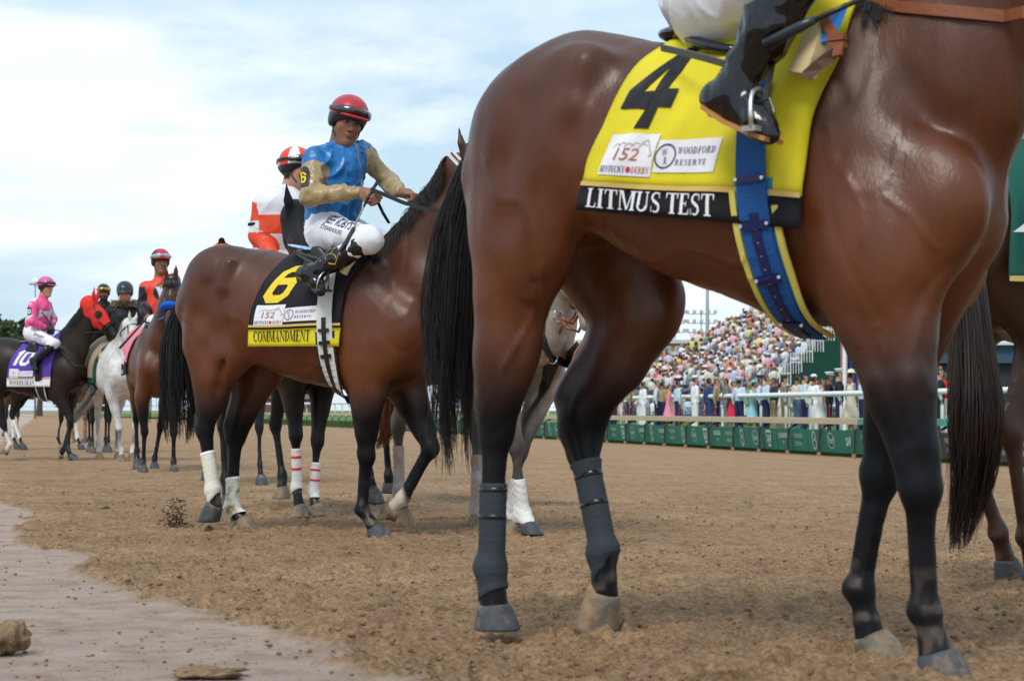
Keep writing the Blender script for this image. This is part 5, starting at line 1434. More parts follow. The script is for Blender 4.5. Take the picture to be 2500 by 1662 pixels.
def saddle4():
    L = f4.L; t = tack('saddle', 'small black racing saddle on the yellow saddle cloth', 'saddle', f4)
    c = L(1745, 82, 0)
    pr = [ell((c.x + .02, 0, c.z - .015), (.17, .15, .030), .02, ((1, 0, -.12), (0, 1, 0), (.12, 0, 1)))]
    mb = MB(); mb.tube([L(1676, 74, -.10), L(1684, 96, -.17), L(1725, 113, -.20), L(1775, 122, -.21), L(1830, 122, -.20)], [.010, .014, .016, .014, .010], 8); mb.build('cantle', PATENT, t, smooth=True)
    sdf('seat', pr, .012, PATENT, t)
    mb = MB(); mb.strip([L(1615, 117, -.26), L(1665, 128, -.31), L(1720, 142, -.34), L(1790, 162, -.35)], (0, -.3, 1), .016, .006)
    mb.build('rear_strap', mat('grey_webbing', (.09, .09, .09), .6), t)
    pad = mat('foam_pad', (.62, .50, .27), .9, .2)
    mb = MB(); mb.strip([L(1958, 185, -.30), L(1972, 150, -.29), L(1985, 115, -.27), L(1992, 80, -.235)], (1, 0, .4), .055, .035); mb.build('foam_pad', pad, t)
    mb = MB(); mb.strip([L(2008, 108, -.275), L(2030, 60, -.245), L(2045, 25, -.20)], (1, 0, .5), .055, .012); mb.build('blue_pad', mat('bright_blue_pad', (.03, .24, .75), .5), t)
    mb = MB(); mb.strip([L(1968, 186, -.32), L(2000, 158, -.315), L(2036, 128, -.30)], (.5, 0, .8), .026, .009); mb.build('girth_point', mat('worn_brown_leather', (.15, .075, .06), .5), t)
    mb = MB(); mb.strip([L(2010, 48, -.245), L(2032, 80, -.28), L(2048, 112, -.30), L(2044, 138, -.31)], (1, 0, .2), .024, .008); mb.build('girth_point', BROWN_LEATHER, t)
    for y in (92, 112):
        mb = MB(); c = L(2043, y, -.295); mb.box(c, (.042, .018, .014)); mb.build('leather_keeper', BROWN_LEATHER, t)
    # stirrup leather and iron
    mb = MB(); mb.strip([L(1900, 60, -.24), L(1885, 160, -.36), L(1868, 245, -.405)], (1, 0, 0), .014, .004); mb.build('stirrup_leather', BLACK_LEATHER, t)
    a = L(1866, 245, -.425); tr = L(1836, 322, -.40)
    mb = MB()
    pts = []
    for i in range(13):
        u = math.pi * i / 12; pts.append(Vector((tr.x + .030 - .012 * math.sin(u), tr.y - .052 * math.cos(u), tr.z + .095 * math.sin(u) ** .7)))
    mb.tube(pts, .0055, 8); mb.build('stirrup_iron', STEEL, t, smooth=True)
    mb = MB(); mb.box((tr.x + .024, tr.y, tr.z), (.036, .112, .012)); mb.build('stirrup_tread', mat('tread_rubber', (.35, .35, .32), .5, metal=.4), t)
saddle4()
def rein4():
    t = tack('breast_strap', 'brown leather strap across the neck of the nearest horse', 'strap', f4); L = f4.L; mb = MB()
    P = []
    for (x, y) in ((2050, -14), (2110, -2), (2180, 10), (2260, 18), (2340, 24), (2420, 28), (2500, 30), (2580, 22), (2660, -10)):
        p = L(x, y, -.16); h = h4['bvh'].ray_cast(Vector((p.x, -1.2, p.z)), Vector((0, 1, 0)), 1.3)
        P.append(Vector((p.x, h[0].y - .012, p.z)) if h[0] is not None else p)
    mb.strip(P, (0, 0, 1), .026, .008); mb.build('strap', BROWN_LEATHER, t)
rein4()
def rider4():
    L = f4.L
    J = dict(pelvis=L(1735, -10, 0), chest=L(1830, -320, 0), neck=L(1870, -440, 0), head=L(1900, -540, 0),
             sR=L(1830, -390, -.18), sL=L(1850, -390, .18), eR=L(1900, -200, -.26), eL=L(1920, -200, .26), wR=L(2060, -90, -.12), wL=L(2100, -110, .12),
             hR=L(1755, 5, -.12), hL=L(1755, 5, .12), kR=L(1972, -105, -.32), kL=L(1972, -105, .32), aR=L(1788, 222, -.385), aL=L(1900, 250, .36), tR=L(1856, 300, -.40), tL=L(1960, 330, .38))
    p = rider('jockey in white breeches and shiny black boots, cut off above the waist', f4, J, (.9, -.3, .1), 'light', WHITE_CLOTH, None, WHITE_CLOTH, PATENT, None, h=.009, amp=.009, thick=1.12, hh=.012, bootw=1.12)
    # tan sole
    A_, T_2 = J['aR'], J['tR']; d = (T_2 - A_).normalized(); hv = A_ + d * -.035 + (A_ - J['kR']).normalized() * .07
    mb = MB(); mb.strip([hv, lerp(hv, T_2 + d * .05, .35) + Vector((0, 0, -.012)), T_2 + Vector((.0, 0, -.030)), T_2 + d * .055 + Vector((0, 0, -.006))], (0, 1, 0), .064, .010)
    mb.build('boot_sole', mat('tan_sole', (.42, .20, .05), .5), p['root'])
    t = tack('whip', 'black riding whip held beside the shiny black boot', 'whip', f4)
    mb = MB(); mb.tube([L(1868, 108, -.42), L(1950, 68, -.42), L(1990, 48, -.42)], [.013, .013, .010], 8); mb.build('whip_flap', mat('whip_rubber', (.02, .028, .034), .3), t, smooth=True)
    mb = MB(); mb.tube([L(1985, 51, -.42), L(2080, 8, -.36), L(2200, -45, -.25)], .006, 8); mb.build('whip_shaft', BLACK_LEATHER, t, smooth=True)
rider4()

# --- second horse
xl6 = edge_fn(f6, [(655, 600), (647, 628), (636, 660), (613, 758), (609, 798), (609, 846)], -.29)
xr6 = edge_fn(f6, [(862, 600), (852, 625), (834, 669), (823, 794), (819, 843)], -.30)
cl6 = number_cloth(h6, 'black saddle cloth with a yellow number 6 and a yellow name band', 'COMMANDMENT', '6', xl6, xr6, f6.L(609, 846, -.30).z, f6.L(819, 845, -.30).z,
                   BLKC, YEL, YEL2, BLKP, .102, (.075, .235, .238, .155, .14), (.065, .026, .056, .34), ((.06, .112, .385, .222), (.39, .128, .75, .20)), 8, .008)
def girth6():
    L = f6.L; t = tack('girth', 'white girth with black buckle straps round the horse in the black cloth', 'girth', f6)
    xa, xb = L(786, 790, -.31).x, L(842, 950, -.10).x
    xf = lambda a: xa + (xb - xa) * float(smooth01(10, -80, a)) ** 1.15 + .0
    belt(h6, xf, .042, 40, -72, mat('white_webbing', (.66, .66, .62), .6, bump=.4, bscale=200), t, 'webbing', .030)
    belt(h6, lambda a: xf(a) - .044, .008, -25, -84, BLACK_LEATHER, t, 'edge', .028, .006)
    belt(h6, lambda a: xf(a) + .044, .010, -25, -84, BLACK_LEATHER, t, 'edge', .028, .006)
    belt(h6, xf, .011, -12, -84, BLACK_LEATHER, t, 'buckle_strap', .040, .004)
    for a in (-22, -32, -42): belt(h6, xf, .030, a, a - 2.5, BLACK_LEATHER, t, 'keeper', .042, .004, n=2)
    belt(h6, xf, .034, -66, -86, BLACK_LEATHER, t, 'buckle_end', .036, .006)
girth6()
def saddle6():
    L = f6.L; t = tack('saddle', 'small racing saddle with a pale blue seat tail on the black saddle cloth', 'saddle', f6)
    c = L(800, 618, 0)
    pr = [ell((c.x, 0, c.z), (.20, .14, .035), .02), ell((c.x + .16, 0, c.z + .03), (.06, .07, .05), .03)]
    for s in (-1, 1): pr.append(ell((c.x + .06, s * .20, c.z - .11), (.09, .02, .14), .04))
    sdf('seat', pr, .012, BLACK_LEATHER, t)
    tl_ = [ell(L(745, 606, -.16), (.10, .09, .010), .01, ((1, 0, -.22), (0, 1, 0), (.22, 0, 1)))]
    sdf('seat_tail', tl_, .008, mat('pale_blue_vinyl', (.36, .55, .74), .2, .6, coat=.5), t)
    mb = MB(); mb.strip([L(725, 620, -.22), L(745, 632, -.26), L(765, 642, -.29)], (0, -.3, 1), .012, .004); mb.strip([L(715, 612, -.2), L(745, 622, -.26), L(780, 632, -.29)], (0, -.3, 1), .010, .004)
    mb.build('rear_strap', mat('grey_webbing', (.09, .09, .09), .6), t)
    mb = MB(); mb.strip([L(838, 668, -.305), L(848, 648, -.30), L(862, 632, -.27), L(872, 618, -.22)], (1, 0, .3), .035, .025); mb.build('foam_pad', mat('foam_pad', (.62, .50, .27), .9, .2), t)
    mb = MB(); mb.strip([L(812, 600, -.28), L(806, 650, -.36), L(795, 690, -.37)], (1, 0, 0), .014, .004); mb.build('stirrup_leather', BLACK_LEATHER, t)
    tr = L(782, 708, -.37); mb = MB(); pts = []
    for i in range(13):
        u = math.pi * i / 12; pts.append(Vector((tr.x + .012 + .02 * math.sin(u), tr.y - .052 * math.cos(u), tr.z + .09 * math.sin(u) ** .7)))
    mb.tube(pts, .005, 8); mb.build('stirrup_iron', STEEL, t, smooth=True)
    mb = MB(); mb.box((tr.x + .010, tr.y, tr.z - .002), (.05, .112, .012)); mb.build('stirrup_tread', mat('dark_tread', (.05, .05, .05), .5), t)
saddle6()
def to_local(fr, w):
    w = Vector(w); return (w.dot(fr.f), w.dot(fr.l), w.z)
def limb_mask(P, a, b, r, t0=.1, t1=9):
    a, b = V3(a), V3(b); ab = b - a; t = ((P - a) @ ab) / (ab @ ab); d = np.linalg.norm(P - a - np.clip(t, 0, 1)[:, None] * ab, axis=1)
    return (d < r) & (t > t0) & (t < t1)
def jockey6():
    L = f6.L
    J = dict(pelvis=L(806, 560, 0), chest=L(822, 430, 0), neck=L(842, 360, 0), head=L(847, 300, 0),
             sR=L(766, 388, -.16), sL=L(884, 374, .16), eR=L(757, 478, -.27), eL=L(950, 445, .24), wR=L(882, 468, -.17), wL=L(975, 470, .10),
             hR=L(800, 570, -.11), hL=L(830, 570, .11), kR=L(902, 585, -.29), kL=L(960, 600, .27), aR=L(762, 668, -.36), aL=L(880, 690, .33), tR=L(775, 695, -.37), tL=L(900, 720, .34),
             gR=Vector((.9, -.1, -.25)), gL=Vector((1, 0, -.2)), uR=Vector((.1, -.55, .8)))
    GOLDS, BLUE = (.36, .26, .125), (.008, .15, .42)
    def paint(P):
        c = np.tile(V3(BLUE), (len(P), 1))
        m = np.zeros(len(P), bool)
        for q in 'RL': m |= limb_mask(P, J['s' + q], J['e' + q], .085, .22 if q == 'R' else .05) | limb_mask(P, J['e' + q], J['w' + q], .08, -.5)
        c[m] = GOLDS
        n = vnoise(P, 40)[:, None]; return c * (1 + .06 * n)
    SILK = mat('silk', (0, 0, 0), .33, .5, attr=True, var=.12, vscale=12, bump=.55, bscale=20, rvar=.08)
    look = to_local(f6, (.40, -1, -.24))
    p = rider('jockey in a blue silk with gold sleeves and a red helmet', f6, J, look, 'brown', SILK, paint, WHITE_CLOTH, PATENT,
              ('red', plain_helm((.42, .022, .035), (.012, .010, .012), (.35, .012, .018))), h=.0075, hh=.0045, up=to_local(f6, (.12, .22, 1)), amp=.008, s=1.0, gog_up=True, beard=.15, body_h=.0055, sleeve=.92, fold=13, belly=.93)
    V = p['V']; r = p['root']
    # printed breeches
    th = unit(Vector(V['kR']) - Vector(V['hR'])); o = L(800, 545, -.2)
    th = Vector((th.x, 0, th.z - .1)).normalized()
    mp = on_surface(p['trousers'], o, (0.0, 1, 0), th, (.25, 0, 1), .002)
    q, w = sans("JEFF RUBY'S", .02); lay('lettering', fit(q, w, -.01, .004, .042, .215, .1), mp, INK, r, .012, 0)
    q, w = sans("STEAKHOUSE", .006); lay('lettering', fit(q, w, -.020, -.032, .022, .175, .15), mp, INK, r, .012, 0)
    # number plate strapped to the arm
    a = lerp(V['sR'], V['eR'], .52); d = Vector((.10, .9, -.05)); ax_ = unit(V['sR'] - V['eR'])
    mp = on_surface(p['shirt'], a, (.25, 1, 0), (1, -.25, 0), ax_, .006)
    body = [(-.040, -.062), (.040, -.062), (.040, .040), (.026, .060), (.012, .068), (-.012, .068), (-.026, .060), (-.040, .040)]
    lay('arm_plate', [body], mp, mat('charcoal_plate', (.022, .022, .024), .6), r, .012, 0)
    q, w = glyphs('6', NUM); lay('arm_number', fit(q, w, -.019, -.038, .068, .042), lambda u, v, e=0: mp(u, v, e + .003), YEL2, r, .012, 0)
    # collar button line
    c = unit(to_local(f6, (.5, -1, 0))); o = L(866, 440, 0)
    mp = on_surface(p['shirt'], o, Vector(c) * -1, Vector((0, 0, 1)).cross(Vector(c)), (0, 0, 1), .001)
    for i, v in enumerate((.10, .03, -.02, -.07, -.12)):
        mb = MB(); mb.lathe(mp(0, v), [(.006, -.002), (.006, .002)], 8, axis='Y'); mb.build('button', mat('blue_button', (.02, .12, .36), .3), r)
    mb = MB(); mb.tube([mp(0, .11 - i * .03, .0006) for i in range(9)], .0018, 5); mb.build('placket', mat('dark_blue_seam', (.008, .06, .22), .5), r)
    # boot emblem
    t = tack('whip', 'riding whip with a braided grip held by the jockey in blue silk', 'whip', f6)
    mb = MB(); mb.tube([L(925, 440, -.15), L(905, 470, -.20), L(888, 505, -.24)], [.010, .008, .006], 8); mb.build('whip_handle', BLACK_LEATHER, t, smooth=True)
    mb = MB(); mb.tube([L(888, 505, -.24), L(862, 560, -.33)], .0048, 8); mb.build('whip_shaft', mat('braided_grey', (.34, .34, .32), .5, c2=(.05, .05, .05), c2scale=90), t, smooth=True)
    mb = MB(); mb.strip([L(864, 556, -.335), L(845, 590, -.37), L(828, 615, -.38)], (1, 0, .6), .020, .010); mb.build('whip_flap', mat('whip_rubber', (.02, .028, .034), .3), t)
    # gold scroll on the boot
    mb = MB(); pts = []
    for i in range(18):
        u = i / 17 * 5.2; pts.append(L(806 + 14 * math.cos(u) + 5 * i / 17, 632 - 13 * math.sin(u), -.385))
    mb.tube(pts, .0018, 5); mb.tube([L(812, 612, -.385), L(800, 640, -.385), L(818, 646, -.385), L(826, 620, -.385)], .0018, 5)
    mb.build('boot_scroll', mat('gold_thread', (.6, .42, .08), .4), r)
    # reins
    t = tack('bridle', 'black reins and white striped bridle of the horse in the black cloth', 'bridle', f6)
    mb = MB(); mb.strip([L(905, 462, -.2), L(945, 478, -.2), L(985, 495, -.22), L(1045, 512, -.24), L(1115, 518, -.22)], (0, 0, 1), .020, .004)
    mb.strip([L(915, 478, -.1), L(935, 520, -.15), L(950, 545, -.1)], (1, 0, 0), .016, .004); mb.build('rein', BLACK_LEATHER, t)
    mb = MB(); mb.strip([L(1100, 374, -.16), L(1120, 395, -.165), L(1145, 415, -.15)], (-.3, 0, 1), .040, .006); mb.build('browband', mat('white_vinyl', (.75, .75, .75), .4), t)
    mb = MB(); mb.strip([L(1101, 373, -.172), L(1121, 394, -.177), L(1146, 414, -.162)], (-.3, 0, 1), .007, .006); mb.build('browband_stripe', mat('maroon_stripe', (.12, .01, .02), .5), t)
    return p
j6 = jockey6()
# ------------------------------------------------------------------ the other horses and riders
def place(px, py, heading, back=0.0):
    """frame whose origin stands where the ground shows at (px,py); 'back' metres behind that along the heading"""
    d = 5.0
    for _ in range(60):
        x, y = (px - PX0) / FPX * d, d
        d = (EYE - float(ground_z(x, y))) * FPX / (py - PY0)
    h = R(heading); return Frame(d * (px - PX0) / FPX - back * math.cos(h), d - back * math.sin(h), heading)
def std_tail(x=-.80, z=1.40, L=1.0, n=500, r=.003, swing=0.0, sp=.09):
    return ([(x + .02, 0, z), (x - .09, 0, z - .10 * L), (x - .12, swing * .3, z - .4 * L), (x - .10, swing * .7, z - .7 * L), (x - .09, swing, z - L)], (.02, .05, sp * .9, sp, sp * .6), n, r, 12, 1.2, .5, .9)
def simple_bridle(hd, label, mt=BLACK_LEATHER, fleece=None, rein_to=None, straps=True):
    fr, H = hd['fr'], hd['H']; t = tack('bridle', label, 'bridle', fr)
    mb = MB()
    def hoop(a, b0, b1, w, r):
        return [H(a, b0 + (b1 - b0) * (.5 + .5 * math.cos(u)), w * math.sin(u)) for u in [2 * math.pi * i / 18 for i in range(19)]]
    mb.tube(hoop(.66, .045, -.125, .068, 0), .008, 6, caps=False)
    mb.tube(hoop(.08, .07, -.20, .083, 0), .008, 6, caps=False)
    for s in (-1, 1):
        mb.tube([H(.08, .03, s * .084), H(.4, -.05, s * .08), H(.72, -.07, s * .062)], .007, 6)
        if rein_to is not None: mb.tube([H(.74, -.07, s * .062), lerp(H(.74, -.07, s * .062), Vector(rein_to), .5) + Vector((0, s * .05, -.03)), Vector(rein_to)], .007, 6)
    mb.build('straps', mt, t, smooth=True)
    if fleece:
        mb = MB(); mb.tube(hoop(.60, .062, -.135, .082, 0), .030, 10, caps=False); mb.build('fleece_noseband', fleece, t, smooth=True)
    return t
def hood(hd, label, head, nrm, ax, col, q=1.0, eye=(.02, .018, .018), upto=.60):
    t = tack('hood', label, 'horse hood', hd['fr']); pr = []
    Hh = horse_head(pr, head[0], head[1], nrm, ax, q * 1.07, True, .15)
    e = (Vector(head[1]) - Vector(head[0])).normalized(); m = lerp(Vector(head[0]), Vector(head[1]), upto)
    pr.append(cap(Hh(-.05, -.04), Hh(.10, -.10), .115 * q, .105 * q, .03, .75, .75, ax))
    pr.append(cut(m, e + Vector((0, 0, 0))))
    eyes = [V3(Hh(.33, -.005, s * .09)) for s in (-1, 1)]
    def paint(P):
        c = np.tile(V3(col), (len(P), 1)) * (1 + .08 * vnoise(P, 20)[:, None])
        for o in eyes:
            d = np.linalg.norm(P - o, axis=1); m_ = smooth01(.056 * q, .050 * q, d)[:, None]; c = c * (1 - m_) + V3(eye) * m_
            m_ = (smooth01(.064 * q, .060 * q, d) * smooth01(.052 * q, .056 * q, d))[:, None]; c = c * (1 - m_ * .35)
        return c
    sdf('hood_cloth', pr, .008, mat('hood_cloth', (0, 0, 0), .75, .25, attr=True, bump=.2, bscale=90), t, paint)
    return t

# --- horse with the black hood and its rider, beyond the second horse
def hooded_horse():
    fr = place(747, 1262, -62, .5); X = fr.X; L = fr.X
    J = std_legs((-.02, .28, .0, .04), {'LH': (-.42, .52, -.40, .24, -.40, .15)})
    J['RF'] = [(.64, -.15, 1.10), X(712, 930, .50), X(722, 1062, .52), X(724, 1190, .50), X(731, 1238, .53)]
    J['LF'] = [(.64, .15, 1.10), X(788, 930, .48), X(775, 1075, .50), X(765, 1200, .47), X(771, 1238, .51)]
    J['LH'] = [(-.50, .13, 1.26), (-.26, .17, .95), X(672, 1035, -.40), X(690, 1160, -.30), X(688, 1192, -.28)]
    J['RH'] = [(-.50, -.13, 1.26), (-.30, -.17, .98), (-.60, -.13, .56), (-.58, -.12, .20), (-.54, -.12, .085)]
    p = X(726, 532, .92); mz = X(770, 720, 1.22)
    nk = [((.50, 0, 1.25), .27, .58), ((.64, 0, 1.45), .20, .52), ((.74, -.01, 1.66), .145, .52), ((p.x - .06, p.y, p.z - .05), .105, .62)]
    hd = build_horse('dark bay horse in a black hood with red striped white bandages', fr, J, neck=nk, head=(p, mz, (1, -.2, .3)), kind='darkbay', h=.016, seed=21, hoofmat={'RF': HOOF, 'LF': HOOF, 'LH': HOOF},
                     feet={'RF': X(733, 1262, .56), 'LF': X(774, 1256, .54), 'LH': X(687, 1217, -.26)}, tailspec=std_tail(n=300), manespec=(1, .2, 300))
    for k, (a, b) in {'RF': (X(723, 1094, .515), X(728, 1200, .505)), 'LF': (X(772, 1128, .485), X(766, 1220, .475))}.items():
        wrap(hd, a, b, WHITE_BAND, ridge=.001, bands=[(RED_TAPE, .15, .25), (RED_TAPE, .42, .52)])
    hood(hd, 'black hood with an eye hole on the horse beside the blue jockey', (p, mz), (1, -.2, .3), (0, 1, 0), (.012, .013, .015), 1.0, (.05, .03, .02), .8)
    RJ = std_rider(1.50, -.02, 0, .0)
    ORANGE, WH = (.72, .065, .02), (.72, .72, .76)
    J2 = dict(pelvis=X(672, 612, -.05), chest=X(678, 512, .0), neck=X(712, 458, .03), head=X(722, 414, .06), sR=X(642, 500, -.04), sL=X(722, 498, .06), eR=X(630, 578, -.05), eL=X(745, 590, .10),
              wR=X(680, 640, .22), wL=X(730, 640, .24), hR=X(655, 640, -.05), hL=X(690, 640, -.05), kR=X(640, 690, .26), kL=X(745, 690, .26), aR=X(630, 780, .08), aL=X(740, 790, .08), tR=X(625, 815, .18), tL=X(745, 820, .18))
    P0 = V3(J2['pelvis']); C0 = V3(J2['chest'])
    def paint(P):
        z = P[:, 2] - C0[2]
        c = np.tile(V3(WH), (len(P), 1)); m = (z < -.045) & (z > -.16); c[m] = ORANGE
        for q in 'RL':
            s, e = V3(J2['s' + q]), V3(J2['e' + q]); a = limb_mask(P, s, e, .085, .0) | limb_mask(P, e, J2['w' + q], .08, -.3)
            zz = (P[:, 2] - s[2]); c[a] = ORANGE; b = a & (zz < -.11) & (zz > -.18); c[b] = WH
        return c
    r = rider('jockey in a white and orange silk behind the black hooded horse head', fr, J2, to_local(fr, (.93, -.50, -.02)), 'light', mat('silk2', (0, 0, 0), .5, .4, attr=True, var=.05, bump=.3, bscale=20), paint, WHITE_CLOTH, PATENT,
              ('orange', panel_helm((.72, .70, .74), (.70, .06, .02), 4, .9)), h=.007, amp=.004, hh=.0055, s=.98, gog_up=True, lips=(.5, .2, .16), hair=(.03, .02, .015))
    mb = MB(); V = r['V']; c = lerp(V['sR'], V['eR'], .62); mb.tube([c + Vector((.068 * math.cos(t), .068 * math.sin(t), 0)) for t in [i * math.pi / 8 for i in range(17)]], .010, 6); mb.build('arm_band', BLACK_CLOTH, r['root'])
hooded_horse()

# --- bay horse walking right beyond, only tail and hind legs seen
def far_bay():
    fr = place(935, 1226, -48, -.6); L = fr.L
    J = std_legs((.0, .0, .1, -.1)); J['LH'] = [(-.50, .13, 1.26), (-.34, .17, .95), L(940, 1035, .12), L(950, 1160, .10), L(950, 1180, .10)]
    build_horse('dark tailed bay horse whose hind legs show between the two near horses', fr, J, head=False, neck=[((.50, 0, 1.25), .27, .58), ((.72, 0, 1.42), .20, .52), ((.90, 0, 1.60), .14, .52)], kind='bay', h=.018, seed=33,
                feet={'LH': L(950, 1204, .10)}, tailspec=([(-.80, 0, 1.36), (-.88, 0, 1.2), (-.90, .02, .9), (-.88, .03, .62)], (.02, .05, .08, .06), 350, .003, 12, 1.0, .4, .9), mane=False)
far_bay()

# --- roan grey pony seen between the hind legs of the nearest horse
def roan_pony():
    fr = place(1266, 1311, -60, .5); L = fr.L
    J = std_legs((0, .0, .0, .0))
    X = fr.X
    J['RF'] = [(.64, -.15, 1.10), X(1228, 920, .50), X(1258, 1085, .52), X(1278, 1250, .50), X(1290, 1280, .54)]
    J['LF'] = [(.64, .15, 1.10), X(1330, 930, .48), X(1270, 1100, .46), X(1250, 1245, .40), X(1247, 1275, .42)]
    J['LH'] = [(-.50, .13, 1.26), (-.28, .17, .98), X(1165, 1060, -.5), X(1163, 1235, -.4), X(1165, 1262, -.38)]
    p = X(1405, 598, 1.02); mz = X(1452, 782, 1.25)
    nk = [((.50, 0, 1.22), .29, .62), (tuple(X(1318, 775, .66)), .225, .62), (tuple(X(1356, 690, .80)), .165, .6), (tuple(X(1388, 622, .95)), .12, .62)]
    T = [(a, b, c, w * 1.05) for a, b, c, w in TORSO]
    hd = build_horse('roan grey pony with white and tan leg bandages', fr, J, T, neck=nk, head=(p, mz, (1, 0, .3)), kind='roan', h=.016, seed=41, hair=HAIRR, manespec=(1, .2, 300),
                     feet={'RF': X(1300, 1304, .56), 'LF': X(1246, 1310, .44), 'LH': X(1160, 1288, -.36)}, hoofmat={'RF': HOOFD, 'LF': HOOF, 'LH': HOOF, 'RH': HOOF},
                     tailspec=([(-.80, 0, 1.36), (-.90, 0, 1.15), (-1.0, .0, .85), (-1.05, .0, .55), (-1.16, 0, .42)], (.02, .05, .09, .10, .04), 450, .0028, 12, 1.0, .4, .9))
    wrap(hd, X(1268, 1168, .51), X(1282, 1272, .50), WHITE_BAND, turns=6, ridge=.004, slope=1.2, cutb=.0)
    wrap(hd, X(1261, 1168, .43), X(1249, 1264, .40), mat('soiled_white_bandage', (.55, .52, .49), .8, .2, bump=.4, bscale=90), turns=6, ridge=.004, slope=1.2, cutb=.0)
    for q in ('RH', 'LH'):
        a, b = Vector(J[q][2]), Vector(J[q][3]); wrap(hd, lerp(a, b, .30), lerp(a, b, 1.15), TAN_BAND, turns=5, ridge=.004, slope=1.4, cutb=.0)
    t = tack('breastplate', 'dark leather breastplate and reins on the roan grey pony', 'tack', fr)
    mb = MB()
    def on(px, py, v, off=.012):
        q = X(px, py, .9); d = Vector(to_local(fr, (0, 1, 0))); h = hd['bvh'].ray_cast(q - d * .6, d, 1.4)
        return (h[0] - d * off) if h[0] is not None else q
    mb.strip([on(1305, 770, -.1), on(1330, 830, -.1), on(1350, 868, -.1), on(1385, 880, 0), on(1410, 850, .1)], (0, 0, 1), .07, .008)
    mb.strip([on(1350, 880, -.1), on(1335, 930, -.1), on(1310, 980, -.1), on(1280, 1020, -.1)], (1, 0, .4), .075, .008)
    mb.build('strap', BLACK_LEATHER, t)
    for a in ((1350, 872), (1362, 772)):
        mb = MB(); mb.tube([on(*a, -.05, .02) + Vector((.0, .028 * math.cos(u), .028 * math.sin(u))) for u in [i * math.pi / 6 for i in range(13)]], .005, 6); mb.build('ring', STEEL, t, smooth=True)
    mb = MB(); mb.tube([on(1362, 772, -.05), X(1385, 800, 1.1), X(1412, 810, 1.1), X(1432, 772, 1.1)], .008, 6); mb.tube([X(1418, 705, 1.1), X(1420, 760, 1.1), X(1398, 790, 1.1), X(1372, 778, 1.1)], .008, 6)
    mb.tube([on(1345, 880, -.05), on(1370, 800, -.05), X(1400, 775, 1.1), X(1425, 720, 1.1)], .006, 6); mb.tube([X(1440, 795, 1.1), X(1425, 830, 1.1), X(1405, 860, 1.1), X(1392, 900, 1.1)], .007, 6)
    mb.build('rein', BROWN_LEATHER, t, smooth=True)
    simple_bridle(hd, 'brown leather bridle on the roan grey pony', BROWN_LEATHER)
    J2 = {k: Vector(v) for k, v in std_rider(1.52, -.02, 0, .0, 1.0).items()}; q = X(1236, 290, J2['head'].x)
    J2 = {k: v + Vector((0, q.y, q.z - v_.z)) * (.35 if k[0] in 'kat' else 1) for v_ in [J2['head']] for k, v in J2.items()}
    rider('pony rider in black, hidden behind the nearest horse', fr, J2, (1, 0, -.05), 'light', BLACK_CLOTH, None, BLACK_CLOTH, BLACK_LEATHER, ('plain', plain_helm((.012, .012, .013))), h=.014, hh=.010, goggles=False, detail=False)
roan_pony()

# --- horse ahead at the right edge
def ahead_horse():
    fr = Frame(1.97, 7.42, 42); L = fr.L; X = fr.X
    J = std_legs((.24, .42, .2, -.15))
    hd = build_horse('dark brown horse at the right edge with a long loose tail', fr, J, kind='brown', h=.014, seed=52, thick=1.0,
                     tailspec=([tuple(X(2372, 560, -.80)), tuple(X(2362, 660, -.88)), tuple(X(2375, 860, -.92)), tuple(X(2385, 1020, -.94)), tuple(X(2372, 1180, -.92)), tuple(X(2338, 1345, -.92))], (.03, .05, .068, .085, .06, .02), 1600, .0021, 18, 1.6, .35, .8),
                     hair=mat('dark_brown_hair', (.030, .016, .012), .45, .5, var=.5, vscale=4), mane=True)
    root = thing('saddle_cloth', 'green saddle cloth with white leaf shapes at the right edge', 'saddle cloth', fr.o, fr.h)
    S, W, H, G, Nn = drape(hd, lambda z: -.68 + .10 * (z - 1.0), lambda z: .22, 1.06, 1.06, seed=4, far=.85)
    GR = mat('green_cloth', (.006, .085, .062), .65, .3, bump=.2, bscale=160)
    cloth_mesh('cloth', G, Nn, GR, root)
    mp = lambda u, v, e=0: S(u / W, 1 - v / H, e + .006)
    lay('piping', [rect(0, .0, W, .02)], mp, GOLD, root, .03, .002)
    st = []
    for (cx, cy, r, a0) in ((.10, .20, .095, .2), (.27, .22, .09, .9), (.42, .19, .09, .4), (.22, .38, .06, .1)):
        for i in range(4):
            a = a0 + i * math.pi / 2; st.append([(cx, cy), (cx + .42 * r * math.cos(a - .55), cy + .42 * r * math.sin(a - .55)), (cx + r * math.cos(a), cy + r * math.sin(a)), (cx + .42 * r * math.cos(a + .55), cy + .42 * r * math.sin(a + .55))])
    for k in range(0, len(st), 4): lay('leaf_print', st[k:k + 4], mp, WHTP, root, .03, .002)
    J2 = {k: Vector(v) for k, v in std_rider(1.54, -.30, 0, .0, 1.0).items()}
    J2['kR'] = Vector((-.04, -.34, 1.50)); J2['aR'] = Vector((-.50, -.38, 1.30)); J2['tR'] = Vector((-.42, -.39, 1.21))
    SP = mat('patterned_silk', (0, 0, 0), .5, .4, attr=True)
    def paint(P):
        c = np.tile(V3((.55, .5, .5)), (len(P), 1)); m = vnoise(P, 16) > .1; c[m] = (.45, .02, .03); m = vnoise(P + 5, 22) > .25; c[m] = (.02, .08, .06); return c
    rider('jockey with patterned green, red and white silk on the horse at the right edge', fr, J2, (1, 0, 0), 'light', SP, paint, WHITE_CLOTH, PATENT, ('green', plain_helm((.02, .15, .08))), h=.014, hh=.010, detail=False)
    t = tack('saddle', 'dark racing saddle with red trim on the green saddle cloth', 'saddle', fr)
    pr = [ell((-.06, 0, 1.53), (.24, .16, .04), .02)] + [ell((-.04, s * .24, 1.40), (.13, .02, .13), .04) for s in (-1, 1)]
    sdf('seat', pr, .014, PATENT, t)
ahead_horse()

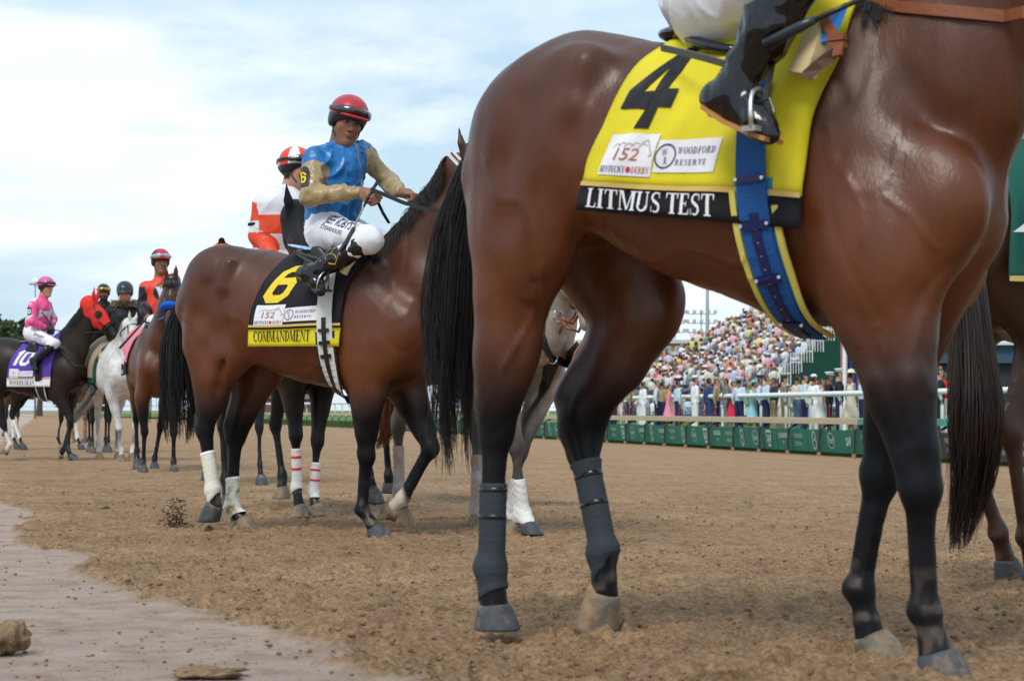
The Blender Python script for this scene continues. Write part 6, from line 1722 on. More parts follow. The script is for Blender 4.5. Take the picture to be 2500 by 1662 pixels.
# --- dark horse in a red hood, purple cloth, pink jockey
def purple_group():
    fr = place(150, 1124, -14, .48); L = fr.L
    J = std_legs((.05, .05, 0, 0))
    J['RF'] = [(.60, -.14, 1.08), L(140, 960, -.14), L(172, 1025, -.12), L(166, 1095, -.12), L(172, 1112, -.12)]
    J['LF'] = [(.62, .14, 1.08), (.50, .14, .92), L(172, 1038, .10), L(155, 1098, .10), L(148, 1108, .10)]
    J['RH'] = [(-.50, -.13, 1.26), (-.36, -.17, .98), L(8, 1035, -.12), L(26, 1085, -.12), L(16, 1098, -.12)]
    J['LH'] = [(-.52, .13, 1.26), (-.40, .17, .96), L(-30, 1010, .12), L(-34, 1085, .12), L(-30, 1105, .12)]
    p = L(226, 742, 0); mz = L(292, 822, 0)
    nk = [((.50, 0, 1.25), .28, .58), (tuple(L(176, 845, 0)), .23, .52), (tuple(L(200, 800, 0)), .17, .52), (tuple(L(217, 762, 0)), .12, .62)]
    sock = [(L(20, 1080, -.12).x, -.12, L(20, 1080, -.12).z, .12, (.6, .56, .52))]
    hd = build_horse('dark brown horse wearing a red hood under the purple saddle cloth', fr, J, neck=nk, head=(p, mz, (1, 0, .9)), kind='darkbay', h=.018, seed=61, socks=sock, hoofmat={'RH': HOOF, 'LF': HOOF},
                     feet={'RF': L(186, 1126, -.12), 'LF': L(140, 1120, .10), 'RH': L(6, 1108, -.12)}, tailspec=std_tail(n=250), manespec=(-1, .22, 500), ears=False)
    hood(hd, 'bright red hood with a dark eye patch on the dark brown horse', (p, mz), (1, 0, .9), (0, 1, 0), (.66, .035, .025), 1.05)
    simple_bridle(hd, 'black bridle and reins on the horse in the red hood', rein_to=L(128, 805, 0))
    t = tack('running_martingale', 'thin black strap curving over the neck of the horse in the red hood', 'strap', fr)
    mb = MB(); mb.tube([Vector((q.x, -.22, q.z)) for q in [L(x, y, -.2) for x, y in ((135, 830), (160, 870), (185, 892), (215, 895))]], .007, 6); mb.build('strap', BLACK_LEATHER, t, smooth=True)
    xl = edge_fn(fr, [(40, 842), (28, 860), (20, 900), (18, 925), (18, 945)], -.30); xr = edge_fn(fr, [(128, 850), (123, 880), (118, 945)], -.30)
    c, S, W, H = number_cloth(hd, 'purple saddle cloth with a white number 10 and a white name band', 'WONDER DEAN', '10', xl, xr, L(18, 944, -.3).z, L(118, 944, -.3).z,
                 PURP, WHTP, WHTP, BLKP, .098, (.08, .27, .22, .22, .16), (.06, .024, .052, .34), ((.05, .115, .27, .225), (.28, .13, .60, .20)), 14, .006)
    g = tack('girth', 'black girth with white edges on the dark brown horse', 'girth', fr)
    xa, xb = L(92, 900, -.3).x, L(112, 972, -.1).x; xf = lambda a: xa + (xb - xa) * float(smooth01(10, -75, a))
    belt(hd, xf, .045, 35, -80, BLACK_LEATHER, g, 'webbing', .028); belt(hd, lambda a: xf(a) - .05, .008, -20, -80, WHTP, g, 'edge', .026, .006); belt(hd, lambda a: xf(a) + .05, .008, -30, -80, WHTP, g, 'edge', .026, .006)
    V = {k: Vector(v) for k, v in dict(pelvis=L(82, 812, 0), chest=L(98, 760, 0), neck=L(106, 726, 0), head=L(112, 702, 0), sR=L(80, 748, -.16), sL=L(114, 745, .16), eR=L(78, 785, -.24), eL=L(130, 780, .24),
             wR=L(114, 800, -.12), wL=L(125, 798, .1), hR=L(80, 816, -.1), hL=L(84, 816, .1), kR=L(134, 838, -.28), kL=L(140, 838, .28), aR=L(84, 880, -.34), aL=L(100, 885, .34), tR=L(86, 902, -.36), tL=L(106, 900, .35)).items()}
    PK, WH = (.78, .085, .26), (.72, .70, .74); C0 = V3(V['chest'])
    def paint(P):
        q = P - C0; u = q[:, 0] * .9 - q[:, 1] * .4; w = q[:, 2]
        c = np.tile(V3(PK), (len(P), 1))
        dm = (np.abs((u + .085) / .075) + np.abs((w + .02) / .12) < 1) | (np.abs((u - .06) / .075) + np.abs((w + .02) / .12) < 1); c[dm] = WH
        a = limb_mask(P, V['sR'], V['eR'], .085, .0); c[a] = PK; t_ = P[:, 2] - V['sR'].z
        b = a & (np.abs(t_ + .12) + np.abs(P[:, 0] - V['sR'].x) < .055); c[b] = WH
        return c
    r = rider('jockey in a pink silk with white diamonds and a pink helmet', fr, V, to_local(fr, (.85, -.52, -.1)), 'light', mat('silk3', (0, 0, 0), .5, .4, attr=True, var=.05, bump=.2, bscale=20), paint, WHITE_CLOTH, PATENT,
          ('pink', plain_helm((.62, .10, .30), (.03, .01, .02))), h=.010, hh=.007, gloves=BLACK_LEATHER, s=.98)
    mp = on_surface(r['shirt'], lerp(V['sR'], V['eR'], .35), (.25, 1, 0), (1, -.25, 0), unit(V['sR'] - V['eR']), .006)
    lay('arm_plate', [rect(-.035, -.05, .035, .06)], mp, mat('navy_plate', (.015, .012, .05), .6), r['root'], .012, 0)
    q, w = glyphs('10', NUM, .06); lay('arm_number', fit(q, w, -.028, -.03, .065, .056), lambda u, v, e=0: mp(u, v, .003), WHTP, r['root'], .02, 0)
    th = unit(V['kR'] - V['hR']); mp = on_surface(r['trousers'], L(84, 818, -.2), (0, 1, 0), th, Vector((0, 0, 1)) + th * .2, .003)
    q, w = sans("JEFF RUBY'S", .02); lay('lettering', fit(q, w, .0, .0, .034, .19, .25), mp, INK, r['root'], .02, 0)
    q, w = sans("STEAKHOUSE", .01); lay('lettering', fit(q, w, .03, -.034, .018, .13, .15), mp, INK, r['root'], .02, 0)
    t = tack('whip', 'thin black whip held across the pink silk', 'whip', fr); mb = MB(); mb.tube([L(102, 762, -.28), L(126, 794, -.2), L(132, 803, -.15)], .008, 6); mb.build('whip_shaft', BLACK_LEATHER, t)
    t = tack('saddle', 'small black racing saddle on the purple saddle cloth', 'saddle', fr); c = L(84, 838, 0)
    sdf('seat', [ell((c.x, 0, 1.51), (.22, .15, .035), .02)] + [ell((c.x + .08, s * .22, 1.40), (.10, .02, .12), .04) for s in (-1, 1)], .014, PATENT, t)
purple_group()

# --- white pony with its rider in a black fur-collared jacket
def white_pony():
    fr = place(304, 1126, -68, .5); L = fr.L; X = fr.X
    J = std_legs((0, 0, 0, 0)); J['RF'] = [(.66, -.16, 1.10), X(272, 960, .5), X(291, 1045, .52), X(297, 1100, .50), X(296, 1113, .53)]
    J['LF'] = [(.66, .16, 1.10), X(330, 960, .5), X(330, 1042, .48), X(324, 1096, .44), X(322, 1108, .46)]
    p = X(318, 792, .95); mz = X(350, 872, 1.20)
    nk = [((.50, 0, 1.22), .29, .66), ((.62, 0, 1.42), .22, .62), (tuple(lerp(Vector((.62, 0, 1.42)), p, .5)), .16, .6), (tuple(lerp(Vector((.62, 0, 1.42)), p, .88)), .12, .65)]
    T = [(a, b, c, w * 1.12) for a, b, c, w in TORSO]
    hd = build_horse('white pony with greyish knees walking towards the camera', fr, J, T, neck=nk, head=(p, mz, (.8, .5, .3)), kind='white', h=.018, seed=71, hair=HAIRG, manespec=(-1, .2, 260), thick=1.15,
                     hoofmat={k: HOOF for k in ('RF', 'LF', 'RH', 'LH')}, tailspec=([(-.80, 0, 1.36), (-.9, -.05, 1.2), (-1.0, -.12, .85), (-1.1, -.3, .6), (-1.15, -.42, .42)], (.02, .06, .10, .10, .04), 300, .004, 12, 1.2, .4, .9))
    t = tack('saddle_pad', 'green and tan saddle pad on the white pony', 'saddle pad', fr)
    S, W, H, G, Nn = drape(hd, lambda z: -.45, lambda z: .25, .98, .98, seed=6); cloth_mesh('pad', G, Nn, mat('forest_green_pad', (.012, .085, .06), .8, .2), t)
    S, W, H, G, Nn = drape(hd, lambda z: -.38, lambda z: .20, 1.05, 1.05, seed=7, off=.025); cloth_mesh('fleece', G, Nn, mat('tan_leather', (.35, .27, .18), .8, .2), t)
    simple_bridle(hd, 'black bridle and hanging reins on the white pony', rein_to=X(300, 860, .3))
    V = {k: Vector(v) for k, v in dict(pelvis=X(300, 840, -.05), chest=X(303, 778, .0), neck=X(305, 744, .03), head=X(305, 716, .07), sR=X(274, 762, -.02), sL=X(334, 762, .0), eR=X(266, 808, .02), eL=X(345, 805, .02), wR=X(285, 842, .24), wL=X(312, 842, .24),
             hR=X(284, 848, -.02), hL=X(316, 848, -.02), kR=X(252, 872, .22), kL=X(348, 880, .22), aR=X(230, 938, .06), aL=X(360, 945, .06), tR=X(226, 956, .18), tL=X(362, 965, .18)).items()}
    r = rider('stout pony rider in a black jacket with a fur collar and beige trousers', fr, V, to_local(fr, (.10, -1, -.30)), 'pink', mat('black_jacket', (.010, .011, .014), .6, .3, bump=.3, bscale=14), None,
          mat('beige_trousers', (.42, .37, .30), .85, .2, bump=.2), mat('walking_boot', (.045, .045, .04), .8, .2), ('plain', plain_helm((.02, .026, .032))), h=.012, hh=.008, goggles=False, belly=1.18, s=1.08, amp=.012, thick=1.1, sleeve=1.25)
    C = []
    n0 = V['neck'] + Vector((-.02, 0, .03))
    for i in range(900):
        a = RS.rand() * 6.283; rr = .085 + .02 * RS.rand(); b = n0 + Vector((rr * math.cos(a), rr * 1.15 * math.sin(a), .07 * RS.rand() - .05)); d = Vector((math.cos(a), math.sin(a), .5 * RS.rand() - .3)) + Vector(RS.randn(3) * .3)
        C.append([b + d * .05 * k / 3 for k in range(4)])
    strands('fur_collar', np.array([[tuple(p) for p in c] for c in C]), np.full((900, 4), .0035), mat('fur', (.36, .28, .18), .9, .1, var=.3), r['root'])
    mp = on_surface(r['shirt'], X(326, 786, .1), to_local(fr, (0, 1, 0)), to_local(fr, (1, 0, 0)), (0, 0, 1), .004)
    lay('chest_patch', [rect(-.04, -.012, .04, .012)], mp, WHTP, r['root'], .02, 0)
    # pony rider with a beard, further back
    fr2 = place(246, 1106, -76, .5); L2 = fr2.L
    h2 = build_horse('dark grey pony behind the red hooded horse', fr2, std_legs((0, .1, 0, -.1)), kind='darkbay', h=.024, seed=81, neck=[((.50, 0, 1.22), .27, .6), ((.66, 0, 1.36), .2, .55), ((.82, 0, 1.44), .14, .55), ((.95, 0, 1.48), .10, .6)],
                     head=((.98, 0, 1.50), (1.25, 0, 1.10), (1, 0, .6)), tailspec=std_tail(n=120, r=.005), mane=False)
    V = {k: Vector(v) for k, v in std_rider(1.50, .0, 0, .0, 1.02).items()}
    q = fr2.X(253, 716, V['head'].x); off = Vector((0, q.y, q.z - V['head'].z)); V = {k: v + (off if k[0] not in 'kat' else off * .5) for k, v in V.items()}
    rider('bearded pony rider in black with orange mirrored goggles', fr2, V, to_local(fr2, (.15, -1, -.05)), 'tan', BLACK_CLOTH, None, BLACK_CLOTH, BLACK_LEATHER, ('plain', plain_helm((.012, .012, .013))), h=.016, hh=.009, beard=1.0,
          lens=mat('mirror_orange_lens', (.75, .22, .04), .12, .8, metal=.6, c2=(.1, .5, .1), c2scale=14))
white_pony()

# --- bay horse with a blue noseband facing the camera and its jockey in red and black
def blue_noseband():
    fr = place(388, 1151, -74, .5); L = fr.L; X = fr.X
    J = std_legs((0, 0, 0, 0)); J['RF'] = [(.64, -.16, 1.10), X(346, 975, .5), X(353, 1052, .52), X(350, 1125, .50), X(349, 1138, .53)]
    J['LF'] = [(.64, .16, 1.10), X(424, 975, .5), X(424, 1055, .50), X(424, 1126, .48), X(425, 1140, .51)]
    J['LH'] = [(-.5, .13, 1.26), (-.3, .17, .98), X(392, 1040, -.6), X(378, 1118, -.6), X(377, 1132, -.56)]
    p = X(421, 686, .98); mz = X(411, 792, 1.20)
    nk = [((.50, 0, 1.22), .28, .66), ((.62, 0, 1.40), .22, .60), (tuple(lerp(Vector((.62, 0, 1.42)), p, .5)), .165, .58), (tuple(lerp(Vector((.62, 0, 1.42)), p, .85) + Vector((-.05, 0, 0))), .11, .62)]
    ax = to_local(fr, (1, .15, 0)); nr = to_local(fr, (-.12, -1, .45))
    hd = build_horse('bay horse facing the camera with a blue fleece noseband', fr, J, neck=nk, head=(p, mz, nr), ax=(0, 1, 0), kind='bay', h=.013, seed=91, manespec=(1, .16, 400), tailspec=std_tail(n=200, r=.004))
    H = hd['H']
    blue = mat('blue_fleece', (.012, .12, .62), .95, .2, bump=.8, bscale=90); bl = mat('blue_webbing_bridle', (.02, .14, .62), .6)
    simple_bridle(hd, 'bright blue fleece noseband and blue reins on the bay horse', bl, blue, rein_to=X(366, 790, .3))
    # forelock
    C = []
    for i in range(110):
        s = RS.randn() * .03; L_ = .07 + .06 * RS.rand(); C.append([tuple(H(.0 + k / 6 * L_ / .5, .06 + .02 * math.sin(k / 6 * 3), s + s * k / 6 * .8)) for k in range(7)])
    strands('forelock', np.array(C), np.full((110, 7), .003), HAIRB, hd['root'])
    t = tack('saddle_cloth', 'pink saddle cloth on the bay horse with the blue noseband', 'saddle cloth', fr)
    S, W, Hh, G, Nn = drape(hd, lambda z: -.42, lambda z: .16, 1.02, 1.02, seed=16)
    tn = G.shape[1] - 1; k = int(tn * .86); cloth_mesh('cloth', G, Nn, mat('pink_cloth', (.72, .20, .25), .6, .3), t, t1=k + 1); cloth_mesh('name_band', G, Nn, BLKC, t, t0=k)
    mp = lambda u, v, e=0: S(u / W, 1 - v / Hh, e + .006); lay('badge', [rect(.03, .12, .22, .25), rect(.24, .12, .45, .22)], mp, WHTP, t, .03, .002)
    q, w = glyphs('10', NUM); q, w = sans('I', .05); lay('name_lettering', [rect(.05 + .04 * i, .02, .07 + .04 * i, .06) for i in range(8)], mp, WHTP, t, .03, .002)
    V = {k: Vector(v) for k, v in dict(pelvis=X(386, 795, -.02), chest=X(390, 718, .02), neck=X(391, 678, .04), head=X(392, 641, .07), sR=X(354, 702, .0), sL=X(426, 696, .03), eR=X(346, 748, .0), eL=X(440, 745, .06), wR=X(362, 772, .24), wL=X(420, 770, .26),
             hR=X(374, 802, .0), hL=X(398, 802, .0), kR=X(374, 784, .34), kL=X(430, 800, .3), aR=X(340, 845, .10), aL=X(446, 860, .1), tR=X(335, 864, .2), tL=X(452, 880, .2)).items()}
    C0 = V3(X(397, 714, .1)); vu = V3(to_local(fr, (1, 0, 0)))
    def paint(P):
        c = np.tile(V3((.72, .05, .025)), (len(P), 1)); BK = V3((.012, .012, .018))
        u = (P - C0) @ vu; w = P[:, 2] - C0[2]
        for q in 'RL': c[limb_mask(P, V['s' + q], V['e' + q], .085, .0) | limb_mask(P, V['e' + q], V['w' + q], .08, -.3)] = BK
        ins = (P[:, 0] > V['chest'].x + .03); c[(u ** 2 + w ** 2 < .092 ** 2) & ins] = BK
        hx = (np.abs(u + w * .35 + .01) < .032 + .02 * (w + .02)) & (w < .06) & (w > -.055) & ins; c[hx] = (.7, .72, .78)
        g = ((u + .005) ** 2 / .9 + (w - .065) ** 2 / .35 < .0010) & ins; c[g] = (.55, .42, .03)
        return c
    r = rider('jockey in a red and black silk with a red helmet and clear goggles', fr, V, to_local(fr, (.35, -1, 0)), 'tan', mat('silk4', (0, 0, 0), .5, .4, attr=True, var=.05, bump=.15, bscale=20), paint, WHITE_CLOTH, PATENT,
          ('redblack', panel_helm((.50, .02, .02), (.012, .012, .015), 2, .9)), h=.009, hh=.0055, s=1.02, lens=mat('clear_goggle_lens', (.35, .38, .5), .1, .8, coat=.6))
    mb = MB(); k = V['kR']; mb.tube([k + Vector((-.05, -.075, .035)), k + Vector((.02, -.085, -.01)), k + Vector((.075, -.03, -.03))], .009, 6); mb.build('knee_stripe', BLACK_CLOTH, r['root'])
    t = tack('whip', 'black whip pointing down beside the white pony neck', 'whip', fr); mb = MB(); mb.tube([X(292, 850, .5), X(330, 808, .4), X(360, 776, .30)], [.014, .011, .007], 6); mb.build('whip_shaft', BLACK_LEATHER, t)
blue_noseband()

# --- riders and horses further back
def back_row():
    rows = [(118, 1098, -16, .15, 'darkbay', 'dark horse with white hind bandages behind the red hooded horse', 'rider with a blue helmet behind the pink jockey', (.02, .12, .45), True, 1),
            (190, 1081, -80, .5, 'chestnut', 'chestnut horse far back between the dark horses', None, None, False, 2),
            (30, 1066, -70, .5, 'bay', 'small distant bay horse at the far left', 'rider with a white helmet at the far left', (.62, .64, .66), False, 3)]
    for px, py, hd_, bk, kind, lab, rl, hc, band, seed in rows:
        fr = place(px, py, hd_, bk)
        nk = [((.50, 0, 1.25), .27, .58), ((.70, 0, 1.44), .20, .52), ((.84, 0, 1.64), .145, .52), ((.92, 0, 1.80), .105, .62)]
        hd = build_horse(lab, fr, std_legs((.30, .05, -.1, .12)), neck=nk, head=((.95, 0, 1.85), (1.25, 0, 1.42), (1, 0, .7)), kind=kind, h=.03, seed=100 + seed, mane=False, tailspec=std_tail(n=90, r=.007), hoofmat={'RF': HOOF})
        if band:
            for q in ('RH', 'LH', 'LF'):
                a, b = Vector(hd['J'][q][2]), Vector(hd['J'][q][3]); wrap(hd, lerp(a, b, .2), lerp(a, b, 1.05), WHITE_BAND, n=14, turns=4)
        if rl:
            V = {k: Vector(v) for k, v in std_rider(1.50, .0, 0, .0).items()}
            rider(rl, fr, V, to_local(fr, (.4, -1, 0)), 'tan', mat('far_silk_%d' % seed, (.25, .35, .55) if seed == 1 else (.3, .3, .32), .6), None, WHITE_CLOTH, BLACK_LEATHER, ('far%d' % seed, plain_helm(hc)), h=.022, hh=.014, detail=False)
    # onlooker in a knitted hat behind the second horse's croup
    fr = place(543, 1190, -90, 0)
    hd = build_horse('dark pony hidden behind the croup of the second horse', Frame(fr.o.x - .05, fr.o.y + .9, -70), std_legs((.05, -.1, 0, .1)), kind='darkbay', h=.024, seed=140, mane=False,
                     neck=[((.50, 0, 1.22), .27, .6), ((.66, 0, 1.32), .2, .55), ((.80, 0, 1.36), .14, .55), ((.90, 0, 1.36), .10, .6)], head=((.92, 0, 1.38), (1.2, 0, 1.02), (1, 0, .7)), tailspec=std_tail(n=150, r=.004))
    f2 = hd['fr']; V = {k: Vector(v) for k, v in std_rider(1.50, .0, 0, .0).items()}; q = f2.X(543, 634, V['head'].x)
    V = {k: v + Vector((0, q.y, q.z - V['head'].z)) * (.3 if k[0] in 'kat' else 1) for k, v in V.items()}
    r = rider('rider in a black knitted hat with a striped band and a pompom', f2, V, to_local(f2, (.6, .9, 0)), 'brown', BLACK_CLOTH, None, BLACK_CLOTH, BLACK_LEATHER, None, h=.018, hh=.010, detail=False)
    h = V['head']; P_ = r['P']
    hat = [ell(tuple(P_(0, .055)), (.105, .11, .095), .01), cap(P_(-.01, .15), P_(-.01, .165), .03, .03, .01)]
    def hp(Q):
        c = np.tile(V3((.012, .013, .012)), (len(Q), 1)); z = Q[:, 2] - h.z
        for lo, hi, col in ((.045, .062, (.05, .22, .05)), (.062, .078, (.65, .45, .03)), (.078, .094, (.6, .10, .02))):
            m = (z > lo + .04) & (z < hi + .04); c[m] = col
        return c
    sdf('hat', hat, .009, mat('knit_hat', (0, 0, 0), .95, .1, attr=True, bump=.8, bscale=120), r['root'], hp)
back_row()
dirt_sheet()
loose_clods()
# ------------------------------------------------------------------ the far side of the track
def catmull(P, step):
    P = np.array(P, float); Q = spline(P, 400); L_ = np.r_[0, np.cumsum(np.linalg.norm(np.diff(Q, axis=0), axis=1))]
    s = np.arange(0, L_[-1], step); return np.stack([np.interp(s, L_, Q[:, i]) for i in range(Q.shape[1])], 1), s
RAILPATH = [(14.2, 24), (12.3, 32), (8.4, 48.7), (3.4, 72), (-4.6, 105), (-19, 155), (-40, 205), (-75, 250)]
def offset_path(P, o):
    P = np.array(P, float); T = np.gradient(P, axis=0); T /= np.linalg.norm(T, axis=1)[:, None]
    return P + np.stack([T[:, 1], -T[:, 0]], 1) * o
ZT = -.55; ZG = -.10
FENCE_GREEN = mat('banner_green', (.012, .145, .092), .6, .3, var=.06)
def inner_fence():
    P, s = catmull(RAILPATH, 2.3); n = len(P)
    root = thing('track_fence', 'inside fence of the track with green banners below a beige cap', 'fence', (P[0][0], P[0][1], ZT))
    o = Vector((P[0][0], P[0][1], ZT)); T = np.gradient(P, axis=0); T /= np.linalg.norm(T, axis=1)[:, None]
    capm = mat('beige_cap', (.46, .38, .25), .6, .3, var=.1); capg = mat('green_cap', (.05, .28, .20), .6); pm = mat('dark_post', (.03, .03, .028), .6); pw = mat('wood_post', (.34, .25, .15), .8)
    wht = mat('banner_white_ink', (.42, .52, .45), .6); brown = mat('brown_banner', (.05, .035, .03), .6)
    ads = [('F', 'S'), ('W', 'E'), ('A', 'L'), ('E', 'F'), ('L', 'W'), ('F', 'A'), ('W', 'E'), ('E', 'L'), ('F', 'L'), ('W', 'A')]
    pxs = [PX0 + FPX * p[0] / p[1] for p in P]
    k0 = min(range(n), key=lambda i: abs(pxs[i] - 2089))
    for i in range(n - 1):
        a, b = Vector((*P[i], ZT)), Vector((*P[i + 1], ZT)); d = (b - a).normalized(); nn = Vector((-d.y, d.x, 0)); ang = math.atan2(d.y, d.x)
        if nn.x > 0: nn = -nn                       # towards the track
        ln = (b - a).length; far = P[i][1] > 112
        mb = MB(); c = (a + b) / 2
        M = Matrix.Rotation(ang, 3, 'Z')
        mb.box(c + Vector((0, 0, .90)) - nn * .12 - o, (ln - .015, .62, .10), M=M); mb.box(c + Vector((0, 0, .86)) + nn * .20 - o, (ln - .015, .05, .12), M=M)
        mb.build('cap', capg if i <= k0 - 1 else capm, root)
        if P[i][1] > 160: continue
        mb = MB(); mb.tube([a + nn * .30 - o, a + nn * .30 + Vector((0, 0, .66)) - o, a - nn * .05 + Vector((0, 0, .84)) - o], .035, 6); mb.build('post', pm, root)
        mb = MB(); mb.box(a + nn * .32 + Vector((0, 0, .03)) - o, (.07, .07, .14), M=M); mb.build('post_foot', pw, root)
        if far: continue
        for h in (0, 1):
            w = ln / 2 - .012
            c0 = a + d * (ln * (.25 + .5 * h))
            lo = c0 + nn * .16 + Vector((0, 0, .10)); up = c0 + nn * .24 + Vector((0, 0, .66))
            upv = (up - lo); Hh = upv.length; upv.normalize(); nrm = d.cross(upv); nrm = nrm if nrm.dot(nn) > 0 else -nrm
            rt = d if d.cross(upv).dot(nn) > 0 else -d
            rt = -d                                      # reads left to right from the track
            V = []; nx = 7
            for q in range(nx):
                for z in (0, 1):
                    V.append(lo + d * (w * (q / (nx - 1) - .5)) + upv * Hh * z + nrm * (.012 * math.sin(q * 1.9 + i) * (1 - .5 * z)) - o)
            Fq = [(2 * q, 2 * q + 2, 2 * q + 3, 2 * q + 1) for q in range(nx - 1)]
            V2 = [v - nrm * .01 for v in V]; k = len(V)
            mb = MB(); mb.add(V + V2, Fq + [tuple(x + k for x in reversed(f)) for f in Fq] + [(0, 1, 1 + k, k), (2 * nx - 2, 2 * nx - 2 + k, 2 * nx - 1 + k, 2 * nx - 1), (1, 3, 3 + k, 1 + k)])
            dark = i < k0 - 2
            bn = mb.build('banner', brown if dark else FENCE_GREEN, root)
            j = (i - k0) % len(ads); ad = ads[j][1 - h] if not dark else 'W'
            mp = lambda u, v, e=0, lo=lo, rt=rt, upv=upv, nrm=nrm: lo + rt * u + upv * v + nrm * (.022 + e) - o
            Q = []
            if ad == 'F':
                Q = ring(0, .30, .19, .02, 18, 1.25); t, w_ = sans('Ford', .02); Q += fit(t, w_, -.16, .23, .17, .32, .15)
            elif ad == 'W':
                t, w_ = glyphs('WOODFORD', SERIF, .1); Q = fit(t, w_, -.32, .34, .11, .64); t, w_ = glyphs('RESERVE', SERIF, .12); Q += fit(t, w_, -.26, .14, .10, .50)
            elif ad == 'L':
                t, w_ = sans('LONGINES', .03); Q = fit(t, w_, -.34, .33, .13, .68); Q += [[(-.12, .26), (0, .16), (0, .20), (-.16, .28)], [(0, .16), (.12, .26), (.16, .28), (0, .20)]]
            elif ad == 'A':
                t, w_ = sans('SAP', .03); Q = [[(-.20, .52), (.20, .52), (.21, .45), (-.21, .45)], [(-.12, .08), (.12, .08), (.125, .14), (-.125, .14)]] + fit(t, w_, -.17, .19, .21, .34)
                Q += [[(-.20, .45), (-.17, .45), (-.11, .14), (-.13, .14)], [(.20, .45), (.13, .14), (.11, .14), (.17, .45)]]
            elif ad == 'S':
                t, w_ = sans('SAP', .03); Q = fit(t, w_, -.17, .19, .21, .34)
            else:
                Q = ring(0, .40, .10, .03, 14, .9) + ring(0, .20, .12, .03, 14, .9) + ring(0, .30, .25, .014, 20, .62)
            lay('banner_print', Q, mp, wht, bn, 0, 0, 0)
inner_fence()

def far_ground():
    Pf, _ = catmull(offset_path(RAILPATH, .35), 4.0)
    V = []; F = []
    n = len(Pf)
    for x, y in Pf: V += [(x, y, ZT - .1), (x, y, ZG), (x + 400, y + 60, ZG)]
    for i in range(n - 1):
        F += [(3 * i, 3 * i + 1, 3 * i + 4, 3 * i + 3), (3 * i + 1, 3 * i + 2, 3 * i + 5, 3 * i + 4)]
    k = len(V); V += [(Pf[-1][0], Pf[-1][1], ZG), (Pf[-1][0] - 300, 600, ZG), (500, 900, ZG), (Pf[-1][0] + 400, Pf[-1][1] + 60, ZG)]; F.append((k, k + 3, k + 2, k + 1))
    mb = MB(); mb.add(V, F)
    o = mb.build('turf', mat('turf_grass', (.085, .17, .035), .9, .2, var=.25, vscale=1.5, c2=(.13, .20, .06), c2scale=.4, bump=.4, bscale=20)); o['kind'] = 'structure'
far_ground()

def white_rail():
    P, s = catmull(offset_path(RAILPATH, 3.0), 2.35); wm = mat('white_rail_paint', (.80, .81, .83), .35, .5, var=.03)
    o = Vector((P[0][0], P[0][1], ZG)); root = thing('white_rail', 'white running rail on curved posts behind the bannered fence', 'railing', o)
    mb = MB(); pts = [Vector((*p, ZG + 1.16)) - o for p in P]; mb.tube(pts, .075, 8); mb.build('rail', wm, root, smooth=True)
    T = np.gradient(P, axis=0); T /= np.linalg.norm(T, axis=1)[:, None]
    n = 0
    for i in range(len(P)):
        if n > 60: break
        p = Vector((*P[i], ZG)) - o; nn = Vector((T[i][1], -T[i][0], 0)); tt = Vector((T[i][0], T[i][1], 0)); n += 1
        q = p + nn * .05 - tt * .45
        mb = MB(); mb.tube([q, q + Vector((0, 0, .80)), q + Vector((0, 0, .98)) + tt * .04, q + Vector((0, 0, 1.08)) + tt * .15, q + Vector((0, 0, 1.12)) + tt * .40], .045, 6)
        mb.build('post', wm, root, smooth=True)
    # lower rail of a second fence further in
    P, s = catmull(offset_path(RAILPATH, 9.0)[2:6], 2.0); o = Vector((P[0][0], P[0][1], ZG)); root = thing('white_fence', 'low white post and rail fence on the turf behind the onlookers', 'fence', o)
    mb = MB(); mb.tube([Vector((*p, ZG + .85)) - o for p in P], .04, 6); mb.build('rail', wm, root)
    for p in P[:60]:
        mb = MB(); mb.box(Vector((*p, ZG + .42)) - o, (.08, .08, .86)); mb.build('post', wm, root)
white_rail()

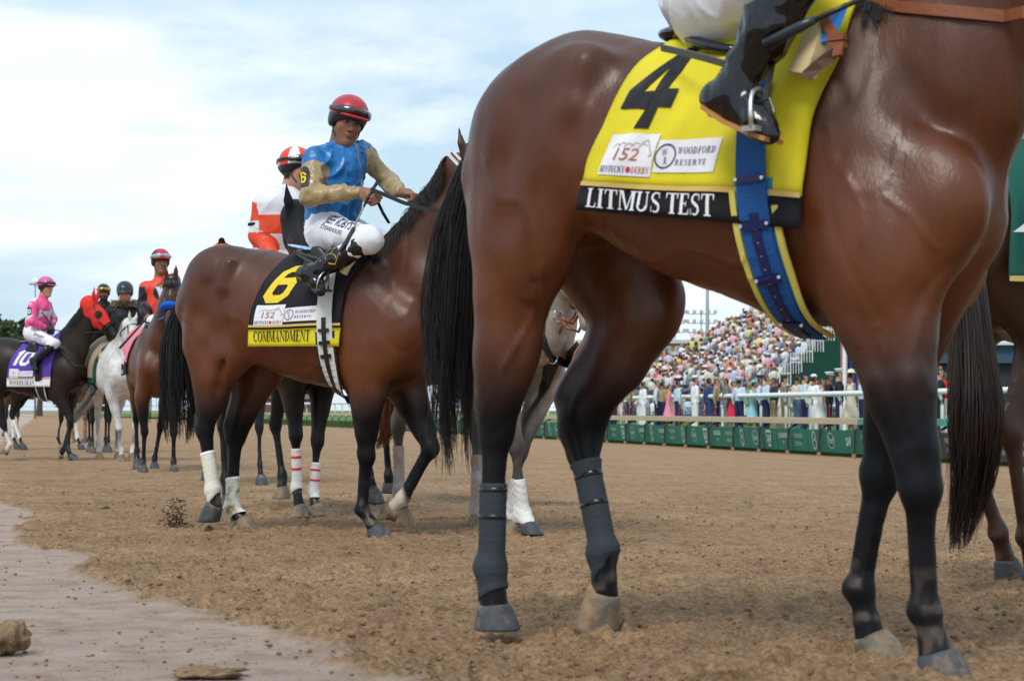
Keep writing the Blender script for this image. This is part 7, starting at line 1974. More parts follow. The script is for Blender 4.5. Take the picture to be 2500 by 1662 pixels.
# ------------------------------------------------------------------ people standing along the rail
def stand_templates():
    A = {}
    c = Vector((0, 0, 1.64)); F = Vector((1, 0, 0)); U = Vector((0, 0, 1))
    hp, P_, Ax = head_prims(c, F, U, 1.0, detail=False)
    D = lambda pr, h, paint=None: (lambda s: (np_mesh('m', s[0], s[1], True, None if paint is None else paint(s[0]))))(surfnet(*solve(pr, h), h, 2))
    body = hp + [ell((.112, 0, 1.615), (.014, .012, .02), .01), cap((0, 0, 1.45), (0, 0, 1.0), .07, .08, .03)]
    for s in (-1, 1):
        body += [cap((0, s * .17, 1.40), (-.03, s * .25, 1.12), .035, .03, .02), cap((-.03, s * .25, 1.12), (.02, s * .25, .88), .03, .024, .02), ell((.03, s * .25, .80), (.035, .02, .06), .02), cap((0, s * .09, .95), (0, s * .10, .08), .05, .03, .03), cap((0, s * .06, .98), (0, 0, 1.05), .05, .07, .03)]
    A['body'] = D(body, .022, face_paint(P_, Ax, 'tan', hairline=True))
    A['body_light'] = D(body, .022, face_paint(P_, Ax, 'light', hairline=True, hair=(.05, .03, .015)))
    A['body_dark'] = D(body, .022, face_paint(P_, Ax, 'brown', hairline=True))
    top = [cap((0, 0, 1.02), (0, 0, 1.30), .125, .135, .05, 1.2, 1.25), cap((0, -.14, 1.40), (0, .14, 1.40), .07, .07, .05)]
    for s in (-1, 1): top += [cap((0, s * .18, 1.39), (-.03, s * .26, 1.12), .062, .052, .03), cap((-.03, s * .26, 1.12), (.015, s * .255, .90), .05, .04, .02)]
    A['top'] = D(top, .022)
    tr = [cap((0, 0, .95), (0, 0, 1.03), .125, .125, .03, 1.15, 1.15)]
    for s in (-1, 1): tr += [cap((0, s * .08, .92), (0, s * .10, .50), .10, .075, .03), cap((0, s * .10, .50), (-.01, s * .11, .10), .075, .062, .02)]
    A['trousers'] = D(tr, .022)
    dr = [cap((0, 0, 1.25), (0, 0, .98), .12, .12, .03, 1.15, 1.15), cap((0, 0, .98), (0, 0, .50), .13, .25, .04), cap((0, -.1, 1.38), (0, .1, 1.38), .06, .06, .04)]
    A['dress'] = D(dr, .026)
    sh = []
    for s in (-1, 1): sh += [cap((-.05, s * .11, .045), (.12, s * .12, .04), .045, .04, .02)]
    A['shoes'] = D([sh[0]], .016); A['shoes2'] = D([sh[1]], .016)
    st = MB(); st.box((0, -.178, .55), (.03, .012, .80)); A['stripe'] = st.mesh('m')
    mb = MB(); mb.lathe((0, 0, 1.715), [(.10, 0), (.102, .045), (.14, .07), (.135, .095), (.02, .10)], 16); mb.lathe((.06, 0, 1.712), [(.095, 0), (.09, .012)], 12); A['peaked'] = mb.mesh('m', True)
    mb = MB(); mb.lathe((0, 0, 1.715), [(.098, 0), (.104, .055), (.10, .06), (.085, .05), (.06, .09), (.01, .10)], 16); A['sailor'] = mb.mesh('m', True)
    mb = MB(); mb.box((0, 0, 1.77), (.26, .10, .10)); A['garrison'] = mb.mesh('m')
    mb = MB(); mb.lathe((0, 0, 1.72), [(.20, 0), (.19, .012), (.10, .02), (.09, .09), (.02, .11)], 16); A['sunhat'] = mb.mesh('m', True)
    return A
ST = stand_templates()
CL = {}
def clothm(c, r=.75):
    k = tuple(round(x, 3) for x in c)
    if k not in CL: CL[k] = mat('clothing_%d' % len(CL), k, r, .3, var=.08)
    return CL[k]
def inst(name, me, m, parent):
    o = bpy.data.objects.new(name, me); COL.objects.link(o); o.parent = parent
    if len(me.materials) == 0: me.materials.append(m)
    o.material_slots[0].link = 'OBJECT'; o.material_slots[0].material = m
    return o
def person_at(px, D, rz, label, top, low, hat=None, hatc=(.8, .8, .8), stripe=False, dress=False, tone='body', s=1.0, shoes=(.01, .01, .012), group=None, zg=ZG, cat='person'):
    x = (px - PX0) / FPX * D
    t = thing('person', label, cat, (x, D, zg), R(rz), group); t.scale = (s, s, s)
    inst('body', ST[tone], SKIN, t); inst('shirt' if not dress else 'dress', ST['dress' if dress else 'top'], clothm(top), t)
    if not dress: inst('trousers', ST['trousers'], clothm(low), t)
    inst('shoe', ST['shoes'], clothm(shoes, .3), t); inst('shoe', ST['shoes2'], clothm(shoes, .3), t)
    if hat: inst('hat', ST[hat], clothm(hatc, .5), t)
    if stripe: inst('trouser_stripe', ST['stripe'], clothm((.6, .02, .03)), t)
    return t
KH, LB, NV, WH_, BR, BK_ = (.34, .25, .13), (.50, .60, .72), (.015, .022, .075), (.76, .76, .78), (.20, .155, .12), (.012, .012, .018)
DN = lambda px: float(np.interp(px, [1400, 1500, 2000, 2120, 2300], [84, 78, 61.0, 57.5, 53.5]))
PEOPLE = [
 (1498, 10, 'serviceman in navy trousers partly hidden behind the far hock, leftmost at the rail', NV, NV, 'garrison', NV, 0, 0),
 (1536, 0, 'khaki shirted serviceman with red striped blue trousers, first from the left', KH, NV, 'peaked', WH_, 1, 0),
 (1570, 20, 'sailor all in white beside the first khaki shirt', WH_, WH_, 'sailor', WH_, 0, 0),
 (1604, -10, 'serviceman in a pale blue shirt and white cap, between sailor and pink dress', LB, NV, 'peaked', WH_, 0, 0),
 (1617, 10, 'khaki shirted serviceman with red striped trousers just left of the pink dress', KH, NV, None, WH_, 1, 0),
 (1634, 0, 'woman in a pink dress at the rail', (.75, .25, .35), NV, None, WH_, 0, 1),
 (1655, 10, 'serviceman in pale blue shirt and dark cap right of the pink dress', LB, NV, 'garrison', NV, 1, 0),
 (1697, 15, 'tall sailor all in white in the middle of the left gap', WH_, WH_, 'sailor', WH_, 0, 0),
 (1731, 0, 'man in a navy blue suit right of the tall sailor', (.03, .05, .15), (.03, .05, .15), None, NV, 0, 0),
 (1750, -20, 'khaki shirted serviceman with red striped trousers left of the grey suit', KH, NV, 'peaked', (.6, .55, .4), 1, 0),
 (1773, 180, 'man in a grey suit facing left at the rail', (.16, .17, .18), (.15, .16, .17), None, NV, 0, 0),
 (1790, 0, 'woman in a bright red dress at the rail', (.62, .02, .06), NV, None, WH_, 0, 1),
 (1805, 20, 'serviceman in pale blue shirt and white cap right of the red dress', LB, NV, 'peaked', WH_, 0, 0),
 (1841, 0, 'woman in a turquoise dress at the rail', (.25, .58, .68), NV, 'sunhat', (.1, .5, .5), 0, 1),
 (1856, -15, 'serviceman in pale blue with a navy garrison cap, right of the turquoise dress', LB, NV, 'garrison', NV, 0, 0),
 (1872, 10, 'bareheaded serviceman in a pale blue shirt beside the dark coat', LB, NV, None, NV, 0, 0),
 (1889, 170, 'man in a dark coat and tan trousers beside the brown uniform', (.03, .03, .03), (.30, .24, .15), None, NV, 0, 0),
 (1915, 0, 'soldier in a brown army uniform with a peaked cap', BR, BR, 'peaked', (.12, .10, .06), 0, 0),
 (1947, 30, 'man in a cream jacket and jeans right of the brown uniform', (.55, .52, .46), (.10, .16, .25), None, NV, 0, 0),
 (1965, 0, 'serviceman in pale blue between the cream jacket and a sailor', LB, NV, 'garrison', NV, 0, 0),
 (1987, 10, 'sailor all in white near the dark green stand wall', WH_, WH_, 'sailor', WH_, 0, 0),
 (2007, 0, 'woman in a white dress between the sailor and the dark tunics', (.65, .68, .66), NV, None, WH_, 0, 1),
 (2025, -10, 'marine in a dark tunic and white cap, shorter of the pair', BK_, NV, 'peaked', WH_, 1, 0),
 (2049, 0, 'tall marine in a dark tunic, white cap and red striped trousers', BK_, NV, 'peaked', WH_, 1, 0),
 (2078, 0, 'woman in a cream dress and hat beside the tall marine', (.60, .55, .45), NV, 'sunhat', (.7, .65, .5), 0, 1),
 (2107, 10, 'serviceman in a pale blue shirt next to the near forelegs', LB, NV, 'peaked', WH_, 0, 0),
 (2271, 10, 'sailor all in white seen between foreleg and long tail', WH_, WH_, 'sailor', WH_, 0, 0),
 (2294, 0, 'person in black seen between foreleg and long tail', BK_, BK_, None, NV, 0, 0),
 (2303, 0, 'person in a red top beside the person in black', (.60, .02, .02), (.5, .5, .5), None, NV, 0, 0),
 (2322, 180, 'soldier in a brown uniform and dark beret beside the long tail', BR, BR, 'garrison', BK_, 0, 0)]
for i, (px, rz, lab, tp, lw, hat, hc, stripe, dress) in enumerate(PEOPLE):
    tall = 1.04 if 'tall' in lab else (.93 if dress else 1.0)
    person_at(px, DN(px) + .25 * (i % 3), rz + (0 if i % 4 else 25), lab, tp, lw, hat, hc, bool(stripe), bool(dress), ('body', 'body_light', 'body_dark', 'body_light')[i % 4], tall * (.985 + .01 * (i % 4)))

# ------------------------------------------------------------------ spectators
def spectator_mesh(seed, seated=False, hat=False):
    """small figure: shoulders, arms, head"""
    mb = MB(); h = 0 if not seated else -.40
    mb.lathe((0, 0, .75 + h), [(.14, 0), (.17, .15), (.20, .45), (.21, .60), (.09, .70)], 8, 0)
    for s in (-1, 1): mb.tube([(0, s * .20, 1.36 + h), (.05, s * .25, 1.12 + h), (.16, s * .18, 1.0 + h)], [.06, .05, .04], 5, 0)
    mb.lathe((0, 0, 1.44 + h), [(.05, 0), (.075, .05), (.10, .13), (.095, .20), (.05, .26)], 8, 1)
    mb.lathe((-.02, 0, 1.56 + h), [(.105, 0), (.11, .06), (.08, .14), (.02, .155)], 8, 2)
    if hat: mb.lathe((0, 0, 1.62 + h), [(.20, 0), (.19, .015), (.10, .03), (.09, .10), (.02, .12)], 10, 3)
    if not seated:
        for s in (-1, 1): mb.tube([(0, s * .09, .78), (0, s * .10, .05)], [.10, .07], 6, 4)
    else: mb.box((.18, 0, .40), (.40, .34, .18), m=4)
    me = mb.mesh('spectator', True); return me
SPM = {(a, b): spectator_mesh(0, a, b) for a in (False, True) for b in (False, True)}
SKM = [mat('far_skin_%d' % i, c, .6, .3) for i, c in enumerate([(.45, .25, .17), (.33, .17, .10), (.15, .07, .045)])]
HRM = [mat('far_hair_%d' % i, c, .7, .3) for i, c in enumerate([(.02, .014, .01), (.10, .055, .025), (.32, .22, .10)])]
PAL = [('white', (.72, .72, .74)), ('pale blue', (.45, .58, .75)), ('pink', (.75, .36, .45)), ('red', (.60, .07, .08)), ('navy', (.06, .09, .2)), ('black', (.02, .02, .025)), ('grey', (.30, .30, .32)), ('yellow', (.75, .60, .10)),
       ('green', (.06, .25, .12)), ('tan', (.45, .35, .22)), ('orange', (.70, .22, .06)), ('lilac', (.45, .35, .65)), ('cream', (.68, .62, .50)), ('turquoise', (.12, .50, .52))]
PAL = [(n_, tuple(.84 * v + .10 for v in c_)) for n_, c_ in PAL]  # every clothing colour paled: distant haze put into the crowd's colours
PW = np.array([20, 9, 6, 3.5, 3, 3, 4, 1.2, 1, 3, 1.5, 2, 7, 1.2]); PW /= PW.sum()  # white and pale clothes weighted up for the same painted haze
for me in SPM.values():
    for k in range(5): me.materials.append(None)
ORD = 'front second third fourth fifth sixth seventh eighth ninth tenth eleventh twelfth thirteenth fourteenth fifteenth'.split()
NEAR = [(1500, 'far hock'), (1536, 'first khaki shirt'), (1570, 'first white sailor'), (1634, 'pink dress'), (1697, 'tall white sailor'), (1731, 'navy suit'), (1773, 'grey suit'), (1790, 'red dress'), (1841, 'turquoise dress'), (1889, 'dark coat'), (1915, 'army uniform'), (1947, 'cream jacket'), (1987, 'rightmost white sailor'), (2007, 'white dress'), (2049, 'tall marine'), (2078, 'cream dress'), (2107, 'forelegs'), (2190, 'forelegs'), (2271, 'sailor by the long tail'), (2322, 'uniform by the tail')]
NEARF = lambda px: min(NEAR, key=lambda q: abs(q[0] - px))[1]
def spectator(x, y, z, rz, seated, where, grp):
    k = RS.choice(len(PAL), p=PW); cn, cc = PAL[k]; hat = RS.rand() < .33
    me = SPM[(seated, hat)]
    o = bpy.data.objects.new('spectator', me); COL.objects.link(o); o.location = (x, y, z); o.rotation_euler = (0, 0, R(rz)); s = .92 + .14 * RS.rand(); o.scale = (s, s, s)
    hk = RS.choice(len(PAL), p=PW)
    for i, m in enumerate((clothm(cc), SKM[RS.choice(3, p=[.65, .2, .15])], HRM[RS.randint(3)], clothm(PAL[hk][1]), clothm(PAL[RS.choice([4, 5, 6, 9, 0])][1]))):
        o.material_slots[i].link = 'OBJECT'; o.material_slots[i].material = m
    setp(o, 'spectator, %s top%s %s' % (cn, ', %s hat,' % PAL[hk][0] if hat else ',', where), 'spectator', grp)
D_ = Vector((-.222, .975, 0)); N_ = Vector((.975, .222, 0)); C0_ = Vector((14.2, 110, ZG)); SLOPE = .95; BASE = 2.0
def stand_w(s): return float(np.interp(s, [0, 8, 9, 16, 20, 25, 28], [3.1, 3.2, 4.5, 4.7, 3.1, 1.5, .5]))
def grandstand():
    root = thing('grandstand', 'temporary grandstand with a dark green side wall and stepped rows', 'grandstand', C0_)
    conc = mat('stand_grey', (.30, .31, .33), .8, .2); dg = mat('dark_green_skirt', (.012, .06, .045), .8, .2)
    rows = 0
    for k in range(8):
        w0 = k * .66; segs = [s for s in range(0, 28, 1) if stand_w(s) > w0]
        if not segs: break
        s0, s1 = segs[0], segs[-1] + 1
        z = BASE + w0 * SLOPE
        mb = MB(); c = D_ * ((s0 + s1) / 2) + N_ * (w0 + .33) + Vector((0, 0, z - .30)); mb.box(c, (s1 - s0, .65, .62), M=Matrix.Rotation(math.atan2(.975, -.222), 3, 'Z')); mb.build('tier', conc, root)
    # side wall: a stepped triangle closing the near end
    prof = [(0, 0), (3.5, 0), (3.5, BASE + 3.4 * SLOPE), (3.1, BASE + 3.1 * SLOPE)] + [(0, BASE)]
    mb = MB(); V = [N_ * a + Vector((0, 0, b)) - D_ * .30 for a, b in prof]; V2 = [v - D_ * .12 for v in V]; n = len(V)
    mb.add(V + V2, [tuple(range(n)), tuple(reversed(range(n, 2 * n)))] + [(i, (i + 1) % n, n + (i + 1) % n, n + i) for i in range(n)]); mb.build('side_wall', dg, root)
    mb = MB(); mb.box(D_ * 14 - N_ * .12 + Vector((0, 0, BASE / 2)), (28, .12, BASE), M=Matrix.Rotation(math.atan2(.975, -.222), 3, 'Z')); mb.build('front_wall', mat('front_grey', (.22, .24, .24), .7), root)
    wm = mat('white_rail_paint', (.8, .8, .8))
    for k in range(5):
        w = k * .62; z = BASE + w * SLOPE + .05
        m = MB(); a = N_ * w - D_ * .5 + Vector((0, 0, z)); b = N_ * (w + .62) - D_ * .5 + Vector((0, 0, z))
        m.tube([a, a + Vector((0, 0, 1.1)), b + Vector((0, 0, 1.1)), b], .03, 5); m.build('stair_railing', wm, root)
        m = MB(); m.tube([a + Vector((0, 0, .6)), b + Vector((0, 0, .6))], .025, 5)
        for q in (1, 2, 3): m.tube([lerp(a, b, q / 4), lerp(a, b, q / 4) + Vector((0, 0, 1.1))], .018, 4)
        m.build('railing_bars', wm, root)
grandstand()
spots = []
s = .4
while s < 28:
    W = stand_w(s); k = 0
    while k * .33 < W:
        spots.append((s + .12 * RS.randn(), k * .33 + .04 * RS.randn())); k += 1
    s += .44
vis = []
for (a, w) in spots:
    p = C0_ + D_ * a + N_ * w; p.z = ZG + BASE + math.floor(w / .33) * .33 * SLOPE - .25
    vis.append((p, PX0 + FPX * p.x / p.y))
vis.sort(key=lambda t: t[0].y)
ind = [v for v in vis if RS.rand() > .08]
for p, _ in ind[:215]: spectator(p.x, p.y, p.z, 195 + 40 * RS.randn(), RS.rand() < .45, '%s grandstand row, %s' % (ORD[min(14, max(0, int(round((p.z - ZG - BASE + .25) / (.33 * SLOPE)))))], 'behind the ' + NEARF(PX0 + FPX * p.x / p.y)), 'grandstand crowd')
def crowd_mass(name, pts, label):
    """everybody further back, past the first few hundred: one mass"""
    Vs, Fs, Cs, Ms = [], [], [], []; nb = 0
    base = []
    for (se, ha) in ((True, False), (True, True), (False, False)):
        me = SPM[(se, ha)]; V = np.array([v.co[:] for v in me.vertices]); me.calc_loop_triangles(); F = np.array([t.vertices[:] for t in me.loop_triangles]); mi = np.array([t.material_index for t in me.loop_triangles])
        vm = np.zeros(len(V), int); vm[F.ravel()] = np.repeat(mi, 3); base.append((V, F, vm))
    for p in pts:
        V, F, vm = base[RS.randint(3)]
        a = R(195 + 50 * RS.randn()); ca, sa = math.cos(a), math.sin(a); sc = .92 + .14 * RS.rand()
        Q = np.stack([V[:, 0] * ca - V[:, 1] * sa, V[:, 0] * sa + V[:, 1] * ca, V[:, 2]], 1) * sc + V3(p)
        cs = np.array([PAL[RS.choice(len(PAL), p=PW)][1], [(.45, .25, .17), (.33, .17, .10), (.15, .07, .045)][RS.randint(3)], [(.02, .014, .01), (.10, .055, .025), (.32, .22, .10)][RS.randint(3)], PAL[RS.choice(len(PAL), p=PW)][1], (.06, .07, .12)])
        Vs.append(Q); Fs.append(F + nb); Cs.append(cs[vm]); nb += len(V)
    me = np_mesh(name, np.concatenate(Vs), np.concatenate(Fs), True, np.concatenate(Cs))
    o = mobj(name, me, mat('crowd_clothing', (0, 0, 0), .7, .3, attr=True, var=.05)); setp(o, label, 'crowd', kind='stuff')
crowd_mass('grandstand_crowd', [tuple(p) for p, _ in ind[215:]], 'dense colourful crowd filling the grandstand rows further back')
# onlookers on the turf between the rail and the stand
pts = []
for i in range(1500):
    D = 68 + 60 * RS.rand() ** .8; px = 1395 + 960 * RS.rand(); x = (px - PX0) / FPX * D
    perp = x * .975 + D * .222
    P3 = Vector((x, D, 0)); dd = (P3 - Vector((C0_.x, C0_.y, 0))).dot(N_)
    if dd > -1.0: continue
    if (P3 - Vector((8.4, 48.7, 0))).dot(N_) < 7.5: continue
    pts.append((x, D))
pts.sort(key=lambda p: p[1])
pts = pts[::max(1, len(pts) // 330)]
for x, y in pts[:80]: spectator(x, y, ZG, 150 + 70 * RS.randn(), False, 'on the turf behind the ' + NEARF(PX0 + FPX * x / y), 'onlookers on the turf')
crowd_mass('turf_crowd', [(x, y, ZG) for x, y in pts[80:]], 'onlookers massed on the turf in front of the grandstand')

# ------------------------------------------------------------------ buildings, poles, trees
def bxa(px0, px1, py0, py1, D, depth=8):
    x0, x1 = (px0 - PX0) / FPX * D, (px1 - PX0) / FPX * D; z1, z0 = EYE + (PY0 - py0) / FPX * D, EYE + (PY0 - py1) / FPX * D
    return ((x0 + x1) / 2, D + depth / 2, (z0 + z1) / 2), (x1 - x0, depth, z1 - z0)
def brick_hall():
    D = 260; root = thing('building', 'long brick hall with a row of windows and red lettering beyond the stands', 'building', ((1650 - PX0) / FPX * D, D, ZG)); o = Vector(root.location)
    c, d = bxa(1400, 2050, 838, 1000, D, 14); mb = MB(); mb.box(Vector(c) - o, d); mb.build('wall', mat('faded_brick', (.36, .20, .15), .85, .2, var=.1, vscale=1), root)
    c, d = bxa(1395, 2055, 829, 838, D - .4, 15); mb = MB(); mb.box(Vector(c) - o, d); mb.build('roof', mat('pale_roof', (.55, .52, .50), .8), root)
    gl = mat('teal_glass', (.18, .34, .34), .15, .6)
    for i in range(24):
        x = 1405 + i * 27; c, d = bxa(x, x + 17, 845, 862, D - .15, .3); mb = MB(); mb.box(Vector(c) - o, d); w = mb.build('window', mat('white_frame', (.6, .6, .6), .6), root)
        c, d = bxa(x + 1.5, x + 15.5, 846.5, 860.5, D - .2, .3); mb = MB(); mb.box(Vector(c) - o, d); mb.build('pane', gl, w)
    k = D / FPX
    for word, x0, x1 in (('UNIVERSITY', 1683, 1765), ('OF', 1771, 1787), ('LOUISVILLE', 1793, 1873)):
        q, w = sans(word, .02); lay('roof_lettering', fit(q, w, (x0 - PX0) * k - o.x, EYE + (PY0 - 822) * k - o.z, 12 * k, (x1 - x0) * k), lambda u, v, e=0: Vector((u, -.6, v)), mat('faded_red_letters', (.55, .22, .20), .7), root, 0)
brick_hall()
def pavilion():
    D = 190; root = thing('building', 'low white building with a teal glazed front left of the crowd', 'building', ((1600 - PX0) / FPX * D, D, ZG)); o = Vector(root.location)
    c, d = bxa(1392, 1668, 866, 1000, D, 10); mb = MB(); mb.box(Vector(c) - o, d); mb.build('wall', mat('white_render', (.62, .62, .60), .7), root)
    for r_, (a, b) in enumerate(((876, 893), (905, 922))):
        for i in range(14):
            x = 1398 + i * 19; c, d = bxa(x, x + 15, a, b, D - .15, .3); mb = MB(); mb.box(Vector(c) - o, d); mb.build('window', mat('pale_teal_glass', (.28, .46, .44), .15, .6), root)
    c, d = bxa(1385, 1675, 858, 866, D - .6, 12); mb = MB(); mb.box(Vector(c) - o, d); mb.build('roof', mat('pale_roof', (.55, .52, .50), .8), root)
pavilion()
def red_roof():
    D = 175; root = thing('building', 'faded red roofed building behind the top of the crowd', 'building', ((1880 - PX0) / FPX * D, D, ZG)); o = Vector(root.location)
    k = D / FPX; P2 = [(1760, 812), (1828, 768), (1845, 765), (2350, 752), (2350, 1000), (1760, 1000)]
    V = [Vector(((x - PX0) * k, D, EYE + (PY0 - y) * k)) - o for x, y in P2]; V2 = [v + Vector((0, 14, 0)) for v in V]; n = len(V)
    mb = MB(); mb.add(V + V2, [tuple(reversed(range(n))), tuple(range(n, 2 * n))] + [(i, (i + 1) % n, n + (i + 1) % n, n + i) for i in range(n)]); mb.build('wall', mat('faded_red_panel', (.42, .13, .15), .7), root)
    c, d = bxa(2326, 2336, 775, 838, D - .4, .4); mb = MB(); mb.box(Vector(c) - o, d); mb.build('pillar', mat('pale_roof', (.55, .52, .50), .8), root)
    D = 120; root = thing('hospitality_stand', 'navy blue stand wall right of the near forelegs', 'stand', ((2320 - PX0) / FPX * D, D, ZG)); o = Vector(root.location)
    c, d = bxa(2200, 2560, 842, 886, D, 8); mb = MB(); mb.box(Vector(c) - o, d); mb.build('wall', mat('navy_wall', (.035, .07, .13), .7), root)
    c, d = bxa(2200, 2560, 886, 1000, D + .5, 7); mb = MB(); mb.box(Vector(c) - o, d); mb.build('base', mat('dark_base', (.02, .025, .03), .7), root)
    c, d = bxa(2292, 2300, 893, 912, D + .2, .3); mb = MB(); mb.box(Vector(c) - o, d); mb.build('notice', mat('salmon_notice', (.65, .25, .2), .7), root)
    c, d = bxa(2200, 2560, 836, 842, D - .4, 9); mb = MB(); mb.box(Vector(c) - o, d); mb.build('coping', mat('white_render', (.62, .62, .60), .7), root)
red_roof()
def parked_vehicle():
    D = 75; x = (2290 - PX0) / FPX * D; root = thing('parked_car', 'blue car parked behind the rail right of the near forelegs', 'car', (x, D, ZG), 0)
    b = mat('blue_car_paint', (.04, .12, .32), .25, .5, coat=.6); g = mat('car_glass', (.03, .04, .05), .08, .7); ty = mat('tyre_rubber', (.015, .015, .015), .8)
    P = [(-2.1, .35), (-2.1, .80), (-1.5, .95), (-.9, 1.42), (.7, 1.45), (1.3, .98), (2.05, .85), (2.1, .35)]
    V = [(a, -.85 + (.12 if z > 1 else 0), z) for a, z in P] + [(a, .85 - (.12 if z > 1 else 0), z) for a, z in P]; n = len(P)
    mb = MB(); mb.add(V, [tuple(range(n)), tuple(reversed(range(n, 2 * n)))] + [(i, n + i, n + (i + 1) % n, (i + 1) % n) for i in range(n)]); mb.build('body', b, root)
    mb = MB(); mb.add([(-1.3, -.80, 1.0), (1.1, -.80, 1.0), (.6, -.745, 1.37), (-.85, -.745, 1.37)], [(0, 1, 2, 3)]); mb.build('window', g, root)
    for a in (-1.3, 1.3):
        for s_ in (-1, 1):
            mb = MB(); mb.lathe((a, s_ * .78, .33), [(.30, -.1), (.33, -.08), (.33, .08), (.30, .1)], 18, axis='Y'); w = mb.build('wheel', ty, root)
parked_vehicle()
def mast(px, y0, D, label, heads, rows=2, lit=False, r=.16, cat='floodlight', w=2.6):
    x = (px - PX0) / FPX * D; H = EYE + (PY0 - y0) / FPX * D - ZG
    t = thing('floodlight_mast', label, cat, (x, D, ZG)); lr = .28 if lit else 1.0; gm = mat('grey_mast', (.28, .31, .33), .6)
    mb = MB(); mb.tube([(0, 0, 0), (0, 0, H)], [r, r * .6], 8); mb.build('pole', gm, t, smooth=True)
    for k in range(rows):
        z = H - .3 - k * 1.5
        mb = MB(); mb.box((0, -.1, z), (w, .14, .14)); mb.build('crossbar', gm, t)
        for i in range(heads):
            a = (i - (heads - 1) / 2) * w / max(heads - 1, 1)
            mb = MB(); mb.lathe((a, -.2, z + .35), [(.18 * lr, .35), (.34 * lr, 0), (.30 * lr, -.05)], 8, axis='Y'); mb.build('lamp', mat('lit_lamp', (1, .98, .92), .5, emit=3.0) if lit else mat('lamp_housing', (.45, .48, .5), .4), t)
mast(1727, 640, 170, 'tall thin pole rising in front of the brick hall', 1, 1, r=.20, cat='pole', w=1.2)
mast(1712, 762, 330, 'floodlight mast just left of the tall thin pole', 5, 3, w=4.5)
mast(1648, 762, 330, 'floodlight mast furthest left beyond the brick hall', 4, 3, w=3)
mast(86, 684, 150, 'floodlight with lit lamps behind the pink jockey helmet', 1, 2, True, r=.09, w=.8)
def flagpole():
    D = 70; x = (2062 - PX0) / FPX * D; t = thing('flagpole', 'white pole with a hanging navy blue banner at the end of the stand', 'flagpole', (x, D, ZG))
    mb = MB(); mb.tube([(0, 0, 0), (0, 0, 4.2)], .07, 8); mb.build('pole', mat('white_rail_paint', (.8, .8, .8)), t)
    V = []; F = []
    for i in range(9):
        for z in (0, 1): V.append((.10 + .045 * i, -.05 + .07 * math.sin(i * 1.7), .9 + 3.0 * z))
    for i in range(8): F.append((2 * i, 2 * i + 2, 2 * i + 3, 2 * i + 1))
    mb = MB(); k = len(V); mb.add(V + [(a, b + .02, c) for a, b, c in V], F + [tuple(q + k for q in reversed(f)) for f in F]); mb.build('banner', mat('navy_banner', (.015, .04, .16), .7), t)
flagpole()
LEAF = mat('foliage', (.075, .115, .055), .8, .2, var=.5, vscale=.8, c2=(.13, .17, .09), c2scale=.5)
def tree(px, py_top, D, wpx, label, seed, zb=ZG, hue=LEAF, group=None):
    x = (px - PX0) / FPX * D; H = EYE + (PY0 - py_top) / FPX * D - zb; W = wpx / FPX * D / 2
    t = thing('tree', label, 'tree', (x, D, zb), 0, group); rs = np.random.RandomState(seed)
    mb = MB(); mb.tube([(0, 0, 0), (.1, 0, H * .25), (0, .1, H * .6)], [.35, .25, .10], 8)
    for k in range(6):
        a = rs.rand() * 6.28; mb.tube([(0, 0, H * (.25 + .05 * k)), (W * .5 * math.cos(a), W * .5 * math.sin(a), H * (.45 + .06 * k))], [.14, .05], 5)
    mb.build('trunk', mat('bark', (.07, .055, .04), .9), t)
    cl = []
    for k in range(26):
        a, e = rs.rand() * 6.28, rs.rand(); r = W * math.sqrt(rs.rand()) * .8
        cl.append((r * math.cos(a), r * math.sin(a), H * (.22 + .72 * e) * (1 - .25 * (r / W) ** 2), W * (.20 + .16 * rs.rand())))
    N = 7000; V = np.zeros((N, 4, 3))
    for i in range(N):
        c = cl[rs.randint(26)]; d = rs.randn(3); d /= np.linalg.norm(d); p = np.array(c[:3]) + d * c[3] * (rs.rand() ** .4) * (1, 1, .75)
        s = .16 + .16 * rs.rand(); a = rs.randn(3); a /= np.linalg.norm(a); b = np.cross(a, rs.randn(3)); b /= np.linalg.norm(b)
        V[i] = [p - a * s, p - b * s * .6, p + a * s, p + b * s * .6]
    me = np_mesh('crown', V.reshape(-1, 3), np.arange(N * 4).reshape(N, 4), False); mobj('crown', me, hue, t)
for i, (px, py, D, w, lab) in enumerate([(-40, 735, 190, 170, 'tall tree at the left edge of the picture'), (40, 748, 200, 120, 'leafy tree right behind the white helmeted rider'), (96, 800, 210, 90, 'smaller tree behind the pink jockey'),
        (640, 925, 330, 60, 'far tree seen under the belly of the second horse, left'), (700, 932, 340, 60, 'far tree seen under the belly of the second horse, middle'), (755, 920, 330, 70, 'far tree seen under the belly of the second horse, right'),
        (1010, 928, 330, 70, 'far tree seen beside the long black tail'), (575, 930, 330, 70, 'far tree behind the bandaged hind legs of the second horse'), (150, 930, 340, 80, 'far tree low behind the dark horses, left'), (260, 935, 340, 90, 'far tree low behind the dark horses, right')]):
    tree(px, py, D, w, lab, 200 + i)
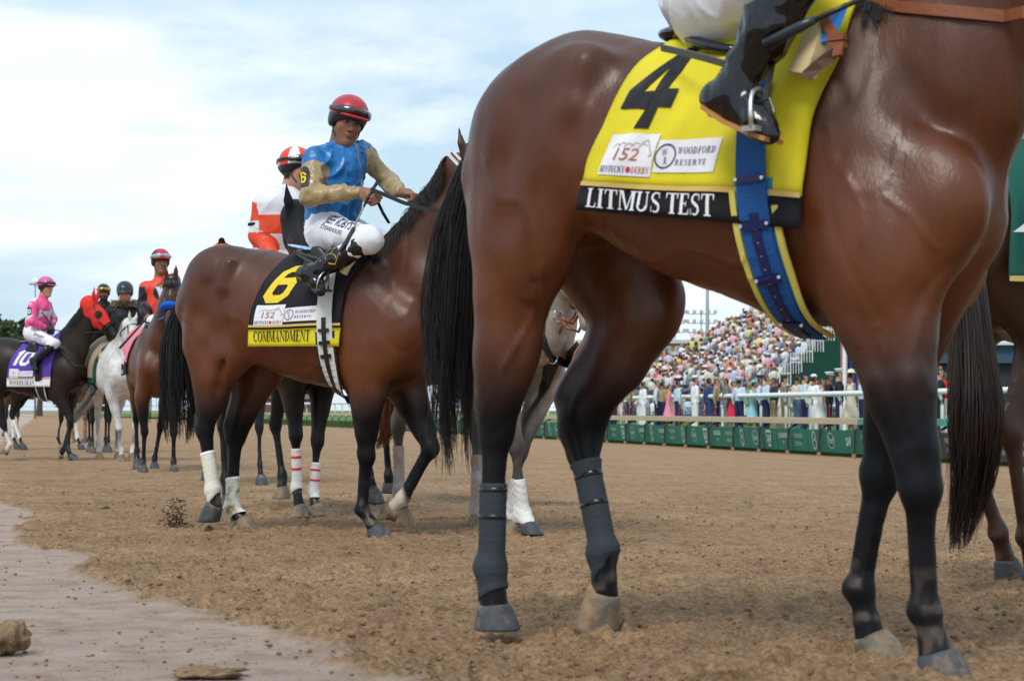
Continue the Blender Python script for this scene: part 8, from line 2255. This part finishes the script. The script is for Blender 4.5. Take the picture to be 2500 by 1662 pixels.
def small_house(px0, px1, py0, py1, D, label, wall, roof):
    k = D / FPX; root = thing('house', label, 'house', (((px0 + px1) / 2 - PX0) * k, D, ZG)); w = (px1 - px0) * k; h = EYE + (PY0 - py1) * k - ZG; h = max(h, 2.2); hr = EYE + (PY0 - py0) * k - ZG
    mb = MB(); mb.box((0, 3, h / 2), (w, 6, h)); mb.build('wall', wall, root)
    mb = MB(); mb.add([(-w / 2 - .3, -.3, h), (w / 2 + .3, -.3, h), (w / 2 + .3, 3, hr), (-w / 2 - .3, 3, hr), (-w / 2 - .3, 6.3, h), (w / 2 + .3, 6.3, h)], [(0, 1, 2, 3), (3, 2, 5, 4), (0, 3, 4), (1, 5, 2)]); mb.build('roof', roof, root)
    for i in (-1, 1):
        mb = MB(); mb.box((i * w * .25, -.02, h * .55), (w * .18, .1, h * .35)); mb.build('window', mat('dark_pane', (.03, .04, .05), .15, .6), root)
small_house(625, 680, 962, 972, 300, 'brown brick house with a grey roof far under the second horse', mat('brown_brick', (.16, .08, .06), .85), mat('slate_roof', (.10, .09, .10), .8))
small_house(735, 790, 962, 974, 300, 'dark brick house right of the striped bandages, far away', mat('brown_brick', (.16, .08, .06), .85), mat('slate_roof', (.10, .09, .10), .8))
small_house(677, 692, 944, 952, 290, 'white shed between the two far houses', mat('white_render', (.62, .62, .60), .7), mat('pale_roof', (.55, .52, .50), .8))

# ------------------------------------------------------------------ foreground clods and kicked up dirt
def clod(px, py, size, label, seed, squash=.6, ridges=0.0, sink=.1):
    fr = place(px, py, 0); V, F = clod_mesh(seed, 4)
    V = V * V3(size); V[:, 2] *= 1; n = vnoise(V * 1.0 + seed, 30)
    V = V * (1 + .10 * n[:, None] + .05 * vnoise(V + seed, 90)[:, None])
    if ridges: V = V * (1 + ridges * np.abs(np.sin(V[:, 0:1] * 260)))
    V[:, 2] += size[2] * (.6 - sink)
    me = np_mesh('dirt_clod', V, F, True, np.zeros((len(V), 3))); o = mobj('dirt_clod', me, mat('clod_dirt', (.26, .175, .10), .95, .1, var=.3, vscale=30, bump=1.0, bscale=90, c2=(.13, .085, .05), c2scale=22)); o.location = fr.o + Vector((0, 0, -.01))
    setp(o, label, 'dirt clod')
clod(12, 1588, (.052, .05, .075), 'large ridged lump of dirt at the lower left edge', 3, ridges=.12)
clod(512, 1640, (.080, .06, .020), 'flat lump of pale dirt at the bottom on the clay', 9)
clod(245, 1243, (.07, .05, .03), 'small dark dirt lump left of the kicked up dirt', 12)
def spray(px, py, D, n, hgt, wid, label, seed):
    rs = np.random.RandomState(seed); V0, F0 = clod_mesh(1, 1); Vs, Fs = [], []; nb = 0; x0 = (px - PX0) / FPX * D; z0 = float(ground_z(x0, D))
    for i in range(n):
        t = rs.rand() ** 1.8; p = V3((x0 + wid * rs.randn() * (.5 + .5 * (1 - t)), D + wid * rs.randn(), z0 + hgt * t + .02)); s = .0018 + .006 * rs.rand() ** 2
        Vs.append(V0 * s + p); Fs.append(F0 + nb); nb += len(V0)
    me = np_mesh('kicked_up_dirt', np.concatenate(Vs), np.concatenate(Fs), False, np.zeros((nb, 3))); setp(mobj('kicked_up_dirt', me, mat('dark_clod_dirt', (.10, .06, .035), .95, .1, var=.3, vscale=40)), label, 'flying dirt', kind='stuff')
spray(428, 1282, 11.2, 700, .15, .040, 'dirt kicked up behind the hind hooves of the second horse', 5)
spray(52, 1118, 25.5, 120, .14, .05, 'puff of dirt behind the white socked hoof', 6)
